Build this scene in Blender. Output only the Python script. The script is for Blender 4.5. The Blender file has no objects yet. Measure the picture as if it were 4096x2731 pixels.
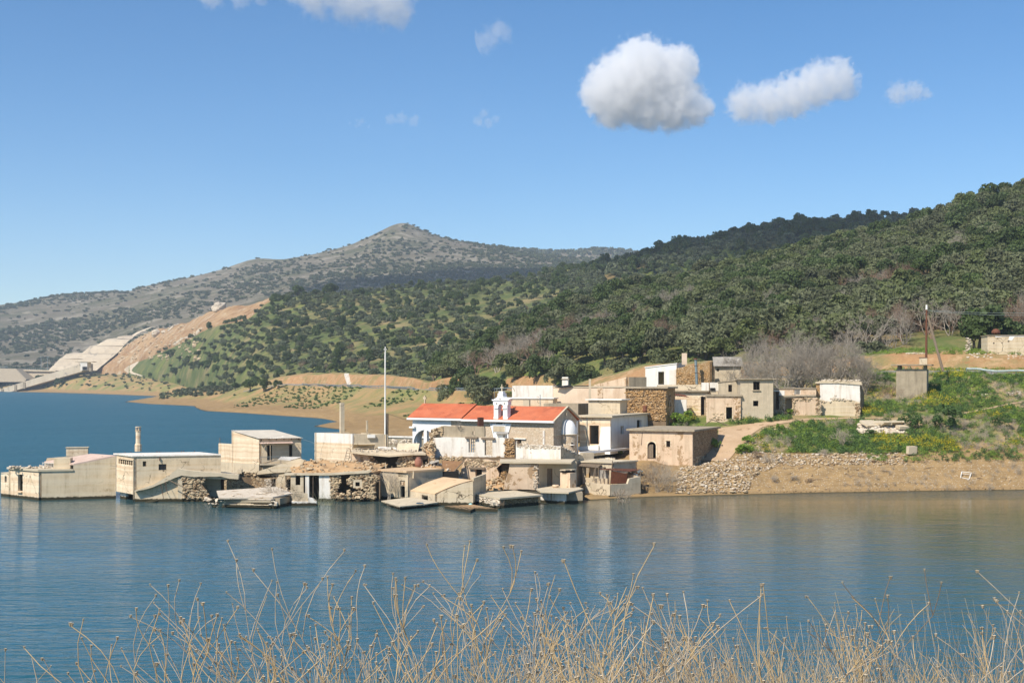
import bpy, bmesh, math, random
import numpy as np
from mathutils import Vector, Matrix
from mathutils.geometry import tessellate_polygon
RAD = math.radians
SC = bpy.context.scene
COL = SC.collection

# ------------------------------------------------------------------ camera
F, CX, HY, H = 5224.0, 2048.0, 1515.0, 14.0      # focal length / centre / horizon in photo pixels, eye height in m
cam = bpy.data.cameras.new('camera'); camo = bpy.data.objects.new('camera', cam); COL.objects.link(camo)
camo.location = (0, 0, H); camo.rotation_euler = (RAD(90), 0, 0)
cam.sensor_width = 36.0; cam.lens = F / 4096 * 36.0; cam.shift_y = (HY - 1365.5) / 4096
cam.clip_start = 0.1; cam.clip_end = 20000
SC.camera = camo

# ------------------------------------------------------------------ sky, sun, exposure
SUN_AZ, SUN_EL = 40.0, 47.0          # degrees left of straight behind the camera, and up
world = bpy.data.worlds.new('World'); SC.world = world; world.use_nodes = True
wn = world.node_tree; wn.nodes.clear()
sky = wn.nodes.new('ShaderNodeTexSky'); sky.sky_type = 'NISHITA'; sky.sun_disc = False
sky.sun_elevation = RAD(SUN_EL); sky.sun_rotation = RAD(180 + SUN_AZ)
sky.altitude = 0; sky.air_density = 0.85; sky.dust_density = 0.2; sky.ozone_density = 3.0
bg = wn.nodes.new('ShaderNodeBackground'); bg.inputs['Strength'].default_value = 0.108
wo = wn.nodes.new('ShaderNodeOutputWorld')
hs = wn.nodes.new('ShaderNodeHueSaturation'); hs.inputs['Saturation'].default_value = 1.24
wn.links.new(sky.outputs[0], hs.inputs['Color']); wn.links.new(hs.outputs[0], bg.inputs['Color']); wn.links.new(bg.outputs[0], wo.inputs['Surface'])
sun = bpy.data.lights.new('sun', 'SUN'); sun.energy = 4.6; sun.angle = RAD(0.53); sun.color = (1.0, 0.93, 0.83)
suno = bpy.data.objects.new('sun', sun); COL.objects.link(suno)
sd = Vector((-math.sin(RAD(SUN_AZ)) * math.cos(RAD(SUN_EL)), -math.cos(RAD(SUN_AZ)) * math.cos(RAD(SUN_EL)), math.sin(RAD(SUN_EL))))
suno.rotation_euler = sd.to_track_quat('Z', 'Y').to_euler(); suno.location = sd * 300
SC.view_settings.view_transform = 'Standard'; SC.view_settings.look = 'None'
SC.view_settings.exposure = 0.40; SC.view_settings.gamma = 1.0
SC.render.engine = 'CYCLES'
cy = SC.cycles
cy.use_denoising = True
try: cy.denoiser = 'OPENIMAGEDENOISE'
except Exception: pass
cy.max_bounces = 8; cy.diffuse_bounces = 3; cy.glossy_bounces = 3; cy.transmission_bounces = 3
cy.transparent_max_bounces = 12; cy.volume_bounces = 5
cy.caustics_reflective = False; cy.caustics_refractive = False
cy.sample_clamp_indirect = 6.0

# ------------------------------------------------------------------ pixel rays to places (photo px = 4096 wide)
def tile(ox, oy, s): return lambda x, y: (ox + x / s, oy + y / s)
A = tile(0, 1650, 3.36); B = tile(600, 1650, 3.36); C = tile(1200, 1650, 3.36); D = tile(1800, 1650, 2.94)
E = tile(1600, 1350, 2.94); FF = tile(2300, 1400, 3.36); G = tile(2900, 1400, 3.36); HH = tile(3400, 1200, 2.6135)
I = tile(0, 1100, 2.352); J = tile(900, 1100, 2.138); K = tile(1900, 1000, 2.138); L = tile(2900, 700, 1.96)
M = tile(2500, 1700, 1.4737); P = tile(700, 1780, 4.704); Q = tile(1150, 1800, 4.704); R = tile(1600, 1700, 4.612)
S = tile(2050, 1740, 4.2764); T = tile(2600, 1420, 4.704); U = tile(3000, 2050, 2.146); V = tile(0, 2300, 2.6133)
Z = tile(0, 0, 1 / 1.7415)
def at(p, Y): return Vector(((p[0] - CX) / F * Y, Y, H - (p[1] - HY) / F * Y))
def atz(p, z): return at(p, (H - z) * F / (p[1] - HY))
def wl(p): return atz(p, 0.0)
def zat(p, Y): return H - (p[1] - HY) / F * Y

rng = random.Random(7)
nrg = np.random.default_rng(11)

# ------------------------------------------------------------------ noise
_lat = nrg.random((64, 64, 64))
def vnoise(x, y, z=0.0):
    x = np.asarray(x, float); y = np.asarray(y, float); z = np.zeros_like(x) + z
    xi = np.floor(x).astype(int); yi = np.floor(y).astype(int); zi = np.floor(z).astype(int)
    fx = x - xi; fy = y - yi; fz = z - zi
    fx = fx * fx * (3 - 2 * fx); fy = fy * fy * (3 - 2 * fy); fz = fz * fz * (3 - 2 * fz)
    r = 0
    for a in (0, 1):
        for b in (0, 1):
            for c in (0, 1):
                w = (fx if a else 1 - fx) * (fy if b else 1 - fy) * (fz if c else 1 - fz)
                r = r + w * _lat[(xi + a) % 64, (yi + b) % 64, (zi + c) % 64]
    return r * 2 - 1
def fbm(x, y, z=0.0, oct=4):
    r = 0; a = 1.0; t = 0
    for i in range(oct):
        r = r + a * vnoise(np.asarray(x) * 2 ** i + 17 * i, np.asarray(y) * 2 ** i + 31 * i, np.asarray(z) * 2 ** i); t += a; a *= 0.5
    return r / t

# ------------------------------------------------------------------ objects
def link(name, me, mat=None, parent=None, loc=None):
    o = bpy.data.objects.new(name, me); COL.objects.link(o)
    if mat is not None and me is not None:
        me.materials.clear()
        for m in (mat if isinstance(mat, (list, tuple)) else [mat]): me.materials.append(m)
    if parent is not None: o.parent = parent
    if loc is not None: o.location = loc
    return o
def tag(o, label=None, cat=None, group=None, kind=None):
    if label: o['label'] = label
    if cat: o['category'] = cat
    if group: o['group'] = group
    if kind: o['kind'] = kind
    return o
def thing(name, label, cat, loc, group=None):
    o = bpy.data.objects.new(name, None); COL.objects.link(o); o.location = loc
    o.empty_display_size = 0.3
    return tag(o, label, cat, group)
def origin(par):
    v = Vector((0, 0, 0))
    while par is not None: v = v + par.location; par = par.parent
    return v
def mesh(name, verts, faces, mat, parent=None, smooth=False, kind=None):
    """world-space verts; stored relative to the parent's origin (or to the mesh's own base when top-level)"""
    v = np.array([tuple(q) for q in verts], float)
    if parent is not None: o0 = np.array(origin(parent))
    else: o0 = np.array([v[:, 0].mean(), v[:, 1].mean(), v[:, 2].min()])
    me = bpy.data.meshes.new(name); me.from_pydata([tuple(q) for q in (v - o0)], [], faces)
    if smooth: me.polygons.foreach_set('use_smooth', [True] * len(me.polygons))
    me.update()
    o = link(name, me, mat, parent, None if parent is not None else tuple(o0))
    if kind: o['kind'] = kind
    return o
def npmesh(name, verts, faces, smooth=False):
    """fast mesh from numpy arrays; faces: (n,3) or (n,4)"""
    me = bpy.data.meshes.new(name); n, k = faces.shape
    me.vertices.add(len(verts)); me.vertices.foreach_set('co', np.ascontiguousarray(verts, dtype=np.float32).ravel())
    me.loops.add(n * k); me.loops.foreach_set('vertex_index', np.ascontiguousarray(faces, dtype=np.int32).ravel())
    me.polygons.add(n); me.polygons.foreach_set('loop_start', np.arange(0, n * k, k, dtype=np.int32))
    if smooth: me.polygons.foreach_set('use_smooth', np.ones(n, dtype=bool))
    me.update(calc_edges=True)
    return me

# ------------------------------------------------------------------ procedural materials
def nd(nt, typ, **kw):
    n = nt.nodes.new(typ)
    for k, v in kw.items():
        if k.startswith('i_'):
            key = k[2:]
            n.inputs[int(key) if key.isdigit() else key].default_value = v
        else: setattr(n, k, v)
    return n
def rgb(h):
    """sRGB hex to linear"""
    c = [int(h[i:i + 2], 16) / 255 for i in (0, 2, 4)]
    return tuple((x / 12.92 if x <= .04045 else ((x + .055) / 1.055) ** 2.4) for x in c) + (1,)
def mixc(nt, fac, a, b, blend='MIX'):
    m = nd(nt, 'ShaderNodeMix', data_type='RGBA', blend_type=blend)
    def put(s, v):
        if isinstance(v, (tuple, list)): s.default_value = v
        elif isinstance(v, (int, float)): s.default_value = v
        else: nt.links.new(v, s)
    put(m.inputs[0], fac); put(m.inputs[6], a); put(m.inputs[7], b)
    return m.outputs[2]
def ramp(nt, fac, pts):
    r = nd(nt, 'ShaderNodeValToRGB'); e = r.color_ramp.elements
    while len(e) < len(pts): e.new(0.5)
    for i, (p, c) in enumerate(pts):
        e[i].position = p; e[i].color = c if isinstance(c, tuple) else (c, c, c, 1)
    nt.links.new(fac, r.inputs[0]); return r.outputs[0]
def noise(nt, vec, scale, detail=5, rough=0.6, dist=0.0):
    n = nd(nt, 'ShaderNodeTexNoise'); n.inputs['Scale'].default_value = scale; n.inputs['Detail'].default_value = detail
    n.inputs['Roughness'].default_value = rough; n.inputs['Distortion'].default_value = dist
    if vec is not None: nt.links.new(vec, n.inputs['Vector'])
    return n.outputs['Fac'] if 'Fac' in n.outputs else n.outputs[0]
def base_mat(name):
    m = bpy.data.materials.new(name); m.use_nodes = True; nt = m.node_tree
    return m, nt, nt.nodes['Principled BSDF']
def scaled(nt, vec, s):
    mp = nd(nt, 'ShaderNodeMapping'); mp.inputs['Scale'].default_value = s; nt.links.new(vec, mp.inputs['Vector']); return mp.outputs[0]

def surf(name, c1, c2, scale=1.2, patch=None, pscale=0.5, pthr=0.55, streak=None, sscale=1.0, algae=True, silt=None,
         rough=0.9, bump=0.25, bscale=12.0, bdist=0.03, stones=0.0, stonec=None, cracks=False):
    """weathered wall / ground: two-tone noise, optional patches, rain streaks, silt tide marks, green-black waterline, stone cells"""
    m, nt, bs = base_mat(name); lk = nt.links.new
    pos = nd(nt, 'ShaderNodeNewGeometry').outputs['Position']
    n1 = noise(nt, pos, scale, 6, 0.65)
    col = ramp(nt, n1, [(0.32, rgb(c1)), (0.68, rgb(c2))])
    h = noise(nt, pos, bscale, 6, 0.7)
    if stones:
        wv = noise(nt, pos, stones * 0.8, 2)
        add = nd(nt, 'ShaderNodeMixRGB', blend_type='LINEAR_LIGHT', i_Fac=0.12 / max(stones, .1)); lk(pos, add.inputs[1]); lk(wv, add.inputs[2])
        vo = nd(nt, 'ShaderNodeTexVoronoi', feature='F1'); vo.inputs['Scale'].default_value = stones; lk(scaled(nt, pos, (1, 1, 1.35)), vo.inputs['Vector'])
        ve = nd(nt, 'ShaderNodeTexVoronoi', feature='DISTANCE_TO_EDGE'); ve.inputs['Scale'].default_value = stones; lk(scaled(nt, pos, (1, 1, 1.35)), ve.inputs['Vector'])
        sep = nd(nt, 'ShaderNodeSeparateColor'); lk(vo.outputs['Color'], sep.inputs[0])
        cs = ramp(nt, sep.outputs[0], [(0.1, rgb(stonec[0])), (0.5, rgb(stonec[1])), (0.9, rgb(stonec[2]))])
        col = mixc(nt, 0.75, col, cs)
        ed = ramp(nt, ve.outputs[0], [(0.0, 0.0), (0.13, 1.0)])
        col = mixc(nt, mixc(nt, 0.8, (0, 0, 0, 1), ed), rgb(stonec[3]), col)
        hm = nd(nt, 'ShaderNodeMath', operation='MULTIPLY_ADD'); lk(ed, hm.inputs[0]); hm.inputs[1].default_value = 0.8; lk(h, hm.inputs[2]); h = hm.outputs[0]
    if patch:
        pn = noise(nt, pos, pscale, 7, 0.7, 0.4)
        pm = ramp(nt, pn, [(pthr, 0.0), (pthr + 0.035, 1.0)])
        col = mixc(nt, pm, col, rgb(patch))
        hp = nd(nt, 'ShaderNodeMath', operation='MULTIPLY_ADD'); lk(pm, hp.inputs[0]); hp.inputs[1].default_value = -0.9; lk(h, hp.inputs[2]); h = hp.outputs[0]
    if streak:
        sn = noise(nt, scaled(nt, pos, (1.8 * sscale, 1.8 * sscale, 0.14)), 1.0, 6, 0.7)
        sm = ramp(nt, sn, [(0.5, 0.0), (0.72, 1.0)])
        col = mixc(nt, mixc(nt, 0.6, (0, 0, 0, 1), sm), col, rgb(streak))
    sx = nd(nt, 'ShaderNodeSeparateXYZ'); lk(pos, sx.inputs[0])
    if silt:     # pale and dark horizontal tide marks left by the reservoir
        jit = noise(nt, pos, 0.5, 4)
        zz = nd(nt, 'ShaderNodeMath', operation='MULTIPLY_ADD'); lk(jit, zz.inputs[0]); zz.inputs[1].default_value = 0.5; lk(sx.outputs[2], zz.inputs[2])
        bn = nd(nt, 'ShaderNodeTexNoise', noise_dimensions='1D'); lk(zz.outputs[0], bn.inputs['W']); bn.inputs['Scale'].default_value = 1.9; bn.inputs['Detail'].default_value = 4
        bm_ = ramp(nt, bn.outputs[0], [(0.42, 0.0), (0.6, 1.0)])
        col = mixc(nt, mixc(nt, 0.5, (0, 0, 0, 1), bm_), col, rgb(silt))
    if cracks:
        wob = nd(nt, 'ShaderNodeTexNoise'); wob.inputs['Scale'].default_value = 1.3; wob.inputs['Detail'].default_value = 4; lk(pos, wob.inputs['Vector'])
        vm = nd(nt, 'ShaderNodeVectorMath', operation='MULTIPLY_ADD'); lk(wob.outputs['Color'], vm.inputs[0]); vm.inputs[1].default_value = (1.1, 1.1, 1.1); lk(pos, vm.inputs[2])
        vc = nd(nt, 'ShaderNodeTexVoronoi', feature='DISTANCE_TO_EDGE'); vc.inputs['Scale'].default_value = .38; lk(vm.outputs[0], vc.inputs['Vector'])
        cm = ramp(nt, vc.outputs[0], [(0.004, 1.0), (0.012, 0.0)]); gate = ramp(nt, noise(nt, pos, .22, 3), [(.5, 0.0), (.58, 1.0)])
        col = mixc(nt, mixc(nt, 1.0, cm, gate, 'MULTIPLY'), col, rgb('4f4232'))
    g = noise(nt, pos, 26, 3); col = mixc(nt, 0.35, col, g, 'SOFT_LIGHT')
    if algae:
        jn = noise(nt, pos, 3.0, 4)
        za = nd(nt, 'ShaderNodeMath', operation='MULTIPLY_ADD'); lk(jn, za.inputs[0]); za.inputs[1].default_value = -0.35; lk(sx.outputs[2], za.inputs[2])
        am = ramp(nt, za.outputs[0], [(0.10, 1.0), (0.20, 0.0)])
        col = mixc(nt, am, col, rgb('3a3524'))
    lk(col, bs.inputs['Base Color']); bs.inputs['Roughness'].default_value = rough
    bs.inputs['Specular IOR Level'].default_value = 0.25
    if bump:
        b = nd(nt, 'ShaderNodeBump'); b.inputs['Strength'].default_value = bump; b.inputs['Distance'].default_value = bdist
        lk(h, b.inputs['Height']); lk(b.outputs[0], bs.inputs['Normal'])
    return m
def plain(name, c, rough=0.6, metal=0.0, var=0.15, scale=4.0):
    m, nt, bs = base_mat(name)
    pos = nd(nt, 'ShaderNodeNewGeometry').outputs['Position']
    n = noise(nt, pos, scale, 5, 0.7)
    a = rgb(c); d = tuple(x * (1 - 2.2 * var) for x in a[:3]) + (1,)
    nt.links.new(ramp(nt, n, [(0.3, d), (0.65, a)]), bs.inputs['Base Color'])
    bs.inputs['Roughness'].default_value = rough; bs.inputs['Metallic'].default_value = metal
    return m
def leafy(name, c1, c2, c3=None, trans=0.25, scale=0.35):
    """leaf clumps: tone drifts through the crown and from plant to plant"""
    m, nt, bs = base_mat(name); lk = nt.links.new
    pos = nd(nt, 'ShaderNodeNewGeometry').outputs['Position']
    oi = nd(nt, 'ShaderNodeObjectInfo')
    n = noise(nt, pos, scale, 4, 0.7)
    col = ramp(nt, n, [(0.33, rgb(c1)), (0.67, rgb(c2))])
    hv = nd(nt, 'ShaderNodeHueSaturation'); mr_ = nd(nt, 'ShaderNodeMapRange'); lk(oi.outputs['Random'], mr_.inputs[0]); mr_.inputs[3].default_value = .72; mr_.inputs[4].default_value = 1.28; lk(mr_.outputs[0], hv.inputs['Value']); lk(col, hv.inputs['Color']); col = hv.outputs[0]
    if c3:
        rm = ramp(nt, oi.outputs['Random'], [(0.3, 0.0), (1.0, 0.75)]); wh = nd(nt, 'ShaderNodeTexWhiteNoise', noise_dimensions='1D'); lk(oi.outputs['Random'], wh.inputs['W']); rm = ramp(nt, wh.outputs['Value'], [(0.35, 0.0), (1.0, 0.8)]); col = mixc(nt, rm, col, rgb(c3))
    lk(col, bs.inputs['Base Color']); bs.inputs['Roughness'].default_value = 0.6; bs.inputs['Specular IOR Level'].default_value = 0.2
    tr = nd(nt, 'ShaderNodeBsdfTranslucent'); lk(col, tr.inputs['Color'])
    mx = nd(nt, 'ShaderNodeMixShader', i_0=trans); lk(bs.outputs[0], mx.inputs[1]); lk(tr.outputs[0], mx.inputs[2])
    lk(mx.outputs[0], nt.nodes['Material Output'].inputs['Surface'])
    return m
MT = {}
MT['cream'] = surf('cream_plaster', 'dcc8a8', 'eedcbe', 0.7, patch='b9a68c', pscale=0.35, pthr=0.62, streak='b0936e', silt='bf9a72', cracks=True)
MT['grey_plaster'] = surf('grey_plaster', 'c2ad8c', 'd8c5a4', 0.5, patch='a5906f', pscale=0.3, pthr=0.62, streak='94805f', silt='d6c8ae', bump=0.3, cracks=True)
MT['concrete'] = surf('concrete', 'bdac90', 'd2c0a2', 0.8, patch='a8977a', pscale=.45, pthr=.64, streak='93836a', silt='cdbfa4', bump=0.3, cracks=True)
MT['dark_concrete'] = surf('weathered_concrete', '958872', 'ae9f86', 0.8, streak='5f5648', bump=0.35)
MT['slab'] = surf('roof_slab', 'b8a98e', 'cfc0a4', 0.6, patch='9a8a72', pscale=0.6, pthr=0.6, bump=0.3, algae=True)
MT['white'] = surf('whitewash', 'e3ded2', 'f0ece2', 0.6, streak='cfc6b4', sscale=0.6, algae=False, bump=0.2)
MT['white_worn'] = surf('worn_whitewash', 'd9d2c4', 'ece6da', 0.7, patch='b09a80', pscale=0.7, pthr=0.6, streak='a58a68', algae=True, bump=0.3)
MT['bright_white'] = surf('church_white', 'e6e3dc', 'f0eee8', 0.5, algae=False, bump=0.12)
MT['pink_plaster'] = surf('pink_plaster', 'd8bfa2', 'e6d0b5', 0.6, streak='b89878', sscale=0.5, algae=False)
MT['peach'] = surf('peach_plaster', 'cdb193', 'dcc4a6', 0.7, patch='a78a68', pscale=0.8, pthr=0.56, streak='9b8468', algae=False, bump=0.4)
MT['blocks'] = surf('concrete_blocks', 'b5a68c', 'c8b89c', 1.2, streak='857c6c', algae=False)
SAND = ('b29a78', 'a08259', 'c4ae8c', '5d4c38')
MT['stonewall'] = surf('rubble_masonry', 'ab9474', 'bca789', 1.0, stones=2.6, stonec=SAND, bump=0.6, bdist=0.08)
MT['church_stone'] = surf('church_stone', 'd0bc9e', 'ddcaae', 1.2, stones=3.4, stonec=('d6c0a2', 'c6ad90', 'e0d2ba', 'b29d82'), bump=0.4, bdist=0.04, algae=False)
MT['ochre_wall'] = surf('ochre_clay_masonry', 'bb9868', 'cba97c', 0.9, stones=3.0, stonec=('bf9d74', 'b48a56', 'd0b592', '86683f'), bump=0.6, bdist=0.06, algae=False)
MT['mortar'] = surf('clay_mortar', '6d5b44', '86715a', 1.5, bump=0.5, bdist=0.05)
MT['stone'] = surf('field_stone', 'b09a78', 'c8b596', 1.1, patch='8d7558', pscale=1.1, pthr=0.52, bump=0.4, bscale=9)
MT['pale_stone'] = surf('pale_rubble', 'bfb09a', 'd2c6b2', 1.3, patch='a48f74', pscale=1.2, pthr=0.55, bump=0.4, bscale=9)
MT['earth'] = surf('clay_earth', 'a9875f', 'bd9c74', 0.5, patch='8f6b45', pscale=0.8, pthr=0.58, bump=0.5, bdist=0.08, bscale=5)
MT['red_earth'] = surf('red_earth', 'a67447', 'b98d62', 0.25, patch='8c5c36', pscale=0.5, pthr=0.55, bump=0.6, bdist=0.3, bscale=2, algae=False)
MT['redroof'] = surf('red_roof_paint', 'b4603f', 'c27250', 0.4, patch='a85a3e', pscale=0.35, pthr=0.56, streak='9c5a42', sscale=.5, algae=False, bump=0.15)
MT['pinkroof'] = surf('faded_pink_tiles', 'c0a595', 'd0b8a6', 0.6, patch='b39c8a', pscale=1.0, pthr=0.58, algae=False)
MT['tanroof'] = surf('silted_roof', 'c4a682', 'd0b48f', 0.5, patch='b3946f', pscale=0.7, pthr=0.6, algae=True)
MT['corr'] = surf('old_corrugated_sheet', 'a39c90', 'b6afa2', 0.6, patch='d6d1c6', pscale=0.25, pthr=0.64, algae=False)
MT['rust'] = plain('rusty_iron', '7a4a30', 0.85, 0.0, 0.25, 6)
MT['dark_rust'] = plain('dark_rust', '57301f', 0.85, 0.0, 0.2, 6)
MT['galv'] = plain('galvanised_steel', '9aa7a6', 0.45, 0.6, 0.1, 3)
MT['wood'] = plain('weathered_wood', '8a7862', 0.85, 0.0, 0.2, 8)
MT['brown_wood'] = plain('brown_board', '96704a', 0.8, 0.0, 0.15, 2)
MT['dark_wood'] = plain('dark_wood', '3a2c22', 0.8, 0.0, 0.2, 8)
MT['blue_paint'] = plain('blue_window_paint', '3f6a86', 0.6, 0.0, 0.2, 8)
MT['glass_dark'] = plain('dusty_glass', '4c5152', 0.25, 0.0, 0.2, 5)
MT['clay_pot'] = plain('clay_pot', '9d6a55', 0.8, 0.0, 0.15, 3)
MT['dark'] = plain('near_black', '17130f', 0.9, 0.0, 0.1, 4)  # near black; also painted-in darkness of flue mouths, slits and a room back
# ================================================================== TERRAIN
def lerp_curve(pts, xs, k):
    return np.interp(xs, [p[0] for p in pts], [p[k] for p in pts])
class Sheet:
    """ground lofted through contour lines; each contour is a list of (view x, view y, distance); distance None = on the water"""
    def __init__(self, x0, x1, nx, curves, nts, amp, freq, seed=0.0, smooth=3, under=0.0):
        xs = np.linspace(x0, x1, nx); rows = []
        for c in curves:
            c = [(p[0], p[1], p[2] if p[2] is not None else 42000.0 / (p[1] - 870.0)) for p in c]
            y = lerp_curve(c, xs, 1); d = lerp_curve(c, xs, 2)
            for _ in range(smooth):
                y = np.convolve(np.pad(y, 2, 'edge'), [.1, .2, .4, .2, .1], 'valid'); d = np.convolve(np.pad(d, 2, 'edge'), [.1, .2, .4, .2, .1], 'valid')
            X = (xs - 1176) / 3000 * d; Zz = H - (y - 870) / 3000 * d
            if under and not rows: Zz = Zz - under
            rows.append(np.stack([X, d, Zz], -1))
        out = []
        for i in range(len(rows) - 1):
            n = nts[i]
            for j in range(n):
                t = j / n; out.append(rows[i] * (1 - t) + rows[i + 1] * t)
        out.append(rows[-1]); g = np.array(out)
        for _ in range(2):      # round off the contour creases, first rows stay put
            g[2:-1] = 0.5 * g[2:-1] + 0.25 * (g[1:-2] + g[3:])
        n = fbm(g[..., 0] * freq + seed, g[..., 1] * freq + seed, 0.0, 5)
        fade = np.clip(np.abs(g[..., 2]) / (2.5 * amp) + 0.15, 0, 1)
        g[..., 2] += n * amp * fade
        self.g = g
    def obj(self, name, mat, kind='structure'):
        r, c, _ = self.g.shape
        idx = np.arange(r * c).reshape(r, c)
        f = np.stack([idx[:-1, :-1], idx[:-1, 1:], idx[1:, 1:], idx[1:, :-1]], -1).reshape(-1, 4)
        me = npmesh(name, self.g.reshape(-1, 3), f, True)
        o = link(name, me, mat); tag(o, kind=kind); return o
    def p(self, s, t):
        """surface point, s across 0..1, t front-to-back 0..1 (rows)"""
        r, c, _ = self.g.shape
        a = min(max(s, 0), .9999) * (c - 1); b = min(max(t, 0), .9999) * (r - 1)
        i = int(b); j = int(a); u = a - j; v = b - i; g = self.g
        return (g[i, j] * (1 - u) + g[i, j + 1] * u) * (1 - v) + (g[i + 1, j] * (1 - u) + g[i + 1, j + 1] * u) * v
    def tri_index(self):
        return self.g[..., 0].ravel(), self.g[..., 1].ravel(), self.g[..., 2].ravel()

def ground_mat(name, lo, hi, mid=None, gscale=0.08, thr=(0.45, 0.55), stony=None, sthr=0.6, sscale=0.2, zsplit=None, bank=None, bscale=1.5, bdist=0.4, flowers=None):
    """lo = bare soil, hi = grass; optional third tone, rocky patches, and a bare band below a given height"""
    m, nt, bs = base_mat(name); lk = nt.links.new
    pos = nd(nt, 'ShaderNodeNewGeometry').outputs['Position']
    n = noise(nt, pos, gscale, 7, 0.68, 0.3)
    col = mixc(nt, ramp(nt, n, [(thr[0], 0.0), (thr[1], 1.0)]), rgb(lo), rgb(hi))
    if mid:
        n2 = noise(nt, pos, gscale * 3.1, 6, 0.7); col = mixc(nt, ramp(nt, n2, [(0.5, 0.0), (0.62, 0.9)]), col, rgb(mid))
    if flowers:
        n4 = noise(nt, pos, gscale * 2.2, 6, 0.75); col = mixc(nt, ramp(nt, n4, [(0.56, 0.0), (0.64, 0.85)]), col, rgb(flowers))
    if stony:
        n3 = noise(nt, pos, sscale, 8, 0.75, 0.6); col = mixc(nt, ramp(nt, n3, [(sthr, 0.0), (sthr + .05, 1.0)]), col, rgb(stony))
    if zsplit:
        sx = nd(nt, 'ShaderNodeSeparateXYZ'); lk(pos, sx.inputs[0])
        jn = noise(nt, pos, 0.12, 5)
        za = nd(nt, 'ShaderNodeMath', operation='MULTIPLY_ADD'); lk(jn, za.inputs[0]); za.inputs[1].default_value = -zsplit * 0.9; lk(sx.outputs[2], za.inputs[2])
        mp = nd(nt, 'ShaderNodeMapRange'); lk(za.outputs[0], mp.inputs[0]); mp.inputs[1].default_value = zsplit * 0.35; mp.inputs[2].default_value = zsplit * 0.6
        bn = noise(nt, scaled(nt, pos, (0.12, 0.12, 3.2)), 1.0, 7, 0.75)
        bk = ramp(nt, bn, [(0.28, rgb('8f7551')), (0.42, rgb(bank[0])), (0.68, rgb(bank[1]))])
        st = noise(nt, pos, 1.6, 7, 0.85); bk = mixc(nt, ramp(nt, st, [(0.57, 0.0), (0.66, 0.9)]), bk, rgb(bank[2])); st2 = noise(nt, pos, 0.7, 7, 0.85); bk = mixc(nt, ramp(nt, st2, [(0.58, 0.0), (0.68, 0.7)]), bk, rgb('86704f'))
        col = mixc(nt, mp.outputs[0], bk, col)
        wz = ramp(nt, sx.outputs[2], [(0.03, 1.0), (0.13, 0.0)]); col = mixc(nt, wz, col, rgb('4b4330'))
    g = noise(nt, pos, bscale * 3, 4, 0.8); col = mixc(nt, 0.45, col, g, 'SOFT_LIGHT')
    lk(col, bs.inputs['Base Color']); bs.inputs['Roughness'].default_value = 0.95; bs.inputs['Specular IOR Level'].default_value = 0.1
    b = nd(nt, 'ShaderNodeBump'); b.inputs['Strength'].default_value = 0.7; b.inputs['Distance'].default_value = bdist
    lk(noise(nt, pos, bscale, 7, 0.75), b.inputs['Height']); lk(b.outputs[0], bs.inputs['Normal'])
    return m
BANK = ('937a55', 'a58a62', 'b8a27e')
MT['g_shore'] = ground_mat('village_ground', 'a08a66', '66703c', '7f7a4c', 0.14, (0.44, 0.54), stony='b8a488', sthr=0.66, sscale=0.35, zsplit=5.2, bank=BANK, bscale=2.5, bdist=0.15)
MT['g_far'] = ground_mat('far_shore_ground', 'a3855c', '787a48', '8b8056', 0.05, (0.44, 0.58), stony='b39c78', sthr=0.66, sscale=0.15, zsplit=3.6, bank=('8b724d', '9d825c', 'ab9370'), bscale=0.8, bdist=0.3)
MT['g_mid'] = ground_mat('grove_ground', '8f7f5a', '566038', '757246', 0.022, (0.36, 0.5), stony='b08f60', sthr=0.64, sscale=0.05, bscale=0.5, bdist=0.6, flowers='747a3e')
MT['g_hill'] = ground_mat('hillside_ground', '8f7a54', '5f6a3a', '7a734a', 0.03, (0.36, 0.5), stony='a38458', sthr=0.68, sscale=0.06, bscale=0.7, bdist=0.5, flowers='7d8440')
MT['g_mount'] = ground_mat('mountain_rock', '746b5a', '5c5b42', '7d7462', 0.008, (0.42, 0.58), stony='938a78', sthr=0.53, sscale=0.02, bscale=0.12, bdist=6.0)
MT['g_dark'] = ground_mat('ridge_ground', '7d6a48', '56602f', None, 0.012, (0.4, 0.55), stony='9a7a50', sthr=0.66, sscale=0.03, bscale=0.3, bdist=1.0)
MT['g_slide'] = ground_mat('landslide_earth', 'a07f5c', 'b2946f', '8d6c4c', 0.03, (0.4, 0.6), stony='bba98e', sthr=0.55, sscale=0.05, bscale=0.25, bdist=3.0)

N = None
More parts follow.
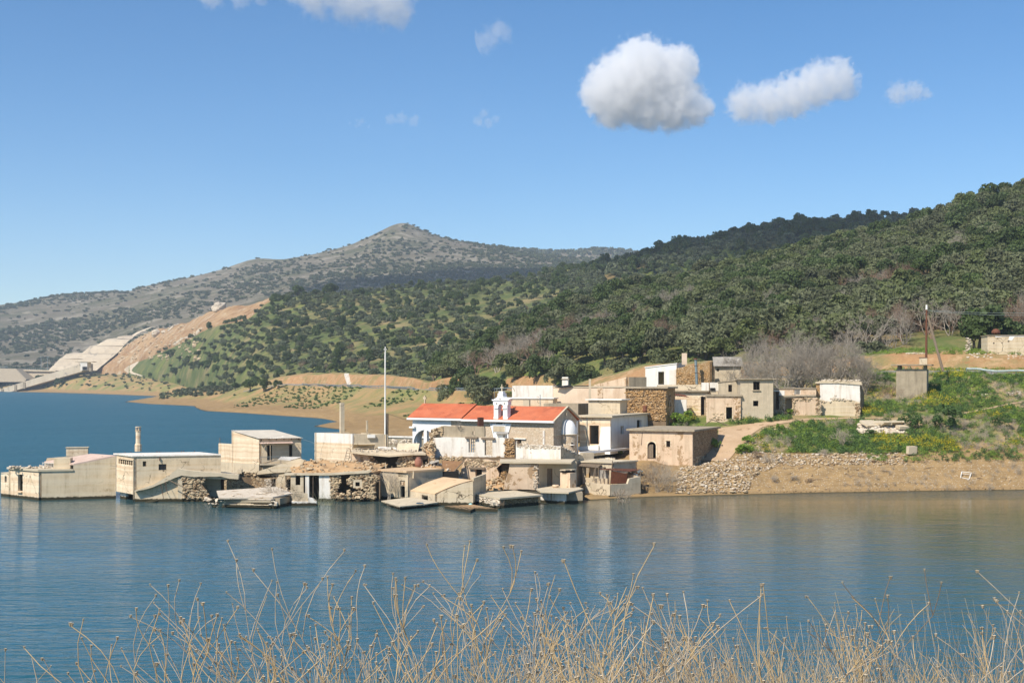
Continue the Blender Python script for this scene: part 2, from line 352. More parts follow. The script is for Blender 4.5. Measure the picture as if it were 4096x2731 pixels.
# --- the village's own spit and the slope on its right, up to the road
shore = Sheet(700, 2600, 420, [
    [(700, 1075, N), (850, 1085, N), (1000, 1120, N), (1180, 1135, N), (1300, 1150, N), (1345, 1175, N), (1500, 1170, N), (1700, 1162, N), (1900, 1156, N), (2100, 1152, N), (2352, 1149, N), (2600, 1147, N)],
    [(700, 1040, N), (850, 1060, N), (1000, 1090, N), (1180, 1110, N), (1300, 1125, N), (1345, 1150, N), (1500, 1141, N), (1700, 1136, N), (1900, 1131, N), (2100, 1128, N), (2352, 1125, N), (2600, 1123, N)],
    [(700, 1030, 275), (850, 1045, 235), (1000, 1065, 198), (1180, 1080, 182), (1300, 1085, 172), (1345, 1092, 165), (1500, 1085, 164), (1700, 1078, 166), (1900, 1062, 169), (2100, 1048, 172), (2352, 1036, 175), (2600, 1030, 176)],
    [(700, 1020, 300), (850, 1030, 255), (1000, 1040, 215), (1180, 1045, 195), (1300, 1046, 183), (1450, 1055, 173), (1600, 1052, 175), (1680, 1036, 176), (1800, 1000, 179), (2000, 976, 183), (2150, 990, 180), (2352, 985, 182), (2600, 980, 182)],
    [(700, 1005, 340), (850, 1000, 300), (1000, 1005, 250), (1180, 1010, 215), (1330, 1022, 184), (1450, 1005, 186), (1500, 985, 188), (1600, 968, 187), (1750, 961, 187), (1900, 957, 188), (2000, 953, 190), (2150, 925, 194), (2352, 925, 195), (2600, 915, 196)],
    [(700, 990, 380), (850, 985, 345), (1000, 985, 310), (1180, 945, 290), (1330, 905, 280), (1500, 888, 262), (1700, 872, 240), (1900, 862, 225), (2000, 858, 220), (2200, 855, 213), (2352, 862, 206), (2600, 872, 200)],
    [(700, 990, 388), (850, 985, 353), (1000, 985, 318), (1180, 945, 298), (1330, 905, 290), (1500, 887, 270), (1700, 872, 247), (1900, 861, 232), (2000, 857, 227), (2200, 854, 220), (2352, 861, 213), (2600, 871, 207)],
    [(700, 990, 395), (850, 985, 360), (1000, 985, 325), (1180, 940, 310), (1330, 880, 300), (1480, 838, 285), (1700, 830, 255), (1900, 822, 240), (2000, 818, 234), (2060, 808, 229), (2200, 805, 226), (2352, 818, 219), (2600, 818, 214)],
    [(700, 990, 405), (850, 985, 370), (1000, 985, 335), (1180, 945, 330), (1330, 880, 315), (1480, 836, 300), (1700, 826, 272), (1900, 818, 255), (2000, 814, 250), (2060, 804, 246), (2200, 800, 244), (2352, 810, 238), (2600, 810, 236)],
], [3, 30, 12, 10, 16, 6, 6, 4], 0.35, 0.22, 3.0, under=3.0)
# drawdown benches: small steps where the water stood
_z = shore.g[..., 2]; _m = np.clip(_z / .3, 0, 1) * np.clip((4.6 - _z) / 1.5, 0, 1); _ph = _z / .62 + .5 * fbm(shore.g[..., 0] * .06, shore.g[..., 1] * .06, 7.0, 3)
shore.g[..., 2] = _z + _m * (.17 * np.sin(_ph * 2 * np.pi) + .24 * fbm(shore.g[..., 0] * .9, shore.g[..., 1] * .9, 3.0, 4))
shore.obj('village_ground', MT['g_shore'])
# --- near hillside with the wood
hill = Sheet(960, 2700, 260, [
    [(960, 925, 415), (1000, 900, 400), (1100, 880, 362), (1180, 876, 350), (1350, 866, 312), (1480, 850, 288), (1700, 838, 258), (2000, 832, 236), (2200, 815, 232), (2352, 822, 226), (2700, 822, 222)],
    [(960, 920, 435), (1000, 885, 430), (1060, 866, 400), (1100, 862, 380), (1180, 858, 366), (1350, 842, 330), (1480, 826, 306), (1700, 816, 275), (2000, 806, 252), (2200, 794, 248), (2352, 798, 244), (2700, 796, 240)],
    [(960, 915, 445), (1010, 870, 435), (1100, 835, 405), (1250, 810, 385), (1400, 790, 365), (1600, 765, 340), (1800, 745, 318), (2000, 735, 305), (2200, 705, 302), (2352, 692, 300), (2700, 670, 300)],
    [(960, 915, 452), (1010, 862, 442), (1100, 818, 425), (1200, 782, 425), (1300, 750, 425), (1450, 722, 425), (1650, 684, 425), (1850, 645, 405), (2050, 620, 395), (2200, 580, 390), (2352, 552, 390), (2700, 520, 390)],
    [(960, 915, 458), (1010, 862, 450), (1080, 830, 445), (1171, 790, 455), (1279, 722, 465), (1413, 684, 485), (1561, 656, 505), (1722, 622, 505), (1817, 598, 505), (1958, 560, 495), (2134, 524, 485), (2251, 472, 475), (2352, 446, 465), (2700, 385, 455)],
    [(960, 890, 520), (1171, 850, 520), (1413, 780, 560), (1722, 720, 580), (1958, 660, 580), (2134, 610, 570), (2352, 540, 550), (2700, 480, 540)],
], [4, 16, 18, 18, 8], 1.2, 0.035, 9.0, under=14.0)
hill.obj('hillside', MT['g_hill'])
# --- shore across the bay, road terrace and cutting
far = Sheet(440, 1420, 240, [
    [(440, 948, N), (517, 951, N), (651, 961, N), (760, 968, N), (800, 985, N), (830, 1000, N), (900, 1012, N), (1000, 1025, N), (1420, 1025, N)],
    [(440, 943, N), (517, 946, N), (651, 955, N), (740, 961, N), (780, 970, N), (809, 988, N), (900, 1002, N), (1000, 1010, N), (1420, 1010, N)],
    [(440, 943, 590), (480, 942, 575), (517, 938, 560), (651, 942, 505), (772, 950, 455), (809, 962, 395), (900, 968, 365), (1000, 968, 340), (1250, 962, 318), (1420, 960, 310)],
    [(440, 939.5, 622), (480, 935, 612), (530, 925, 600), (600, 915, 580), (700, 912, 555), (850, 920, 450), (1000, 925, 400), (1250, 925, 338), (1420, 920, 325)],
    [(440, 936.5, 650), (480, 928, 640), (520, 912, 632), (560, 898, 622), (640, 883, 600), (700, 884, 585), (850, 890, 480), (1000, 895, 410), (1100, 898, 372), (1180, 900, 350), (1250, 901, 335), (1420, 900, 320)],
    [(440, 936, 658), (480, 927, 648), (520, 911, 640), (560, 898, 631), (640, 883, 609), (700, 884, 594), (850, 890, 489), (1000, 895, 419), (1100, 898, 381), (1180, 900, 358), (1250, 901, 342), (1420, 900, 327)],
    [(440, 934, 680), (480, 922, 665), (520, 906, 655), (560, 890, 645), (640, 869, 616), (700, 860, 600), (800, 858, 540), (900, 863, 475), (960, 869, 442), (986, 879, 428), (1020, 863, 415), (1100, 863, 388), (1180, 865, 364), (1250, 860, 348), (1420, 850, 332)],
    [(440, 933, 700), (480, 920, 690), (520, 902, 685), (560, 886, 668), (640, 866, 640), (700, 857, 622), (800, 856, 560), (900, 861, 495), (986, 875, 445), (1100, 861, 402), (1180, 862, 378), (1420, 850, 345)],
], [3, 8, 12, 14, 3, 8, 3], 0.5, 0.09, 21.0, under=3.0)
far.obj('far_shore', MT['g_far'])
MT['g_cut'] = MT['red_earth']
# --- low point in front of it
spit = Sheet(286, 720, 110, [
    [(286, 926, N), (342, 932, N), (464, 938, N), (560, 941, N), (720, 946, N)],
    [(286, 923, N), (342, 928, N), (464, 933, N), (560, 936, N), (720, 940, N)],
    [(286, 922.8, 800), (342, 920, 770), (420, 910, 735), (500, 903, 700), (600, 897, 665), (720, 892, 630)],
    [(286, 922, 830), (342, 913, 810), (420, 899, 780), (500, 892, 745), (600, 886, 700), (720, 882, 655)],
    [(286, 924, 850), (342, 914, 840), (420, 900, 820), (500, 892, 790), (600, 886, 740), (720, 880, 690)],
], [2, 8, 8, 4], 0.7, 0.05, 33.0, under=3.0)
spit.obj('shore_point', MT['g_far'])
spit2 = Sheet(722, 900, 60, [
    [(722, 982, N), (760, 990, N), (809, 996, N), (900, 1005, N)],
    [(722, 980, N), (760, 985, N), (809, 991, N), (900, 1000, N)],
    [(722, 979, 386), (760, 974, 388), (809, 970, 386), (900, 965, 380)],
    [(722, 978, 392), (760, 970, 405), (809, 962, 410), (900, 960, 400)],
    [(722, 980, 397), (760, 973, 420), (809, 962, 425), (900, 960, 420)],
], [2, 6, 5, 3], 0.3, 0.12, 41.0, under=3.0)
spit2.obj('shore_point', MT['g_far'])
# --- left shore under the dam
lshore = Sheet(-260, 470, 170, [
    [(-260, 897, N), (0, 901, N), (137, 904, N), (244, 908, N), (342, 912, N), (470, 918, N)],
    [(-260, 895, N), (0, 899, N), (137, 901.5, N), (244, 905, N), (342, 909, N), (470, 914, N)],
    [(-260, 890, 1700), (0, 895, 1450), (90, 893, 1400), (137, 893, 1350), (244, 896, 1215), (342, 901, 1090), (470, 905, 965)],
    [(-260, 885, 1720), (0, 890, 1465), (90, 878, 1420), (150, 868, 1370), (190, 865, 1340), (300, 870, 1240), (342, 878, 1150), (400, 888, 1060), (470, 893, 985)],
    [(-260, 878, 1800), (0, 882, 1520), (90, 874, 1480), (137, 864, 1440), (220, 858, 1380), (300, 862, 1300), (342, 868, 1220), (400, 878, 1120), (470, 884, 1040)],
    [(-260, 870, 1900), (0, 872, 1650), (137, 872, 1600), (220, 866, 1500), (300, 858, 1400), (400, 850, 1250), (470, 850, 1150)],
], [2, 6, 8, 8, 4], 0.9, 0.03, 51.0, under=3.0)
lshore.obj('dam_shore', MT['g_far'])
# --- middle hill with the olive grove
mid = Sheet(296, 1750, 260, [
    [(296, 876, 1300), (342, 882, 1190), (400, 890, 1085), (464, 896, 940), (520, 897, 770), (560, 892, 680), (640, 874, 630), (700, 864, 612), (850, 864, 507), (986, 882, 440), (1100, 868, 400), (1250, 864, 355), (1400, 854, 330), (1750, 844, 300)],
    [(296, 866, 1310), (342, 868, 1210), (400, 866, 1110), (464, 850, 980), (530, 838, 860), (600, 820, 780), (800, 800, 720), (1000, 790, 650), (1150, 785, 570), (1250, 770, 540), (1400, 730, 540), (1750, 690, 540)],
    [(296, 858, 1320), (342, 846, 1230), (400, 820, 1150), (464, 790, 1050), (520, 768, 980), (600, 742, 900), (800, 730, 860), (1000, 712, 820), (1200, 700, 770), (1400, 668, 770), (1750, 630, 770)],
    [(296, 842, 1340), (330, 824, 1310), (400, 793, 1190), (439, 777, 1130), (466, 756, 1085), (513, 744, 1045), (574, 732, 1010), (611, 690, 1000), (678, 675, 985), (780, 676, 975), (852, 668, 980), (973, 650, 1000), (1054, 645, 1000), (1091, 650, 1000), (1212, 638, 1030), (1279, 618, 1060), (1333, 610, 1080), (1494, 592, 1100), (1750, 575, 1100)],
    [(296, 870, 1380), (330, 850, 1350), (466, 800, 1160), (574, 770, 1100), (678, 740, 1080), (852, 730, 1100), (1054, 700, 1120), (1279, 680, 1180), (1494, 650, 1250), (1750, 640, 1250)],
], [16, 18, 16, 6], 1.6, 0.018, 61.0, under=14.0)
mid.obj('olive_hill', MT['g_mid'])
# --- landslide scar above the spillway
slide = Sheet(196, 632, 140, [
    [(196, 872, 1440), (247, 850, 1410), (317, 830, 1345), (400, 796, 1205), (439, 782, 1145), (466, 761, 1100), (513, 748, 1060), (574, 738, 1025), (632, 705, 1010)],
    [(196, 864, 1450), (247, 842, 1420), (317, 821, 1355), (400, 787, 1215), (439, 772, 1155), (466, 750, 1110), (513, 738, 1070), (574, 727, 1035), (632, 690, 1018)],
    [(196, 858, 1500), (266, 812, 1480), (303, 782, 1470), (347, 757, 1430), (415, 743, 1320), (452, 725, 1260), (488, 710, 1200), (518, 706, 1150), (574, 698, 1110), (632, 684, 1070)],
    [(196, 880, 1540), (266, 835, 1530), (347, 790, 1500), (452, 760, 1330), (518, 740, 1220), (632, 720, 1130)],
], [2, 22, 5], 3.4, 0.03, 71.0, under=20.0)
slide.obj('landslide_slope', MT['g_slide'])
# --- the mountain and the ridges behind
mount = Sheet(-420, 1800, 330, [
    [(-420, 872, 1500), (0, 872, 1500), (200, 868, 1480), (400, 840, 1400), (600, 790, 1400), (800, 760, 1400), (1100, 720, 1450), (1300, 690, 1500), (1800, 660, 1500)],
    [(-420, 790, 1900), (0, 785, 1900), (200, 778, 1850), (400, 735, 1850), (600, 690, 1850), (800, 655, 1900), (1000, 640, 1900), (1200, 640, 1900), (1400, 625, 1900), (1800, 620, 1900)],
    [(-420, 745, 2200), (0, 730, 2200), (200, 715, 2200), (400, 675, 2200), (600, 632, 2250), (800, 598, 2300), (900, 575, 2300), (1000, 580, 2300), (1200, 600, 2250), (1400, 605, 2250), (1800, 610, 2250)],
    [(-420, 725, 2600), (-100, 706, 2600), (0, 697, 2600), (60, 688, 2600), (130, 675, 2600), (240, 672, 2600), (300, 670, 2600), (330, 657, 2600), (430, 634, 2600), (500, 617, 2600), (560, 599, 2600), (590, 592, 2600), (650, 594, 2600), (720, 581, 2600), (800, 558, 2600), (860, 534, 2600), (893, 517, 2600), (912, 508, 2600), (935, 507, 2600), (962, 519, 2600), (1000, 536, 2600), (1060, 551, 2600), (1150, 567, 2600), (1250, 587, 2600), (1350, 598, 2600), (1800, 605, 2600)],
    [(-420, 790, 2900), (330, 720, 2900), (900, 620, 2900), (1250, 640, 2900), (1800, 660, 2900)],
], [18, 14, 16, 4], 7.0, 0.006, 81.0, smooth=1)
mount.obj('mountain', MT['g_mount'])
fridge = Sheet(1000, 1800, 110, [
    [(1000, 640, 2900), (1800, 640, 2900)],
    [(1000, 590, 3300), (1100, 572, 3300), (1150, 565, 3300), (1230, 567, 3300), (1290, 574, 3300), (1340, 568, 3300), (1370, 564, 3300), (1410, 565, 3300), (1450, 572, 3300), (1500, 576, 3300), (1620, 590, 3300), (1800, 600, 3300)],
    [(1000, 660, 3600), (1800, 660, 3600)],
], [12, 3], 6.0, 0.006, 91.0, smooth=1)
fridge.obj('far_ridge', MT['g_mount'])
dridge = Sheet(1180, 2700, 170, [
    [(1180, 760, 700), (1300, 710, 700), (1500, 680, 700), (1800, 660, 660), (2700, 600, 640)],
    [(1180, 700, 860), (1300, 665, 860), (1500, 610, 860), (1700, 575, 860), (1900, 560, 850), (2100, 545, 840), (2700, 520, 820)],
    [(1180, 690, 1000), (1300, 635, 1000), (1400, 607, 1000), (1490, 585, 1000), (1600, 562, 1000), (1680, 545, 1000), (1750, 523, 1000), (1850, 517, 1000), (2000, 503, 990), (2080, 497, 980), (2134, 493, 970), (2250, 488, 960), (2700, 470, 950)],
    [(1180, 760, 1100), (1300, 700, 1100), (1750, 620, 1100), (2134, 590, 1080), (2700, 570, 1060)],
], [14, 14, 4], 1.5, 0.02, 101.0, under=60.0)
dridge.obj('shaded_ridge', MT['g_dark'])
# --- bank under the photographer
def bank_z(x, y):
    base = 12.35 - 0.36 * np.maximum(y - 1.0, 0) ** 1.02 + 0.055 * np.maximum(x, 0) * np.clip(1.2 - np.abs(y - 3) / 10, 0, 1)
    base = np.where(y < 1, 12.35 + 0.05 * (1 - y), base)
    k_ = np.clip((x - 1.1) / 1.0, 0, 1); base = base + 1.72 * k_ * k_ * (3 - 2 * k_) * np.exp(-((y - 3.2) / 2.6) ** 2)      # shoulder of the bank on the right
    return base + 0.12 * fbm(x * 0.5, y * 0.5, 5.0, 4)
xs = np.concatenate([np.linspace(-60, -5, 40), np.linspace(-4.8, 4.8, 90), np.linspace(5, 60, 40)]); ys = np.concatenate([np.linspace(-30, -1, 20), np.linspace(-.8, 9, 70), np.linspace(9.3, 46, 60)])
gx, gy = np.meshgrid(xs, ys); gz = bank_z(gx, gy)
idx = np.arange(gx.size).reshape(gx.shape)
ff = np.stack([idx[:-1, :-1], idx[:-1, 1:], idx[1:, 1:], idx[1:, :-1]], -1).reshape(-1, 4)
MT['g_near'] = ground_mat('near_bank_soil', '8f7a50', '6c6a34', '9a8656', 0.6, (0.4, 0.6), bscale=6, bdist=0.04)
tag(link('near_bank', npmesh('near_bank', np.stack([gx, gy, gz], -1).reshape(-1, 3), ff, True), MT['g_near']), kind='structure')
# --- lake bed so that the water is a body, and the water
tag(link('lake_bed', npmesh('lake_bed', np.array([[-1850, -100, -14.], [1450, -100, -14.], [1450, 2600, -14.], [-1850, 2600, -14.]]), np.array([[0, 1, 2, 3]])), MT['earth']), kind='structure')
m, nt, bs = base_mat('lake_water'); lk = nt.links.new
pos = nd(nt, 'ShaderNodeNewGeometry').outputs['Position']
bs.inputs['Base Color'].default_value = (0.012, 0.088, 0.13, 1); bs.inputs['Roughness'].default_value = 0.1
bs.inputs['IOR'].default_value = 1.333; bs.inputs['Specular IOR Level'].default_value = 0.5
rot = nd(nt, 'ShaderNodeMapping'); rot.inputs['Rotation'].default_value = (0, 0, RAD(-12)); rot.inputs['Scale'].default_value = (0.32, 1.0, 1.0); lk(pos, rot.inputs['Vector'])
w1 = noise(nt, rot.outputs[0], 0.55, 3, 0.55, 0.4)
w2 = noise(nt, rot.outputs[0], 1.7, 3, 0.6, 0.3)
# wind ruffles the open lake; the cove under the village lies calmer
sx = nd(nt, 'ShaderNodeSeparateXYZ'); lk(pos, sx.inputs[0])
w3 = noise(nt, scaled(nt, pos, (.5, 1, 1)), 0.045, 3, 0.55)
cx_ = nd(nt, 'ShaderNodeMapRange'); lk(sx.outputs[0], cx_.inputs[0]); cx_.inputs[1].default_value = -70; cx_.inputs[2].default_value = 45; cx_.inputs[3].default_value = 1.0; cx_.inputs[4].default_value = 0.26
cy_ = nd(nt, 'ShaderNodeMapRange'); lk(sx.outputs[1], cy_.inputs[0]); cy_.inputs[1].default_value = 152; cy_.inputs[2].default_value = 60; cy_.inputs[3].default_value = .30; cy_.inputs[4].default_value = 1.1
cf_ = nd(nt, 'ShaderNodeMapRange'); lk(sx.outputs[1], cf_.inputs[0]); cf_.inputs[1].default_value = 150; cf_.inputs[2].default_value = 185; cf_.inputs[3].default_value = 0; cf_.inputs[4].default_value = 2.6
m1 = nd(nt, 'ShaderNodeMath', operation='MULTIPLY'); lk(cx_.outputs[0], m1.inputs[0]); lk(cy_.outputs[0], m1.inputs[1])
m2 = nd(nt, 'ShaderNodeMath', operation='ADD'); lk(m1.outputs[0], m2.inputs[0]); lk(cf_.outputs[0], m2.inputs[1])
calm = ramp(nt, w3, [(0.35, 0.55), (0.65, 1.0)])
ms = nd(nt, 'ShaderNodeMath', operation='MULTIPLY'); lk(m2.outputs[0], ms.inputs[0]); lk(calm, ms.inputs[1])
ad = nd(nt, 'ShaderNodeMath', operation='MULTIPLY_ADD'); lk(w2, ad.inputs[0]); ad.inputs[1].default_value = 0.62; lk(w1, ad.inputs[2])
hm = nd(nt, 'ShaderNodeMath', operation='MULTIPLY'); lk(ad.outputs[0], hm.inputs[0]); lk(ms.outputs[0], hm.inputs[1])
rg = nd(nt, 'ShaderNodeMapRange'); lk(ms.outputs[0], rg.inputs[0]); rg.inputs[1].default_value = .1; rg.inputs[2].default_value = 1.6; rg.inputs[3].default_value = .10; rg.inputs[4].default_value = .36; lk(rg.outputs[0], bs.inputs['Roughness'])
# silt and bank reflections mixed into the colour along the right-hand bank and round the ruins, clear blue in the open lake
sn_ = noise(nt, pos, .03, 4, .6)
su = nd(nt, 'ShaderNodeMath', operation='MULTIPLY_ADD'); lk(sx.outputs[0], su.inputs[0]); su.inputs[1].default_value = .55; lk(sx.outputs[1], su.inputs[2])
sv = nd(nt, 'ShaderNodeMath', operation='MULTIPLY_ADD'); lk(sn_, sv.inputs[0]); sv.inputs[1].default_value = 70; lk(su.outputs[0], sv.inputs[2])
sr = nd(nt, 'ShaderNodeMapRange', interpolation_type='SMOOTHSTEP'); lk(sv.outputs[0], sr.inputs[0]); sr.inputs[1].default_value = 120; sr.inputs[2].default_value = 215
near = nd(nt, 'ShaderNodeMapRange'); lk(sx.outputs[1], near.inputs[0]); near.inputs[1].default_value = 160; near.inputs[2].default_value = 190; near.inputs[3].default_value = 1; near.inputs[4].default_value = 0
sm_ = nd(nt, 'ShaderNodeMath', operation='MULTIPLY'); lk(sr.outputs[0], sm_.inputs[0]); lk(near.outputs[0], sm_.inputs[1])
lk(mixc(nt, sm_.outputs[0], (0.016, 0.09, 0.118, 1), (.082, .082, .05, 1)), bs.inputs['Base Color'])
bmp = nd(nt, 'ShaderNodeBump'); bmp.inputs['Distance'].default_value = 0.42; bmp.inputs['Strength'].default_value = 1.0
lk(hm.outputs[0], bmp.inputs['Height']); lk(bmp.outputs[0], bs.inputs['Normal'])
MT['water'] = m
tag(link('lake_water', npmesh('lake_water', np.array([[-1850, -100, 0.], [1450, -100, 0.], [1450, 2600, 0.], [-1850, 2600, 0.]]), np.array([[0, 1, 2, 3]])), MT['water']), kind='structure')
# ================================================================== BUILDING TOOLS
V2 = lambda p: Vector((p[0], p[1]))
class PL:
    """vertical plane through two plan points, left to right as seen from the lake; u along it, z up"""
    def __init__(s, p0, p1):
        s.p0 = V2(p0); d = V2(p1) - s.p0; s.w = d.length; s.t = d / s.w; s.n = Vector((s.t.y, -s.t.x))
    def uv(s, p):
        k = (p[0] - CX) / F; u = (s.p0.x - s.p0.y * k) / (s.t.y * k - s.t.x)
        return (u, zat(p, s.p0.y + u * s.t.y))
    def poly(s, pts): return [s.uv(p) for p in pts]
    def rect(s, a, b):
        u0, za = s.uv(a); u1, zb = s.uv(b); _, zc = s.uv((a[0], b[1])); _, zd = s.uv((b[0], a[1]))
        zt = (za + zd) / 2; zl = (zb + zc) / 2
        return [(u0, zl), (u1, zl), (u1, zt), (u0, zt)]
    def pt(s, u, z, off=0.0): q = s.p0 + s.t * u + s.n * off; return Vector((q.x, q.y, z))
def area2(lp): return sum(lp[i][0] * lp[(i + 1) % len(lp)][1] - lp[(i + 1) % len(lp)][0] * lp[i][1] for i in range(len(lp)))
def jag(lp, amp=0.06, step=0.35, skip=()):
    out = []
    for i in range(len(lp)):
        a = lp[i]; b = lp[(i + 1) % len(lp)]; out.append(a)
        if i in skip: continue
        L_ = math.hypot(b[0] - a[0], b[1] - a[1]); n = int(L_ / step)
        for j in range(1, n):
            t = j / n; out.append((a[0] + (b[0] - a[0]) * t + rng.uniform(-amp, amp), a[1] + (b[1] - a[1]) * t + rng.uniform(-amp, amp)))
    return out
def panel(name, parent, mat, pl, outline, holes=(), th=0.35, off=0.0):
    """real wall of thickness th with openings cut through it"""
    o = list(outline);  o = o if area2(o) > 0 else o[::-1]
    hs = [(h if area2(h) < 0 else h[::-1]) for h in map(list, holes)]
    loops = [o] + hs
    flat = [q for lp in loops for q in lp]; n = len(flat)
    tris = tessellate_polygon([[Vector((q[0], q[1], 0)) for q in lp] for lp in loops])
    verts = [pl.pt(u, z, off) for u, z in flat] + [pl.pt(u, z, off - th) for u, z in flat]
    faces = []
    for t in tris:
        a, b, c = t; ar = (flat[b][0] - flat[a][0]) * (flat[c][1] - flat[a][1]) - (flat[c][0] - flat[a][0]) * (flat[b][1] - flat[a][1])
        if abs(ar) < 1e-9: continue
        if ar < 0: b, c = c, b
        faces.append((a, b, c)); faces.append((n + a, n + c, n + b))
    k = 0
    for lp in loops:
        m_ = len(lp)
        for i in range(m_):
            a = k + i; b = k + (i + 1) % m_; faces.append((a, n + a, n + b, b))
        k += m_
    return mesh(name, verts, faces, mat, parent)
def slab(name, parent, pts, th, mat):
    n = len(pts); pts = [Vector(p) for p in pts]
    ar = sum(pts[i].x * pts[(i + 1) % n].y - pts[(i + 1) % n].x * pts[i].y for i in range(n))
    if ar < 0: pts = pts[::-1]
    v = pts + [p - Vector((0, 0, th)) for p in pts]
    f = [tuple(range(n)), tuple(range(2 * n - 1, n - 1, -1))] + [(i, n + i, n + (i + 1) % n, (i + 1) % n) for i in range(n)]
    return mesh(name, v, f, mat, parent)
def grow(pts, d):
    c = sum((V2(p) for p in pts), Vector((0, 0))) / len(pts); out = []
    n = len(pts)
    for i in range(n):
        a = V2(pts[i - 1]); b = V2(pts[i]); e = V2(pts[(i + 1) % n])
        v = (b - a).normalized() + (b - e).normalized()
        out.append(b + v * d if (b + v * 0.1 - c).length > (b - c).length else b - v * d)
    return out
BOXF = [(0, 1, 3, 2), (4, 6, 7, 5), (0, 4, 5, 1), (2, 3, 7, 6), (0, 2, 6, 4), (1, 5, 7, 3)]
def box(name, parent, c, size, mat, rz=0.0, rx=0.0, ry=0.0):
    mtx = Matrix.Rotation(rz, 3, 'Z') @ Matrix.Rotation(ry, 3, 'Y') @ Matrix.Rotation(rx, 3, 'X')
    v = [Vector(c) + mtx @ Vector((sx * size[0] / 2, sy * size[1] / 2, sz * size[2] / 2)) for sx in (-1, 1) for sy in (-1, 1) for sz in (-1, 1)]
    return mesh(name, v, BOXF, mat, parent)
def tubegeo(p, q, r0, r1=None, n=6):
    p = Vector(p); q = Vector(q); r1 = r0 if r1 is None else r1
    ax = (q - p).normalized(); s = ax.orthogonal().normalized(); t = ax.cross(s)
    v = []
    for c, r in ((p, r0), (q, r1)):
        for i in range(n):
            a = 2 * math.pi * i / n; v.append(c + s * (r * math.cos(a)) + t * (r * math.sin(a)))
    f = [(i, (i + 1) % n, n + (i + 1) % n, n + i) for i in range(n)] + [tuple(range(n - 1, -1, -1)), tuple(range(n, 2 * n))]
    return v, f
def tube(name, parent, p, q, r, mat, r1=None, n=8):
    v, f = tubegeo(p, q, r, r1, n); return mesh(name, v, f, mat, parent)
def lathe(name, parent, c, prof, mat, n=20, a0=0.0, a1=2 * math.pi, smooth=True):
    c = Vector(c); full = abs(a1 - a0 - 2 * math.pi) < 1e-4; k = n if full else n + 1
    v = []; f = []
    for r, z in prof:
        for i in range(k):
            a = a0 + (a1 - a0) * i / n; v.append(c + Vector((r * math.cos(a), r * math.sin(a), z)))
    for j in range(len(prof) - 1):
        for i in range(n):
            i2 = (i + 1) % k if full else i + 1
            f.append((j * k + i, j * k + i2, (j + 1) * k + i2, (j + 1) * k + i))
    return mesh(name, v, f, mat, parent, smooth)
def corr(name, parent, a, b, c, d, mat, waves=14, amp=0.05, th=0.03):
    """corrugated sheet over quad a-b (eave) / d-c (top); ridges run a->d"""
    a, b, c, d = map(Vector, (a, b, c, d)); n = waves * 4
    nrm = (b - a).cross(d - a).normalized();  nrm = nrm if nrm.z > 0 else -nrm
    v = []
    for k in (0, 1):
        for i in range(n + 1):
            t = i / n; h_ = nrm * (amp * math.sin(t * waves * 2 * math.pi) - k * th)
            v.append(a.lerp(b, t) + h_); v.append(d.lerp(c, t) + h_)
    m_ = 2 * (n + 1); f = []
    for i in range(n):
        j = 2 * i; f.append((j, j + 2, j + 3, j + 1)); f.append((m_ + j, m_ + j + 1, m_ + j + 3, m_ + j + 2))
        f.append((j, m_ + j, m_ + j + 2, j + 2)); f.append((j + 1, j + 3, m_ + j + 3, m_ + j + 1))
    return mesh(name, v, f, mat, parent)
# --- stones: a few chunky shapes shared by every stone object
STONES = []
for k in range(8):
    bm = bmesh.new()
    for _ in range(15):
        p = Vector((rng.uniform(-1, 1), rng.uniform(-1, 1), rng.uniform(-1, 1)))
        s = max(abs(p.x), abs(p.y), abs(p.z)); p = p / s if s > 0 else p
        p *= rng.uniform(0.82, 1.0) / max(1.0, p.length * 0.82); bm.verts.new(p * 0.56)
    r_ = bmesh.ops.convex_hull(bm, input=bm.verts)
    for v_ in [v_ for v_ in bm.verts if not v_.link_faces]: bm.verts.remove(v_)
    me = bpy.data.meshes.new('stone'); bm.to_mesh(me); bm.free()
    STONES.append(me)
def stone_set(mat):
    out = []
    for me in STONES:
        c = me.copy(); c.materials.clear(); c.materials.append(mat); out.append(c)
    return out
SS = {'stone': stone_set(MT['stone']), 'pale': stone_set(MT['pale_stone']), 'ochre': stone_set(MT['ochre_wall'])}
def inside(poly, u, z):
    r_ = False; n = len(poly); j = n - 1
    for i in range(n):
        if (poly[i][1] > z) != (poly[j][1] > z) and u < (poly[j][0] - poly[i][0]) * (z - poly[i][1]) / (poly[j][1] - poly[i][1]) + poly[i][0]: r_ = not r_
        j = i
    return r_
def stone_at(parent, loc, size, rz=0.0, kind='stone', tilt=0.25, name='stone'):
    o = bpy.data.objects.new(name, rng.choice(SS[kind])); COL.objects.link(o)
    if parent is not None: o.parent = parent
    o.location = Vector(loc) - (origin(parent) if parent is not None else Vector((0, 0, 0)))
    o.scale = size; o.rotation_euler = (rng.uniform(-tilt, tilt), rng.uniform(-tilt, tilt), rz + rng.uniform(-tilt, tilt))
    return o
def lay_stones(parent, pl, poly, holes=(), size=0.34, off=0.02, kind='stone', cap=240, drop=0.04):
    """courses of separate field stones standing proud of the mortar"""
    us = [q[0] for q in poly]; zs = [q[1] for q in poly]; z = min(zs) + size * 0.4; n = 0
    ang = math.atan2(pl.t.y, pl.t.x)
    while z < max(zs) and n < cap:
        hh = size * rng.uniform(0.6, 0.95); u = min(us) + rng.uniform(0, size)
        while u < max(us) and n < cap:
            w = size * rng.uniform(0.7, 1.7)
            if inside(poly, u, z) and not any(inside(h, u, z) for h in holes) and rng.random() > drop:
                stone_at(parent, pl.pt(u, z + rng.uniform(-.05, .05), off + rng.uniform(-.05, .05)), (w * 0.98, size * 0.9, hh * 1.05), ang, kind, 0.2); n += 1
            u += w * 0.86
        z += hh * 0.84
    return n
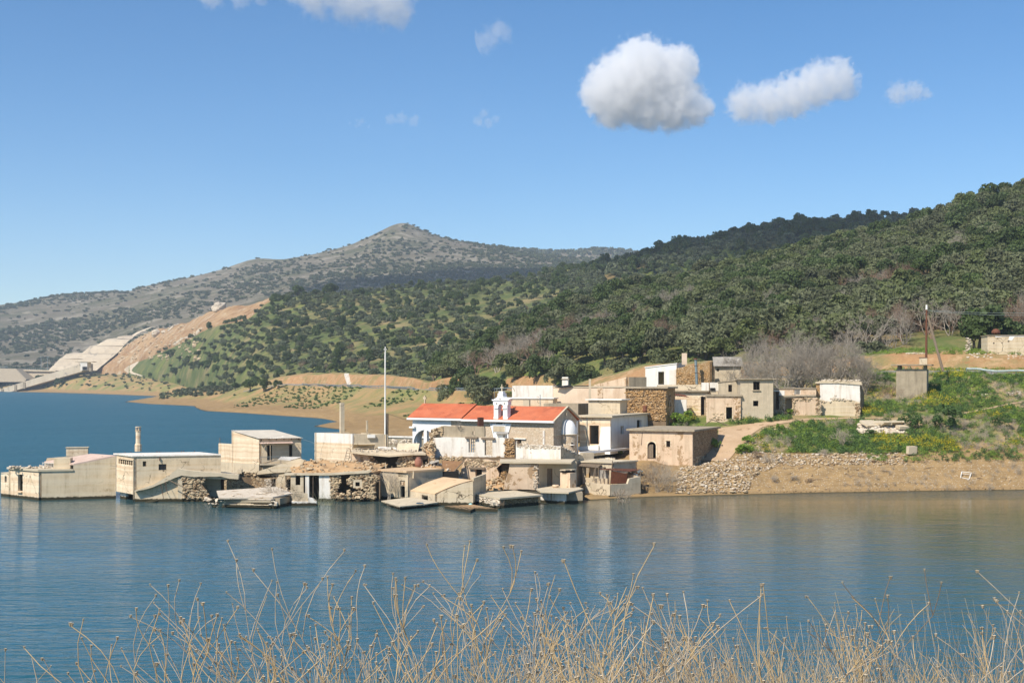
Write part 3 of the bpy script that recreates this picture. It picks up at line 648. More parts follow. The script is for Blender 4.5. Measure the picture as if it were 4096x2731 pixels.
def foot(xL, xR, xB, Y, ang):
    """plan corners FL, FR, BR, BL from three picture columns, the distance of FL and the wall's turn in degrees"""
    a = RAD(ang); t = Vector((math.cos(a), math.sin(a))); b = Vector((-math.sin(a), math.cos(a)))
    fl = Vector(((xL - CX) / F * Y, Y))
    def along(p, d, x):
        k = (x - CX) / F; return (p.x - p.y * k) / (d.y * k - d.x)
    fr = fl + t * along(fl, t, xR)
    dd = along(fr, b, xB) if xB is not None else 5.0
    if not 0.5 < dd < 30: dd = 6.0
    return [fl, fr, fr + b * dd, fl + b * dd]
def walls(th, ft, zb, zt, mat, front=(), right=(), thick=0.35, left=(), back=()):
    zt = zt if isinstance(zt, (list, tuple)) else [zt] * 4
    mats = mat if isinstance(mat, (list, tuple)) else [mat] * 4
    fl, fr, br, bl = [V2(p) for p in ft]
    pf = PL(fl, fr); panel('wall', th, mats[0], pf, [(0, zb), (pf.w, zb), (pf.w, zt[1]), (0, zt[0])], front, thick)
    b = (br - fr).normalized()
    pr = PL(fr, br); panel('wall', th, mats[1], pr, [(thick, zb), (pr.w - thick, zb), (pr.w - thick, zt[2] + (zt[1] - zt[2]) * thick / pr.w), (thick, zt[1] + (zt[2] - zt[1]) * thick / pr.w)], right, thick)
    pb = PL(br, bl); panel('wall', th, mats[2], pb, [(0, zb), (pb.w, zb), (pb.w, zt[3]), (0, zt[2])], back, thick)
    p_ = PL(bl, fl); panel('wall', th, mats[3], p_, [(thick, zb), (p_.w - thick, zb), (p_.w - thick, zt[0]), (thick, zt[3])], left, thick)
    return pf, pr
def flat_roof(th, ft, z, mat, over=0.3, t=0.2, name='roof'):
    zz = z if isinstance(z, (list, tuple)) else [z] * 4
    return slab(name, th, [(p.x, p.y, q) for p, q in zip(grow(ft, over), zz)], t, mat)
def frame(parent, pl, h, mat, w=0.1, d=0.08, off=-0.1, sill=None, mull=0, trans=0, pane=None):
    u0 = min(q[0] for q in h); u1 = max(q[0] for q in h); z0 = min(q[1] for q in h); z1 = max(q[1] for q in h); ang = math.atan2(pl.t.y, pl.t.x)
    def bar(ua, ub, za, zb, nm='frame'):
        c = pl.pt((ua + ub) / 2, (za + zb) / 2, off); return box(nm, parent, c, (ub - ua, d, zb - za), mat, ang)
    bar(u0, u0 + w, z0, z1); bar(u1 - w, u1, z0, z1); bar(u0 + w, u1 - w, z1 - w, z1)
    for i in range(mull):
        uc = u0 + (u1 - u0) * (i + 1) / (mull + 1); bar(uc - w / 3, uc + w / 3, z0, z1 - w, 'mullion')
    for i in range(trans):
        zc = z0 + (z1 - z0) * (i + 1) / (trans + 1); bar(u0 + w, u1 - w, zc - w / 3, zc + w / 3, 'transom')
    if sill is not None:
        box('sill', parent, pl.pt((u0 + u1) / 2, z0 - 0.05, 0.06), (u1 - u0 + 0.25, 0.3, 0.1), sill, ang)
    if pane is not None:
        box('pane', parent, pl.pt((u0 + u1) / 2, (z0 + z1) / 2, off - d), (u1 - u0 - 0.02, 0.02, z1 - z0 - 0.02), pane, ang)
def surround(parent, pl, h, mat, w=0.14, off=0.03):
    """plaster band round an opening"""
    u0 = min(q[0] for q in h); u1 = max(q[0] for q in h); z0 = min(q[1] for q in h); z1 = max(q[1] for q in h)
    panel('surround', parent, mat, pl, [(u0 - w, z0), (u1 + w, z0), (u1 + w, z1 + w), (u0 - w, z1 + w)], [[(u0 + .001, z0 + .001), (u1 - .001, z0 + .001), (u1 - .001, z1 - .001), (u0 + .001, z1 - .001)]], 0.06, off)
def arch(u0, u1, z0, zs, n=12):
    r_ = (u1 - u0) / 2; c = (u0 + u1) / 2
    return [(u0, z0), (u1, z0)] + [(c + r_ * math.cos(math.pi * i / n), zs + r_ * math.sin(math.pi * i / n)) for i in range(n + 1)]
def base3(p, z): return (p[0], p[1], z)
# ================================================================== RUINS STANDING IN THE WATER
# ---- 1 sunken house at the tip
W_ = V2(wl(A(120, 1132))); S_ = V2(wl(A(520, 1178))); E_ = V2(wl(A(1558, 1152)))
bk = W_ - S_
t1 = thing('sunken_house', 'half sunken grey house with collapsed roof at the lake tip of the village', 'house', base3((S_ + E_ + bk) / 2, -1.5))
pa = PL(W_, S_); pb_ = PL(S_, E_)
zS = pb_.uv(A(520, 790))[1]
win = pa.rect(A(242, 828), A(305, 1052))
panel('wall', t1, MT['cream'], pa, [(0, -1.5), (pa.w, -1.5), (pa.w, zS), (0, zS)], [win], 0.3)
box('window_sill', t1, pa.pt((win[0][0] + win[1][0]) / 2, win[0][1] - 0.12, 0.08), (1.0, 0.3, 0.12), MT['cream'], math.atan2(pa.t.y, pa.t.x))
panel('wall', t1, MT['grey_plaster'], pb_, [(0.3, -1.5), (pb_.w, -1.5), pb_.uv(A(1558, 578)), pb_.uv(A(987, 690)), pb_.uv(A(985, 765)), (0.3, zS)], [], 0.3)
N_ = W_ + (E_ - S_); pn = PL(E_ + bk, W_)
panel('wall', t1, MT['grey_plaster'], PL(E_ + bk, N_ - (E_ - S_)), [(0, -1.5), (pn.w, -1.5), (pn.w, zS - .05), (pn.w * 0.55, zS - .05), (pn.w * .5, zS + 1.2), (0, zS + 1.5)], [], 0.3)
uk = pb_.uv(A(985, 765))[0]; Kp = S_ + pb_.t * uk
roofq = [S_ - pb_.t * .1 + pb_.n * .12, Kp + pb_.n * .12, Kp + bk, W_ - pb_.t * .25]
slab('roof', t1, [(q.x, q.y, zS + 0.22) for q in roofq], 0.22, MT['slab'])
q1 = at(A(987, 686), pb_.p0.y + pb_.t.y * uk); q2 = at(A(1558, 572), E_.y)
bkd = Vector((bk.x, bk.y, 0))
slab('roof', t1, [q1, q2, q2 + bkd * 0.8, q1 + bkd * 0.95], 0.16, MT['pinkroof'])
box('roof_stub', t1, at(A(850, 680), 152.8) + Vector((0, 0, .02)), (1.9, 1.2, 1.25), MT['grey_plaster'], math.atan2(pb_.t.y, pb_.t.x) - .2)
tk = atz(A(1040, 550), 4.6)
box('water_tank', t1, tk + Vector((0, 0, 0.25)), (2.6, 1.3, 1.0), MT['cream'], 0.25)
box('tank_lid', t1, tk + Vector((0, 0, 0.79)), (2.75, 1.45, 0.08), MT['slab'], 0.25)
box('tank_base', t1, tk + Vector((0, 0, -2.2)), (2.5, 1.2, 3.9), MT['grey_plaster'], 0.25)
for i in range(8):
    p = at(A(575 + i * 20, 745), 153.2 + i * .05); tube('railing_bar', t1, p - Vector((0, 0, .1)), p + Vector((0, 0, 0.62)), 0.025, MT['white'])
tube('railing_rail', t1, at(A(565, 672), 153.2) , at(A(735, 680), 153.6), 0.035, MT['white'])
for k in range(34):
    p = atz(A(rng.uniform(140, 700), 730), zS + 0.3); f_ = rng.random()
    stone_at(t1, (p.x, p.y - 1 + rng.uniform(-1, 1), zS + 0.26 + f_ * 0.2), (rng.uniform(.2, .7), rng.uniform(.2, .5), rng.uniform(.1, .28)), rng.uniform(0, 3), 'pale', 0.5, 'rubble_stone')
an = foot(A(12, 0)[0], A(122, 0)[0], None, W_.y + 1.3, -40); an = [an[0], an[1], an[1] + Vector((2, 3)), an[0] + Vector((2, 3))]
pf = PL(an[0], an[1]); panel('annex_wall', t1, MT['cream'], pf, [(0, -1.5), (pf.w, -1.5), (pf.w, 2.75), (0, 2.6)], [pf.rect(A(62, 850), A(90, 935))], 0.25)
slab('annex_roof', t1, [(q.x, q.y, 2.82) for q in an], 0.12, MT['slab'])
# ---- 2 tall house with the chimney
G_ = V2(wl(A(1797, 1197))); dR = Vector((.964, .267)).normalized()
t2 = thing('tall_house', 'tall grey plastered house with slender concrete chimney on its flat white roof', 'house', base3((G_ + E_) / 2 + Vector((3, 4)), -1.5))
p2 = PL(E_ + Vector((.05, 0)), G_); zr = p2.uv(A(1790, 590))[1]
vent = p2.rect(A(1592, 632), A(1785, 700)); zl = p2.uv(A(1700, 1080))[1]
panel('wall', t2, MT['cream'], p2, [(0, zl), (p2.w, zl), (p2.w, zr), (0, zr)], [vent], 0.3)
for i in range(7):
    u = vent[0][0] + (vent[1][0] - vent[0][0]) * (i + .5) / 7
    lathe('baluster', t2, p2.pt(u, vent[0][1], -0.15), [(.07, 0), (.045, .12), (.09, .3), (.05, .45), (.07, vent[2][1] - vent[0][1])], MT['cream'], 8)
hl = p2.rect(A(1640, 1095), A(1770, 1150)); hl = [(hl[0][0], -1.0), (hl[1][0], -1.0), hl[2], hl[3]]
panel('wall', t2, MT['white_worn'], p2, [(0, -1.5), (p2.w, -1.5), (p2.w, zl), (0, zl)], [hl], 0.3, -0.45)
p3 = PL(G_, G_ + dR * 9.7)
w1 = p3.rect(A(1918, 652), A(1966, 722)); w2_ = p3.rect(A(2132, 690), A(2235, 772))
panel('wall', t2, MT['grey_plaster'], p3, [(0.3, -1.5), (p3.w, -1.5), (p3.w, zr), (0.3, zr)], [w1, w2_], 0.3)
frame(t2, p3, w1, MT['wood'], .07, .08, -.15); frame(t2, p3, w2_, MT['dark_wood'], .07, .08, -.15, None, 1, 1, MT['glass_dark'])
tube('downpipe', t2, p3.pt(-0.02, -.5, .06), p3.pt(-0.02, zr - .3, .06), 0.05, MT['dark_concrete'])
bb = (E_ - G_)
roof2 = [G_ - dR * .15 + p3.n * .12, G_ + dR * 9.75 + p3.n * .12, G_ + dR * 9.75 + bb * 1.1, E_ - dR * .1 + bb * .1]
slab('roof', t2, [(q.x, q.y, zr + 0.14) for q in roof2], 0.14, MT['white_worn'])
for k in range(7):
    q = roof2[3].lerp(roof2[2], rng.uniform(.1, .95)); box('roof_bolt', t2, (q.x, q.y, zr + .2), (.06, .06, rng.uniform(.1, .3)), MT['rust'])
panel('wall', t2, MT['grey_plaster'], PL(roof2[2], roof2[3]), [(0.2, -1.5), (9, -1.5), (9, zr), (0.2, zr)], [], 0.3, -.3)
panel('wall', t2, MT['grey_plaster'], PL(G_ + dR * 9.7, G_ + dR * 9.7 + bb * 1.05), [(0.35, -1.5), (5, -1.5), (5, zr), (0.35, zr)], [], 0.3, -.01)
cb = atz(A(1857, 515), zr + .14)
ch = lathe('chimney', t2, cb, [(0.42, -.05), (0.42, .75), (.3, .95), (.3, 2.35), (.36, 2.4), (.36, 2.5), (.3, 2.5)], MT['cream'], 8, smooth=False)
for i in range(4):
    a = i * math.pi / 2 + .4; box('cap_post', ch, cb + Vector((.24 * math.cos(a), .24 * math.sin(a), 2.68)), (.1, .1, .36), MT['cream'])
lathe('chimney_cap', ch, cb + Vector((0, 0, 2.86)), [(.0, .1), (.36, .08), (.36, 0), (0, 0)], MT['cream'], 8, smooth=False)
box('bracket', t2, p3.pt(p3.uv(A(2145, 620))[0], p3.uv(A(2145, 620))[1], .1), (.06, .25, .4), MT['rust'], .2)
# ---- 3 stair band and collapsed ground floor beside it
P1 = PL((G_.x + .25, G_.y - .35), (-31.5, 149.5))
t3 = thing('collapsed_house', 'collapsed rubble stone house with black hole under a broken concrete floor edge', 'ruin', base3(P1.pt(5, 0), -1))
band = P1.poly([A(1812, 1042), B(60, 960), B(200, 878), B(380, 748), B(480, 770), B(800, 800), B(1195, 832), B(1190, 892), B(1060, 882), B(950, 852), B(600, 862), B(430, 842), B(340, 872), B(200, 935), B(40, 1000), A(1812, 1062)])
panel('floor_edge', t3, MT['slab'], P1, jag(band, 0.03, .5), [], 1.1, 0.25)
panel('recess_wall', t3, MT['grey_plaster'], P1, P1.poly([A(1800, 1060), B(40, 975), B(340, 850), B(445, 830), B(445, 1300), A(1800, 1300)]), [], .3, -.35)
swp = P1.poly([B(438, 840), B(770, 866), B(705, 975), B(775, 1060), B(835, 1185), B(800, 1300), B(438, 1300)])
st = panel('stone_wall', t3, MT['mortar'], P1, jag(swp, .05, .4), [], .4, -.05)
lay_stones(st, P1, P1.poly([B(440, 850), B(755, 872), B(690, 975), B(760, 1055), B(830, 1200), B(440, 1200)]), (), .34, 0.0, 'stone', 170)
panel('pier', t3, MT['concrete'], P1, P1.poly([B(375, 880), B(438, 870), B(438, 1300), B(375, 1300)]), [], .35, .06)
slab('floor_slab', t3, [(P1.pt(u, 0, o).x, P1.pt(u, 0, o).y, z) for u, o, z in ((3.4, -.2, 3.0), (10.6, -.2, 2.75), (11.2, -6, 2.9), (2.5, -6, 3.1))], .25, MT['slab'])
box('back_wall', t3, P1.pt(8, .8, -5.2), (9, .3, 4.2), MT['mortar'], .05)
panel('end_wall', t3, MT['stonewall'], PL((P1.pt(10.3, 0, .2).x, P1.pt(10.3, 0, .2).y), (P1.pt(13.2, 0, -3).x, P1.pt(13.2, 0, -3).y)), [(0, -1), (4.2, -1), (4.2, 1.4), (2.6, 2.1), (.5, 2.75), (0, 2.4)], [], .45)
tube('fallen_pole', t3, P1.pt(*P1.uv(B(270, 895)), .9), P1.pt(*P1.uv(B(690, 1090)), 1.5), .05, MT['wood'])
for a, b_ in ((B(150, 960), B(280, 1140)), (B(210, 930), B(330, 1070))): tube('bar', t3, P1.pt(*P1.uv(a), .3), P1.pt(P1.uv(b_)[0] - .6, P1.uv(b_)[1], 1.2), .03, MT['dark_rust'])
for a, b_, w_ in ((B(0, 1185), B(60, 1200), .7),):
    stone_at(t3, wl(B(25, 1200)) + Vector((0, 0, .05)), (1.4, .8, .35), .2, 'stone', .1, 'boulder')
for k in range(26):
    p = wl(B(rng.uniform(700, 900), rng.uniform(1180, 1240))); stone_at(t3, p + Vector((0, .6, rng.uniform(0, .5))), (rng.uniform(.25, .6), rng.uniform(.25, .5), rng.uniform(.2, .35)), rng.uniform(0, 3), 'pale', .4, 'fallen_stone')
# ---- 4 fallen roof slab and the stack of broken layers under it
sl = [atz(B(895, 1047), 1.55), atz(B(1700, 992), 1.75), atz(B(1917, 1080), 1.35), atz(B(1650, 1132), 1.15), atz(B(930, 1142), 1.15)]
t4 = thing('fallen_roof_slab', 'tilted fallen concrete roof slab lying on broken layered masonry at the waterline', 'slab', base3(sl[4], 0))
slab('slab', t4, sl, .16, MT['pale_stone'])
PF = PL((wl(B(935, 1275)).x, wl(B(935, 1275)).y), (wl(B(1680, 1292)).x, wl(B(1680, 1292)).y))
for k in range(15):
    z = 0.02 + k * .066; u0 = rng.uniform(0, .8) + (1 - z) * .05; u1 = PF.w - rng.uniform(0, .7) - z * .25
    if k in (6, 7, 8): u1 = PF.w * rng.uniform(.45, .7)
    c = PF.pt((u0 + u1) / 2, z, rng.uniform(-.9, -.55) - z * .55)
    box('broken_layer', t4, c, (u1 - u0, rng.uniform(1.3, 1.7), rng.uniform(.04, .075)), rng.choice([MT['pale_stone'], MT['concrete'], MT['slab']]), math.atan2(PF.t.y, PF.t.x) + rng.uniform(-.02, .02), rng.uniform(-.05, .03), rng.uniform(-.012, .012))
box('core', t4, PF.pt(PF.w / 2, .4, -3.2), (PF.w * .98, 3.4, 1.2), MT['dark_concrete'], math.atan2(PF.t.y, PF.t.x))
for k in range(24):
    u = rng.choice([rng.uniform(-1.3, .6), rng.uniform(PF.w - .6, PF.w + .3)]); stone_at(t4, PF.pt(u, rng.uniform(0, .7), rng.uniform(-.8, .0)), (rng.uniform(.25, .6), rng.uniform(.3, .5), rng.uniform(.15, .3)), rng.uniform(0, 3), 'pale', .4, 'loose_stone')
for k in range(12):
    p = sl[4].lerp(sl[2], rng.uniform(.1, .9)); stone_at(t4, p + Vector((0, rng.uniform(.3, 1.6), .12)), (rng.uniform(.2, .6), rng.uniform(.2, .4), .12), rng.uniform(0, 3), 'pale', .4, 'loose_stone')
# ---- 5 cream house with awning and balcony
K5 = V2(at(B(1465, 690), 163)); dL = Vector((-.765, .645)).normalized()
t5 = thing('cream_house', 'cream house with corrugated sheet roof, balcony and faded pink awning', 'house', base3(K5, 0))
p5 = PL(K5 - (-dL) * 8.2, K5); p5 = PL(K5 + dL * 8.15, K5); p5r = PL(K5, K5 + dR * 5.25)
zK = p5.uv(B(1465, 348))[1]; zL_ = p5.uv(B(1097, 245))[1]; uu = p5.uv(B(1097, 245))[0]; zE = p5.uv(B(925, 412))[1]; zP = p5.uv(B(1465, 690))[1]
panel('wall', t5, MT['cream'], p5, [(0, zP), (p5.w, zP), (p5.w, zK), (uu, zL_), (uu, zE), (0, zE)], [], .3)
panel('plinth', t5, MT['concrete'], p5, [(0, -1), (p5.w + .1, -1), (p5.w + .1, zP), (0, zP)], [], .35, .08)
d1 = p5r.rect(B(1575, 440), B(1640, 640)); d2 = p5r.rect(B(1870, 430), B(1912, 600))
panel('wall', t5, MT['grey_plaster'], p5r, [(.3, zP), (p5r.w, zP), (p5r.w, zK), (.3, zK)], [d1, d2], .3)
panel('plinth', t5, MT['concrete'], p5r, [(.35, -1), (p5r.w, -1), (p5r.w, zP), (.35, zP)], [], .35, .08)
frame(t5, p5r, d1, MT['dark_wood'], .06, .08, -.1); frame(t5, p5r, d2, MT['dark_wood'], .06, .08, -.1)
BL5 = K5 + dL * 5.45; BR5 = BL5 + dR * 5.25
panel('wall', t5, MT['cream'], PL(BR5, BL5), [(0, -1), (5.25, -1), (5.25, zL_ - .02), (0, zL_ - .02)], [], .3)
panel('wall', t5, MT['cream'], PL(K5 + dR * 5.25, BR5), [(.35, -1), (5.05, -1), (5.05, zL_ - .05), (.35, zK - .02)], [], .3, -.01)
c5 = [K5 + p5r.n * .3 - dR * .05, K5 + dR * 5.4 + p5r.n * .3, BR5 + dR * .15, BL5 - dR * .05]
corr('roof', t5, (c5[0].x, c5[0].y, zK + .04), (c5[1].x, c5[1].y, zK + .04), (c5[2].x, c5[2].y, zL_ + .06), (c5[3].x, c5[3].y, zL_ + .06), MT['corr'], 26, .045)
for i in range(6):
    q = K5 + dR * (.3 + i * .92); box('rafter_end', t5, (q.x + p5r.n.x * .12, q.y + p5r.n.y * .12, zK - .13), (.09, .35, .12), MT['dark_wood'], math.atan2(dR.y, dR.x))
aw = [p5r.pt(.05, p5r.uv(B(1480, 398))[1], .05), p5r.pt(p5r.uv(B(1915, 390))[0], p5r.uv(B(1915, 390))[1], .05)]
corr('awning', t5, aw[0] + Vector((p5r.n.x * 1.0, p5r.n.y * 1.0, -.1)), aw[1] + Vector((p5r.n.x * 1.0, p5r.n.y * 1.0, -.1)), aw[1], aw[0], MT['pinkroof'], 22, .03)
slab('balcony_floor', t5, [p5r.pt(.1, zP + .05, .02), p5r.pt(.1, zP + .05, 1.0), p5r.pt(3.2, zP + .05, 1.0), p5r.pt(3.2, zP + .05, .02)], .14, MT['concrete'])
for i in range(24):
    u = .12 + i * .13; tube('railing_bar', t5, p5r.pt(u, zP + .05, .95), p5r.pt(u, zP + .95, .95), .018, MT['galv'], n=5)
tube('railing_rail', t5, p5r.pt(.1, zP + .95, .95), p5r.pt(3.2, zP + .95, .95), .03, MT['galv'])
tube('awning_strut', t5, p5r.pt(.0, zP + .1, .1), p5r.pt(.75, p5r.uv(B(1545, 430))[1], 1.0), .035, MT['cream'])
tube('awning_post', t5, p5r.pt(1.3, zP + .05, .95), p5r.pt(1.3, zK - .8, .95), .03, MT['cream'])
tube('aerial', t5, p5.pt(.15, zE, -.1), p5.pt(.15, zE + .75, -.1), .04, MT['wood'])
# ---- 6 slanted grey wall and stone back rooms
P6 = PL((-31.3, 154.5), (-20.5, 154.0))
t6 = thing('slanting_wall_ruin', 'slanting grey concrete stair wall above broken stone rooms with small doorways', 'ruin', base3(P6.pt(5, 0), 0))
panel('slanting_wall', t6, MT['grey_plaster'], P6, P6.poly([B(1435, 832), B(1460, 785), B(1700, 705), B(2020, 612), B(2075, 640), B(2020, 780), B(1820, 800), B(1700, 805)]), [], .4, .2)
pts6 = P6.poly([B(1205, 850), B(1210, 800), B(1440, 815), B(1700, 800), B(2000, 780), B(2030, 850), B(1895, 850), B(1895, 1200), B(1480, 1200), B(1300, 1000)])
panel('stone_wall', t6, MT['stonewall'], P6, jag(pts6, .05, .5), [P6.poly([B(1445, 845), B(1730, 815), B(1720, 870), B(1480, 880)]), P6.poly([B(1640, 895), B(1690, 885), B(1690, 1000), B(1640, 1000)]), P6.poly([B(1835, 900), B(1890, 890), B(1885, 1060), B(1830, 1040)])], .45)
panel('plaster_pier', t6, MT['grey_plaster'], P6, P6.poly([B(1740, 830), B(1820, 820), B(1830, 1150), B(1690, 1150), B(1700, 900)]), [], .3, .1)
lay_stones(t6, P6, P6.poly([B(1210, 800), B(1450, 790), B(1450, 850), B(1225, 850)]), (), .34, .05, 'stone', 30)
lay_stones(t6, P6, P6.poly([B(1555, 890), B(1640, 890), B(1640, 1000), B(1555, 1000)]), (), .3, .05, 'pale', 24)
box('stub', t6, P6.pt(*P6.uv(B(1215, 785)), .2), (.5, .5, .5), MT['concrete'])
box('back_wall', t6, P6.pt(6, 1.2, -3.2), (11, .3, 3.4), MT['mortar'])
slab('ceiling', t6, [P6.pt(.5, 2.75, -.35), P6.pt(10, 2.75, -.35), P6.pt(10, 2.75, -3.1), P6.pt(.5, 2.75, -3.1)], .2, MT['concrete'])
sheet6 = [at(B(1720, 625), 157), at(B(1885, 640), 156), at(B(2035, 595), 158), at(B(1760, 590), 160)]
corr('loose_sheet', t6, sheet6[0], sheet6[1], sheet6[2], sheet6[3], MT['white_worn'], 12, .04)
# ---- 7 front stone house with silted roof
P7 = PL((-25.6, 149.9), (-15.2, 149.2))
t7 = thing('rubble_front_house', 'low rubble stone house at the waterline with burst front and silted flat roof', 'ruin', base3(P7.pt(5, 0), -1))
edge = P7.poly([B(1815, 812), C(110, 815), C(420, 812), C(930, 775), C(960, 790), C(930, 808), C(420, 838), C(110, 838), B(1815, 838)])
panel('roof_edge', t7, MT['slab'], P7, edge, [], .8, .3)
col7 = P7.poly([B(1895, 835), B(2065, 835), B(2065, 1300), B(1895, 1300)])
panel('window_panel', t7, MT['concrete'], P7, col7, [P7.rect(B(1958, 845), B(2022, 972))], .25, .1)
panel('pier', t7, MT['white_worn'], P7, P7.poly([B(2090, 835), B(2140, 835), B(2140, 1300), B(2090, 1300)]), [], .4, .15)
panel('plaster_wall', t7, MT['white_worn'], P7, jag(P7.poly([C(256, 835), C(410, 835), C(410, 1300), C(256, 1300)]), .03, .5), [], .35, .04)
brk = P7.poly([C(520, 840), C(690, 830), C(640, 900), C(620, 950), C(680, 1000), C(850, 1030), C(880, 1080), C(700, 1110), C(510, 1080), C(495, 1020), C(560, 940)])
wn7 = P7.rect(C(745, 930), C(806, 988)); dr7 = P7.poly([C(1012, 925), C(1062, 925), C(1062, 1290), C(1012, 1290)])
st = panel('stone_wall', t7, MT['mortar'], P7, P7.poly([C(405, 835), C(930, 800), C(1000, 830), C(1075, 850), C(1075, 1300), C(405, 1300)]), [jag(brk, .06, .35), wn7, dr7], .45, -.02)
print('stones7', lay_stones(st, P7, P7.poly([C(405, 840), C(925, 808), C(1060, 850), C(1060, 1200), C(405, 1200)]), [brk, P7.rect(C(715, 905), C(835, 1005)), dr7], .33, .02, 'stone', 300, .05))
panel('window_surround', t7, MT['concrete'], P7, jag(P7.poly([C(712, 905), C(830, 895), C(840, 1005), C(715, 1010)]), .03, .3), [P7.rect(C(746, 931), C(805, 987))], .1, .1)
for k in range(46):
    u, z = P7.uv(C(rng.uniform(520, 880), rng.uniform(1040, 1190))); stone_at(t7, P7.pt(u, max(z, .05), rng.uniform(.1, .5)), (rng.uniform(.3, .65), rng.uniform(.3, .5), rng.uniform(.22, .4)), rng.uniform(0, 3), 'stone', .4, 'fallen_stone')
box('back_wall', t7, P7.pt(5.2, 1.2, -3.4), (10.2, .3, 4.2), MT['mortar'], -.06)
box('side_wall', t7, P7.pt(.3, 1.0, -1.9), (.3, 3, 3.8), MT['mortar'], -.06)
rz7 = P7.uv(C(420, 815))[1]
slab('roof', t7, [P7.pt(.0, rz7 - .03, -.35), P7.pt(9.5, rz7 + .1, -.35), P7.pt(10.6, rz7 + .2, -4.5), P7.pt(0, rz7 + .1, -4.5)], .25, MT['earth'])
tube('prop', t7, P7.pt(*P7.uv(C(178, 1160)), .1), P7.pt(*P7.uv(C(178, 835)), .1), .03, MT['wood'])
QP = PL(wl(B(1900, 1255)), wl(C(222, 1250)))
panel('quay_wall', t7, MT['white_worn'], QP, QP.poly([B(1905, 1190), B(2120, 1195), C(120, 1140), C(175, 1155), C(222, 1190), C(222, 1300), B(1905, 1300)]), [], .9)
panel('quay_block', t7, MT['concrete'], QP, QP.poly([B(1915, 1085), B(2120, 1090), B(2120, 1200), B(1915, 1200)]), [], .5, -.4)
# ---- mound of earth and stones on and behind that roof
def mound(name, label, pts, hgt, mat, nst, kind, cat='rubble', sz=(.2, .5), res=26, parent=None, amp=.25):
    """heap over a quad of ground points with separate stones scattered on it"""
    pts = [Vector(p) for p in pts]; a, b, c, d = pts; vs = []; fs = []
    ctr = (a + b + c + d) / 4
    th = parent or thing(name, label, cat, base3(ctr, min(p.z for p in pts)))
    g = {}
    for i in range(res + 1):
        for j in range(res + 1):
            u = i / res; v = j / res; p = a.lerp(b, u).lerp(d.lerp(c, u), v)
            e = min(u, 1 - u, v, 1 - v); k = min(1, e * 4)
            n = float(fbm(np.array([p.x * .9]), np.array([p.y * .9]), 2.0, 4)[0])
            g[i, j] = p + Vector((0, 0, hgt * (k * k * (3 - 2 * k)) * (0.75 + .5 * n) - .1 + amp * n * k)); vs.append(g[i, j])
    for i in range(res):
        for j in range(res):
            q = i * (res + 1) + j; fs.append((q, q + res + 1, q + res + 2, q + 1))
    mesh('heap', vs, fs, mat, th, True)
    for k in range(nst):
        p = g[rng.randint(0, res), rng.randint(0, res)]; s = rng.uniform(*sz) * rng.choice([.6, .8, 1, 1])
        stone_at(th, p + Vector((rng.uniform(-.2, .2), rng.uniform(-.2, .2), s * .2)), (s * rng.uniform(.9, 1.7), s * rng.uniform(.8, 1.3), s * rng.uniform(.5, .9)), rng.uniform(0, 3), kind, .5, 'stone')
    return th
mound('rubble_mound', 'heap of ochre earth and stones on the roof of the low waterline house', [P7.pt(.2, rz7, -.8), P7.pt(9.3, rz7 + .1, -.6), (-14.8, 156.5, 3.9), (-27, 157.5, 4.1)], .55, MT['earth'], 170, 'stone')
# ---- 8 white block house behind with posts
K8 = V2(at(C(705, 290), 160.5))
t8 = thing('white_block_house', 'small white and grey block house with two square concrete posts on top', 'house', base3(K8, 2))
p8 = PL(K8 + dL * 6.3, K8); uw = p8.uv(C(196, 275))[0]; p8 = PL(p8.pt(uw, 0), K8); p8r = PL(K8, K8 + dR * 4.4)
z8 = p8.uv(C(500, 280))[1]; zm = p8.uv(C(450, 405))[1]
panel('upper_wall', t8, MT['white_worn'], p8, [(0, zm), (p8.w, zm), (p8.w, z8), (0, z8)], [], .3)
panel('lower_wall', t8, MT['cream'], p8, [(0, 1), (p8.w, 1), (p8.w, zm), (0, zm)], [], .3)
panel('block_wall', t8, MT['blocks'], p8r, [(.3, 1), (p8r.w, 1), (p8r.w, z8 - .1), (.3, z8)], [], .3)
b8 = p8.p0 + dR * 4.4
panel('wall', t8, MT['blocks'], PL(p8r.pt(p8r.w, 0), b8), [(0.05, 1), (4.5, 1), (4.5, z8), (.05, z8 - .1)], [], .3)
panel('wall', t8, MT['blocks'], PL(b8, p8.p0), [(0.05, 1), (4.35, 1), (4.35, z8), (.05, z8)], [], .3)
slab('roof', t8, [p8.pt(.1, z8 - .15, -.1), p8r.pt(.1, z8 - .15, -.1), p8r.pt(4.3, z8 - .15, -.1), (b8.x, b8.y, z8 - .15)], .2, MT['slab'])
for x0, x1, yt, yb, YY in ((538, 590, 0, 268, 163.5), (890, 912, 105, 272, 163)):
    c = at(C((x0 + x1) / 2, yb), YY); w_ = (x1 - x0) / 3.36 / F * YY; hgt = (yb - yt) / 3.36 / F * YY
    if x0 == 538: hgt = (1765 - 1648) / F * YY * 1.02
    box('post', t8, c + Vector((0, 0, hgt / 2 - .3)), (w_, w_, hgt + .6), MT['concrete'], .5)
box('meter_box', t8, p8r.pt(p8r.uv(C(955, 315))[0], p8r.uv(C(955, 315))[1], .15), (.95, .3, .4), MT['white'], math.atan2(dR.y, dR.x))
for a, b_ in ((C(635, 490), C(598, 640)), (C(685, 490), C(650, 640))): tube('ladder_rail', t8, at(a, 157.6), at(b_, 157), .035, MT['wood'])
for k in range(4): tube('ladder_rung', t8, at(C(632 - k * 9, 510 + k * 35), 157.5), at(C(680 - k * 9, 512 + k * 35), 157.5), .025, MT['wood'])
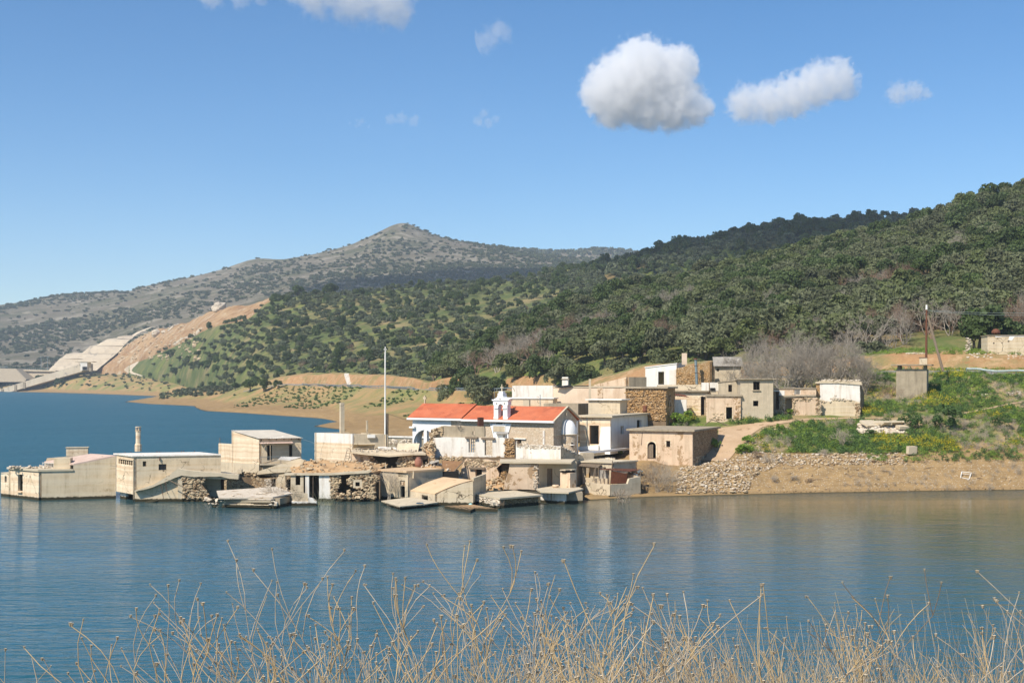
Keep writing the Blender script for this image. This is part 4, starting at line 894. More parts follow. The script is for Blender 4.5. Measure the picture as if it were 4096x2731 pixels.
# ---- 9 cave-like room under a cracked slab
t9 = thing('slab_roofed_cellar', 'dark open cellar with rubble walls under a cracked concrete slab', 'ruin', base3(at(C(1200, 720), 157), 2.5))
P9 = PL(V2(at(C(690, 700), 157.5)), V2(at(C(1760, 720), 156.0)))
top9 = [at(C(690, 520), 156.5), at(C(930, 548), 156.0), at(C(1200, 570), 155.8), at(C(1500, 545), 155.8), at(C(1690, 545), 155.8), at(C(1760, 610), 155.9)]
rb9 = [at(C(1620, 500), 161.5), at(C(1000, 470), 161.5), at(C(720, 470), 161.5)]
slab('roof', t9, [Vector((p.x, p.y, p.z)) for p in top9[:5]] + rb9, .22, MT['concrete'])
lw = P9.poly([C(690, 530), C(935, 550), C(955, 620), C(1030, 670), C(1085, 735), C(690, 735)])
panel('plaster_wall', t9, MT['peach'], P9, jag(lw, .04, .4), [], .4, 0)
lay_stones(t9, P9, P9.poly([C(925, 560), C(960, 560), C(1050, 660), C(1085, 730), C(980, 730), C(935, 640)]), (), .32, .06, 'stone', 30)
rw = P9.poly([C(1300, 650), C(1360, 575), C(1550, 570), C(1680, 560), C(1740, 610), C(1740, 740), C(1290, 740)])
st = panel('stone_wall', t9, MT['mortar'], P9, jag(rw, .05, .4), [P9.poly([C(1640, 640), C(1715, 620), C(1720, 690), C(1650, 695)])], .45, -.1)
lay_stones(st, P9, P9.poly([C(1300, 650), C(1365, 580), C(1530, 575), C(1540, 735), C(1290, 735)]), (), .33, 0, 'stone', 90)
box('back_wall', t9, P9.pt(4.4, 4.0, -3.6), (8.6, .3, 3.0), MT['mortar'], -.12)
broken9 = [(at(C(860, 440), 159.6), (2.6, 1.6, .12), .15, -.3), (at(C(1450, 475), 159.2), (2.7, 1.5, .14), -.12, .75), (at(C(1110, 470), 158.8), (1.0, .7, .18), .4, .1), (at(C(1180, 478), 158.4), (.8, .5, .2), .1, .1), (at(C(1275, 480), 158.4), (.25, .9, .1), .5, .2), (at(C(960, 435), 160), (.8, .4, .25), .2, .1)]
for c, s_, rz, rx in broken9: box('broken_slab', t9, c, s_, MT['white_worn'] if s_[0] < 1.1 else MT['concrete'], rz, rx)
for k in range(60):
    p = at(C(rng.uniform(760, 1560), 520), 158.5); stone_at(t9, (p.x, rng.uniform(156.5, 160.5), 5.35 + rng.uniform(-.1, .1)), (rng.uniform(.15, .45), rng.uniform(.15, .4), rng.uniform(.1, .25)), rng.uniform(0, 3), 'pale', .4, 'rubble_stone')
for k in range(22):
    p = at(C(rng.uniform(1200, 1470), rng.uniform(375, 430)), 161.5); stone_at(t9, p, (rng.uniform(.3, .8), rng.uniform(.3, .6), rng.uniform(.2, .5)), rng.uniform(0, 3), 'pale', .5, 'rubble_stone')
pot = at(C(1592, 725), 155.3)
tag(lathe('clay_jar', None, pot, [(0, 0), (.36, .0), (.45, .3), (.47, .6), (.4, .85), (.24, 1.05), (.22, 1.12), (.27, 1.14), (.25, 1.16), (.18, 1.1)], MT['clay_pot'], 18), 'big reddish clay jar standing before the dark cellar', 'jar')
tag(corr('roofing_sheet', None, at(C(1755, 690), 155), at(C(1870, 650), 155), at(C(1860, 630), 156.2), at(C(1740, 655), 156.2), MT['corr'], 7, .04), 'bent grey corrugated sheet on rubble beside the clay jar', 'sheet')
# ---- 10 grey concrete house
a10 = V2(at(C(1070, 770), 152.4)); k10 = V2(at(C(1450, 795), 149.8)); r10 = V2(at(C(1932, 768), 153.4))
t10 = thing('grey_concrete_house', 'flat roofed grey concrete house with dark narrow door behind the tilted raft slab', 'house', base3(k10, -1))
pA = PL(a10, k10); pB = PL(k10, r10); z10 = 3.25
dh = pA.rect(C(1350, 985), C(1410, 1138)); nh = pA.rect(C(1320, 800), C(1440, 865)); fh = pA.rect(C(1345, 912), C(1410, 978))
panel('wall', t10, MT['concrete'], pA, [(0, -1), (pA.w, -1), (pA.w, z10), (0, z10)], [dh, nh, fh], .3)
panel('wall', t10, MT['concrete'], pB, [(.3, -1), (pB.w, -1), (pB.w, z10), (.3, z10)], [], .3)
box('niche_back', t10, pA.pt((nh[0][0] + nh[1][0]) / 2, (nh[0][1] + nh[2][1]) / 2, -.7), (2.2, .1, .8), MT['concrete'], math.atan2(pA.t.y, pA.t.x))
box('fanlight', t10, pA.pt((fh[0][0] + fh[1][0]) / 2, (fh[0][1] + fh[2][1]) / 2, -.15), (.55, .06, .5), MT['peach'], math.atan2(pA.t.y, pA.t.x))
q10 = [pA.pt(-.2, z10 + .22, .15), pA.pt(pA.w, z10 + .22, .25), pB.pt(pB.w, z10 + .22, .15), pB.pt(pB.w, z10 + .22, -4.5), pA.pt(-.2, z10 + .22, -4.5)]
slab('roof', t10, q10, .22, MT['tanroof'])
panel('wall', t10, MT['concrete'], PL(pA.pt(0, 0, -4.2), a10), [(0, -1), (3.85, -1), (3.85, z10), (0, z10)], [], .3)
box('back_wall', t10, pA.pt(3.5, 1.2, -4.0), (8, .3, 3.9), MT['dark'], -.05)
for x_ in (1150, 1160, 1235): tube('rebar', t10, at(C(x_, 745), 153), at(C(x_, 668 if x_ < 1155 else 715), 153), .05 if x_ < 1155 else .02, MT['concrete'])
tube('rebar', t10, at(C(1908, 770), 153), at(C(1908, 640), 153), .04, MT['wood'])
# ---- 11 shed with sloping silted roof
f0 = V2(atz(C(1482, 1047), 1.25)); f1 = V2(atz(C(1812, 1092), 1.25)); f2 = V2(wl(D(272, 1090)))
t11 = thing('sloping_roof_shed', 'concrete shed with long sloping tan roof running down to the water', 'shed', base3(f1, -1))
pC = PL(f0, f1); pD = PL(f1, f2)
hC = pC.rect(C(1635, 1108), C(1720, 1178))
panel('wall', t11, MT['concrete'], pC, [(0, -1), (pC.w, -1), (pC.w, 1.2), (0, 1.2)], [hC], .25); frame(t11, pC, hC, MT['wood'], .05)
side = pD.poly([C(1812, 1100), C(1900, 1062), C(2080, 990), C(2200, 945), C(2330, 918)]); zD = side[-1][1]
panel('side_wall', t11, MT['grey_plaster'], pD, [(.25, -1), (pD.w, -1), (pD.w, zD)] + side[::-1][1:-1] + [(.25, side[0][1])], [], .35)
rb = at(C(1925, 862), 150.5); rr = pD.pt(pD.w, zD + .12, -.02)
a_, b_, c_, d_ = Vector((f0.x, f0.y, 1.28)), Vector((f1.x, f1.y, 1.28)), rr, rb
gp = []; fs = []
for i in range(9):
    for j in range(25):
        u = j / 24; v = i / 8; p = a_.lerp(b_, u).lerp(d_.lerp(c_, u), v); p = p + Vector((0, 0, .04 * math.sin(u * 24 * math.pi) * (1 - min(1, v * 5)) + .28 * math.sin(v * math.pi) * .5)); gp.append(p)
for i in range(8):
    for j in range(24): q = i * 25 + j; fs.append((q, q + 1, q + 26, q + 25))
k = len(gp); gp += [p - Vector((0, 0, .1)) for p in gp]; fs += [(k + q[3], k + q[2], k + q[1], k + q[0]) for q in fs] + [(j, k + j, k + j + 1, j + 1) for j in range(24)]
mesh('roof', gp, fs, MT['tanroof'], t11)
panel('rear_wall', t11, MT['grey_plaster'], PL((f2.x, f2.y), (f2.x + 1.5, f2.y + 8)), [(.36, -1), (7, -1), (7, 3.0), (.36, 3.0)], [], .3)
# ---- 12 raft slab
r0 = [atz(C(1090, 1182), .42), atz(C(1340, 1258), .42), atz(C(1700, 1225), .42), atz(C(1862, 1200), .45), atz(C(1690, 1170), .6), atz(C(1530, 1128), .62)]
t12 = thing('raft_slab', 'flat concrete landing slab jutting over the water before the sloping roof shed', 'slab', base3(r0[1], -.3))
slab('slab', t12, r0, .2, MT['slab'])
slab('footing', t12, [atz(C(1345, 1262), .2), atz(C(1880, 1230), .2), atz(C(1870, 1200), .2), atz(C(1450, 1170), .2)], 1.2, MT['dark_concrete'])
for x_, y_, c in ((1520, 1190, 'pale'), (1600, 1212, 'stone'), (1490, 1193, 'pale')): stone_at(t12, atz(C(x_, y_), .5), (.45, .3, .18), .4, c, .2, 'loose_stone')
tag(box('crate_lid', None, atz(C(1610, 1212), .54), (.75, .35, .06), MT['blue_paint'], .2), 'small dark teal board lying on the landing slab', 'board')
tag(stone_at(None, wl(C(1720, 1268)) + Vector((0, 0, .06)), (.75, .5, .42), .3, 'pale', .1, 'boulder'), 'pale rounded boulder in the water off the landing slab', 'boulder')
tag(stone_at(None, wl(C(1580, 1275)) + Vector((0, 0, .02)), (.8, .5, .3), 1.3, 'stone', .1, 'boulder'), 'dark wet boulder in the water off the landing slab', 'boulder')
bz = wl(D(242, 1092)); tag(lathe('float_ball', None, bz, [(.0, -.18)] + [(.24 * math.sin(a * math.pi / 8), .06 - .24 * math.cos(a * math.pi / 8)) for a in range(1, 9)], plain('pale_teal_float', 'a9cfc8', .4), 14), 'pale teal ball afloat at the corner of the stone quay', 'ball')
slab('beach', None, [atz(C(1940, 1250), .3), atz(C(2290, 1312), .28), atz(D(290, 1122), .3), atz(D(560, 1130), .3), atz(D(275, 1080), .4)], .6, MT['earth'])
bpy.data.objects['beach'].name = 'sunken_board'; tag(bpy.data.objects['sunken_board'], 'tan silted slab awash in front of the sloping roof shed', 'slab')
# ---- 13 quay with stone face and dark shaded side
qa = V2(atz(D(275, 952), 1.1)); qb = V2(atz(D(590, 1006), 1.1)); qc = V2(atz(D(1075, 968), 1.1)); qd = qa + (qc - qb)
t13 = thing('stone_quay', 'stone quay platform with smooth concrete top and deeply shaded end', 'quay', base3(qb, -1))
slab('deck', t13, [(q.x, q.y, 1.14) for q in grow([qa, qb, qc, qd], .12)], .18, MT['slab'])
pq = PL(qa, qb); st = panel('stone_wall', t13, MT['mortar'], pq, [(0, -1), (pq.w, -1), (pq.w, .95), (0, .95)], [], .5)
lay_stones(st, pq, [(0, 0), (pq.w, 0), (pq.w, .95), (0, .95)], (), .36, 0, 'pale', 90)
pq2 = PL(qb, qc); panel('end_wall', t13, MT['stonewall'], pq2, [(.5, -1), (pq2.w, -1), (pq2.w, .95), (.5, .95)], [], .4, -.5)
for k in range(14): stone_at(t13, pq.pt(pq.w - rng.uniform(0, 1), rng.uniform(0, .6), rng.uniform(0, .6)), (rng.uniform(.35, .8), rng.uniform(.3, .6), rng.uniform(.2, .45)), rng.uniform(0, 3), 'pale', .3, 'loose_stone')
# ---- 14 porch house
z14 = 4.2; P14 = PL(V2(at(D(655, 900), 152.2)), V2(at(D(1032, 900), 152.2)))
t14 = thing('porch_house', 'rough plastered house with flat slab roof, deep shaded porch and narrow door', 'house', base3(P14.pt(2, 0), 0))
brk = P14.poly([D(640, 900), D(640, 830), D(665, 760), D(690, 690), D(700, 596), D(1030, 608), D(1032, 905)])
panel('wall', t14, MT['peach'], P14, jag(brk, .03, .5), [], .35)
pp = PL(P14.pt(P14.w, 0, 0), P14.pt(P14.w + 1.1, 0, -2.3))
panel('porch_wall', t14, MT['concrete'], pp, [(.36, 1.0), (pp.w, 1.0), (pp.w, z14), (.36, z14)], [], .25)
pe = PL(pp.pt(pp.w, 0), (pp.pt(pp.w, 0).x + 3.6, pp.pt(pp.w, 0).y + .8))
dp = pe.rect(D(1142, 656), D(1205, 872))
panel('porch_wall', t14, MT['concrete'], pe, [(0, 1.0), (pe.w, 1.0), (pe.w, z14), (0, z14)], [dp], .25)
frame(t14, pe, dp, MT['brown_wood'], .06)
ang = math.atan2(pe.t.y, pe.t.x); box('door_leaf', t14, pe.pt(dp[1][0] - .32, (dp[0][1] + dp[2][1]) / 2, -.12), (.55, .05, dp[2][1] - dp[0][1]), MT['wood'], ang + .1)
slab('roof', t14, [P14.pt(-.7, z14 + .2, .35), P14.pt(P14.w + 3.9, z14 + .12, .25), P14.pt(P14.w + 4.6, z14 + .2, -4.5), P14.pt(-.7, z14 + .2, -4.5)], .2, MT['slab'])
box('back_wall', t14, P14.pt(2.5, 2.4, -4.3), (6, .3, 3.6), MT['mortar'])
stl = lay_stones(t14, P14, P14.poly([D(980, 620), D(1030, 620), D(1030, 890), D(980, 880)]), (), .3, .0, 'pale', 30)
# ---- 15 platform with twin chimney
g0 = V2(wl(D(1065, 1056))); g1 = V2(wl(D(1347, 1076))); g2 = V2(wl(D(1566, 1052)))
t15 = thing('chimney_platform', 'white based concrete platform over the water carrying a twin flue block', 'platform', base3(g1, -1))
zq = 1.42
slab('deck', t15, [atz(D(1012, 892), zq), atz(D(1065, 925), zq), atz(D(1395, 936), zq), atz(D(1570, 892), zq), atz(D(1480, 862), zq), atz(D(1200, 862), zq)], .16, MT['slab'])
pw = PL(g0, g1); panel('base_wall', t15, MT['white_worn'], pw, [(0, -1), (pw.w, -1), (pw.w, zq - .16), (0, zq - .16)], [], .35)
pw2 = PL(g1, g2); panel('side_wall', t15, MT['dark_concrete'], pw2, [(.4, -1), (pw2.w, -1), (pw2.w, zq - .17), (.4, zq - .17)], [], .3, -.5)
box('core', t15, pw.pt(2, .2, -2.2), (3.6, 3, 2), MT['dark_concrete'])
c15 = atz(D(1392, 880), zq)
ch = box('flue_block', t15, c15 + Vector((0, .5, .85)), (1.5, 1.1, 1.7), MT['peach'], -.75)
for s_ in (-1, 1):
    box('flue_cap', ch, c15 + Vector((.38 * s_, .5 + .36 * -s_ * -1 * .6, 2.02)), (.85, .85, .1), MT['slab'], -.75)
    box('flue_mouth', ch, c15 + Vector((.36 * s_, .5 + .2 * s_, 1.83)), (.6, .6, .27), MT['dark'], -.75)
tag(lathe('stone_trough', None, atz(D(1242, 880), zq), [(0, .05), (.3, .0), (.42, .3), (.36, .32), (.28, .12), (0, .1)], MT['peach'], 12), 'round stone basin standing by the narrow porch door', 'basin')
# ---- 16 house wall above the porch roof
t16 = thing('low_white_house', 'roofless house with low stained white wall and grey end wall with vent holes', 'ruin', base3(at(D(1000, 580), 157), 4))
P16 = PL(V2(at(D(770, 560), 157.2)), V2(at(D(1302, 560), 156.4)))
top = P16.poly([D(775, 345), D(800, 385), D(900, 378), D(1000, 392), D(1100, 380), D(1180, 392), D(1302, 395)])
panel('wall', t16, MT['white_worn'], P16, [(P16.uv(D(775, 600))[0], 3.6), (P16.w, 3.6)] + jag(top, .04, .35, (len(top) - 1,))[::-1], [], .4)
P16r = PL(P16.pt(P16.w, 0), P16.pt(P16.w, 0) + Vector((3.3, 6.9, 0)))
tp = P16r.poly([D(1302, 395), D(1380, 430), D(1460, 462), D(1560, 505), D(1575, 545)])
holes = [P16r.rect(D(x_ - 7, y_ - 7), D(x_ + 7, y_ + 7)) for x_, y_ in ((1458, 518), (1456, 555), (1515, 502), (1517, 545), (1520, 573))]
panel('end_wall', t16, MT['grey_plaster'], P16r, [(.4, 0), (tp[-1][0], 0)] + tp[::-1][:-1] + [(.4, tp[0][1])], holes, .35)
lay_stones(t16, P16r, P16r.poly([D(1302, 395), D(1500, 475), D(1480, 500), D(1310, 430)]), (), .24, 0, 'pale', 60)
lay_stones(t16, P16, P16.poly([D(780, 360), D(1300, 392), D(1300, 425), D(780, 410)]), (), .22, .0, 'pale', 70)
box('water_box', t16, at(D(1610, 525), 166), (1.5, 1, 1.2), MT['concrete'], .3); box('water_box_base', t16, at(D(1610, 560), 166) + Vector((0, 0, -1.3)), (1.3, .9, 2.6), MT['concrete'], .3)
# ---- 17 white facade ruin with blue window
t17 = thing('white_facade_ruin', 'ruined stained white facade with a blue window frame before the church', 'ruin', base3(at(R(1200, 660), 161), 3.5))
P17 = PL(V2(at(R(610, 600), 162.5)), V2(at(R(1950, 640), 160)))
o17 = P17.poly([R(610, 230), R(760, 228), R(1000, 225), R(1280, 235), R(1560, 245), R(1740, 240), R(1900, 225), R(1945, 260), R(1935, 640), R(1800, 660), R(1500, 600), R(1320, 600), R(1100, 640), R(1060, 590), R(980, 560), R(880, 600), R(690, 610), R(570, 600)])
wA = P17.rect(R(1265, 250), R(1390, 500)); wB = P17.rect(R(1560, 265), R(1705, 555))
panel('wall', t17, MT['white_worn'], P17, jag(o17, .05, .45, (0, 1, 2, 3)), [wA, wB], .55)
frame(t17, P17, [(wA[0][0] + .25, wA[0][1]), (wA[1][0], wA[1][1]), (wA[2][0], wA[2][1]), (wA[3][0] + .25, wA[3][1])], MT['blue_paint'], .09, .06, -.3, None, 1, 3)
frame(t17, P17, wB, MT['wood'], .08, .06, -.3)
for h_ in (wA, wB): box('lintel', t17, P17.pt((h_[0][0] + h_[1][0]) / 2, h_[2][1] + .12, .03), (h_[1][0] - h_[0][0] + .7, .6, .2), MT['wood'], math.atan2(P17.t.y, P17.t.x))
pil = P17.poly([R(1945, 240), R(2060, 235), R(2130, 290), R(2120, 640), R(1950, 650)])
st = panel('stone_end', t17, MT['mortar'], P17, jag(pil, .06, .3), [], .6, .1); lay_stones(st, P17, pil, (), .34, .12, 'ochre', 60)
lft = P17.poly([R(560, 600), R(480, 520), R(420, 480), R(540, 330), R(575, 80), R(650, 60), R(700, 130), R(640, 220), R(610, 320), R(610, 590)])
st = panel('stone_end', t17, MT['mortar'], P17, jag(lft, .05, .3), [], .6, -.05); lay_stones(st, P17, lft, (), .32, 0, 'stone', 90)
P17b = PL(P17.pt(0, 0, -.6), P17.pt(P17.w, 0, -.6)); bb_ = P17b.poly([R(700, 40), R(800, 10), R(940, 20), R(1555, 25), R(1560, 215), R(640, 225)])
panel('upper_wall', t17, MT['dark_concrete'], P17b, jag(bb_, .04, .5), [P17b.rect(R(1338, 110), R(1378, 180))], .4)
lay_stones(t17, P17b, P17b.poly([R(650, 60), R(800, 20), R(800, 200), R(640, 215)]), (), .3, .05, 'stone', 45)
ck = at(R(1485, 12), 162.5); box('stove_pipe', t17, at(E(947, 990), 162.5), (.62, .62, 1.1), MT['dark_rust'], .4)
box('flue_cap', t17, at(R(1890, 145), 160.6), (1.5, 1.0, .1), MT['corr'], -.2, .12); box('flue', t17, at(R(1880, 190), 160.9), (1.15, .7, .6), MT['white_worn'], -.2)
for k in range(60):
    u, z = P17.uv(R(rng.uniform(680, 1880), rng.uniform(590, 640))); stone_at(t17, P17.pt(u, z, rng.uniform(.1, .6)), (rng.uniform(.25, .55), .35, rng.uniform(.2, .35)), rng.uniform(0, 3), 'stone', .4, 'loose_stone')
# ---- 18 stone wall with doorway under it
t18 = thing('doorway_ruin', 'broken stone wall with a square dark doorway below the white facade', 'ruin', base3(at(R(1500, 1000), 157), 1.5))
P18 = PL(V2(at(R(1120, 900), 157.2)), V2(at(R(2010, 950), 155.4)))
d18 = P18.poly([R(1370, 815), R(1512, 815), R(1512, 990), R(1410, 930)]); d18 = P18.poly([R(1385, 812), R(1512, 812), R(1512, 985), R(1395, 985)])
o18 = P18.poly([R(1165, 680), R(1230, 610), R(1350, 640), R(1550, 630), R(1750, 660), R(1850, 640), R(1900, 690), R(1780, 790), R(1830, 900), R(1800, 990), R(1900, 1080), R(2010, 1180), R(1340, 1230), R(1120, 900)])
panel('wall', t18, MT['peach'], P18, jag(o18, .06, .4), [d18], .5)
lay_stones(t18, P18, P18.poly([R(1170, 680), R(1230, 620), R(1550, 640), R(1850, 650), R(1780, 770), R(1170, 750)]), (), .28, .0, 'stone', 120)
lay_stones(t18, P18, P18.poly([R(1830, 960), R(1990, 760), R(2010, 850), R(1900, 1040), R(1720, 1060), R(1700, 990)]), (), .36, .1, 'ochre', 60)
box('lintel', t18, P18.pt(*P18.uv(R(1430, 790)), .05), (2.0, .5, .25), MT['wood'], math.atan2(P18.t.y, P18.t.x))
box('room_back', t18, P18.pt(3, 2.8, -2.6), (7, .3, 3.4), MT['mortar'], -.1)
slab('room_roof', t18, [P18.pt(.8, 4.2, -.5), P18.pt(5.6, 4.2, -.5), P18.pt(5.6, 4.2, -2.8), P18.pt(.8, 4.2, -2.8)], .2, MT['mortar'])
br = [at(R(775, 650), 156.5), at(R(1160, 665), 156.5), at(R(985, 865), 154.3), at(R(785, 780), 154.6)]
t18b = slab('leaning_board', None, br, .08, MT['brown_wood']); tag(t18b, 'big brown board leaning on rubble by the square dark doorway', 'board')
tube('edge_pole', t18b, at(R(1175, 665), 156.4), at(R(985, 868), 154.2), .07, MT['wood'])
mound('brick_heap', 'heap of stones and brick scraps between the clay jar and the leaning board', [at(R(430, 770), 154.8), at(R(1000, 880), 153.6), at(R(1150, 870), 156), at(R(560, 640), 157)], .25, MT['earth'], 70, 'pale', 'rubble', (.15, .4), 14)
# ---- 19 shack at the right with corrugated iron
t19 = thing('tin_shack', 'small grey house with rusty corrugated lean-to and propped poles above a concrete parapet', 'shack', base3(at(D(1750, 800), 160), 0))
P19 = PL(V2(at(D(1560, 760), 161)), V2(at(D(1905, 760), 159.3)))
d19 = P19.rect(D(1590, 642), D(1652, 765)); z19 = P19.uv(D(1700, 588))[1]; v19 = P19.rect(D(1795, 640), D(1835, 656))
panel('wall', t19, MT['concrete'], P19, [(0, .5), (P19.w, .5), (P19.w, z19), (0, z19)], [d19, v19], .3)
panel('wall', t19, MT['concrete'], PL(P19.pt(P19.w, 0), P19.pt(P19.w + 1.7, 0, -4)), [(.3, .5), (4.2, .5), (4.2, z19), (.3, z19)], [], .3)
frame(t19, P19, d19, MT['wood'], .07)
slab('roof', t19, [P19.pt(-.2, z19 + .16, .2), P19.pt(P19.w + .1, z19 + .16, .2), P19.pt(P19.w + 1.9, z19 + .2, -4), P19.pt(-.2, z19 + .2, -4)], .16, MT['slab'])
box('back_wall', t19, P19.pt(2.5, 2.2, -3.8), (6, .3, 3.3), MT['mortar'])
corr('canopy', t19, P19.pt(-.1, z19 - .35, 1.1), P19.pt(2.4, z19 - .5, 1.1), P19.pt(2.6, z19 - .15, .1), P19.pt(-.1, z19 - .1, .1), MT['wood'], 10, .04)
Pp = PL(V2(wl(D(1590, 990))), V2(wl(D(1882, 1010)))); Pq = PL(V2(wl(D(1882, 1010))), V2(wl(D(2242, 985))))
panel('parapet', t19, MT['concrete'], Pp, [(0, -1), (Pp.w, -1)] + Pp.poly([D(1882, 845), D(1700, 830), D(1604, 818)]) + [(0, Pp.uv(D(1604, 818))[1])], [], .3)
panel('parapet', t19, MT['concrete'], Pq, [(.3, -1), (Pq.w, -1)] + Pq.poly([D(2242, 750), D(2110, 775), D(2090, 835), D(1890, 845)]), [], .3)
panel('parapet', t19, MT['concrete'], PL(Pq.pt(Pq.w, 0), Pq.pt(Pq.w + .6, 0, -3)), [(.3, -1), (3, -1), (3, 2.6), (.3, 2.35)], [], .3)
slab('yard', t19, [Pp.pt(0, .9, -.3), Pq.pt(.1, .9, -.3), Pq.pt(Pq.w, .9, -.3), P19.pt(P19.w + 3, .9, 0), P19.pt(0, .9, .05)], .3, MT['earth'])
PT = PL(V2(at(D(1885, 840), 156.5)), V2(at(D(2095, 840), 156.2)))
cs = PT.poly([D(1897, 680), D(2085, 720), D(2080, 828), D(1890, 836)])
q = [PT.pt(*p) for p in cs]; corr('tin_panel', t19, q[3], q[0], q[1], q[2], MT['rust'], 16, .035)
tinroof = [at(D(1760, 662), 156.5), at(D(2120, 690), 156), at(D(2250, 665), 158.5), at(D(1900, 655), 159)]
corr('tin_roof', t19, tinroof[0], tinroof[1], tinroof[2], tinroof[3], MT['rust'], 18, .03)
for a, b_ in ((D(1885, 835), D(1912, 560)), (D(1700, 800), D(1715, 600)), (D(1755, 800), D(1745, 640)), (D(1870, 840), D(1868, 700)), (D(1680, 810), D(1700, 660)), (D(2090, 830), D(2090, 720)), (D(2235, 750), D(2250, 670)), (D(1800, 820), D(1812, 665))):
    tube('post', t19, at(a, 156.8), at(b_, 157.0), .05, MT['wood'], n=5)
panel('door_sheet', t19, MT['corr'], PL(V2(at(D(1755, 800), 157.6)), V2(at(D(1795, 800), 157.6))), [(0, 1.2), (1.2, 1.2), (1.2, 3.0), (0, 3.0)], [], .05)
box('trough', t19, at(D(1745, 805), 157.4), (2.2, .6, .7), MT['concrete'], -.1)
for k in range(30):
    p = at(D(rng.uniform(2100, 2240), rng.uniform(690, 760)), 157.5); box('scrap', t19, p, (rng.uniform(.3, 1.1), rng.uniform(.05, .3), rng.uniform(.04, .2)), rng.choice([MT['wood'], MT['galv'], MT['rust']]), rng.uniform(0, 3), rng.uniform(-.4, .4), rng.uniform(-.5, .5))

# ---- rubble spilled between the ruins
mound('rubble_spill', 'stony rubble spill between the fallen roof slab and the slanting wall', [wl(B(1000, 1120)) + Vector((0, 0, .3)), wl(B(1500, 1120)) + Vector((0, 0, .3)), (-24.5, 153.6, .8), (-31, 153.6, 1.2)], .7, MT['earth'], 90, 'pale', 'rubble', (.2, .55), 16)
mound('rubble_spill', 'stony rubble at the foot of the broken doorway wall', [at(R(1360, 1200), 153.5), at(R(2000, 1170), 152.6), at(R(1950, 1010), 155.2), at(R(1420, 1010), 156.2)], .5, MT['earth'], 90, 'stone', 'rubble', (.18, .5), 16)
mound('rubble_spill', 'stone rubble sloping down beside the left end of the white facade', [at(R(330, 520), 159), at(R(640, 620), 158.4), at(R(640, 330), 162.5), at(R(480, 330), 163)], .6, MT['earth'], 70, 'stone', 'rubble', (.2, .55), 14)
# ================================================================== CHURCH
ce_r = V2(atz(E(1810, 990), 8.48)); ce_l = V2(atz(E(92, 955), 8.48)); ze = 8.48
cd = (ce_r - ce_l).normalized(); cbk = Vector((-cd.y, cd.x)); HW = 3.56; zrg = 10.36
ins = 0.35                                           # eaves overhang
wl_ = ce_l + cd * .55 + cbk * ins; wr_ = ce_r - cd * .25 + cbk * ins
t = thing('church', 'stone church with bright red roof, white bell gable, arched porch and domed apse', 'church', base3((wl_ + wr_) / 2 + cbk * 3, 3))
PC = PL(wl_, wr_); ua = PC.uv(E(600, 1100))[0]
zf = 3.2
a0 = PC.uv(E(160, 1240))[0]; a1_ = a0 + 3.7
ach = arch(a0, a1_, zf + .01, PC.uv(E(300, 1085))[1] - 1.85)
panel('porch_wall', t, MT['bright_white'], PC, [(0, zf), (ua, zf), (ua, ze - .1), (0, ze - .1)], [ach], .45)
stw = panel('stone_wall', t, MT['church_stone'], PC, [(ua, zf), (PC.w, zf), (PC.w, ze - .1), (ua, ze - .1)], [PC.rect(E(1375, 1195), E(1425, 1255))], .6, -.05)
box('window_lintel', stw, PC.pt(PC.uv(E(1395, 1187))[0], PC.uv(E(1395, 1187))[1], 0), (2.3, .3, .14), MT['white'], math.atan2(cd.y, cd.x))
box('wall_pilaster', stw, PC.pt(PC.uv(E(1693, 1200))[0], PC.uv(E(1693, 1200))[1], 0), (.28, .2, 2.4), MT['white_worn'], math.atan2(cd.y, cd.x))
ang = math.atan2(cd.y, cd.x)
# back wall, porch end and gable
PBk = PL(wr_ + cbk * (2 * HW - 2 * ins), wl_ + cbk * (2 * HW - 2 * ins))
ab = PBk.w - a1_; panel('wall', t, MT['bright_white'], PBk, [(0, zf), (PBk.w, zf), (PBk.w, ze - .1), (0, ze - .1)], [arch(ab - .4, ab + 3.3, zf + .01, zf + 2.0)], .45)
PLf = PL(wl_ + cbk * (2 * HW - 2 * ins), wl_)
gw = PLf.w; panel('porch_end_wall', t, MT['bright_white'], PLf, [(.45, zf), (gw - .45, zf), (gw - .45, ze), (gw / 2, zrg + .05), (.45, ze)], [arch(gw / 2 - 1.6, gw / 2 + 1.6, zf + .01, zf + 2.4)], .4)
PG = PL(wr_, wr_ + cbk * (2 * HW - 2 * ins))
panel('gable_wall', t, MT['church_stone'], PG, [(.0, zf), (gw, zf), (gw, ze - .1), (gw / 2, zrg - .1), (0, ze - .1)], [], .55, -.02)
pm = wl_ + cd * (ua + .3); panel('inner_wall', t, MT['bright_white'], PL(pm + cbk * 6, pm), [(.5, zf), (5.9, zf), (5.9, ze - .2), (.5, ze - .2)], [], .3)
box('porch_column', t, at(E(310, 1200), 187) + Vector((0, 0, -.3)), (.55, .55, 6), MT['bright_white'], ang)
box('porch_capital', t, PC.pt(.15, PC.uv(E(125, 1052))[1], .08), (.9, .7, .22), MT['bright_white'], ang)
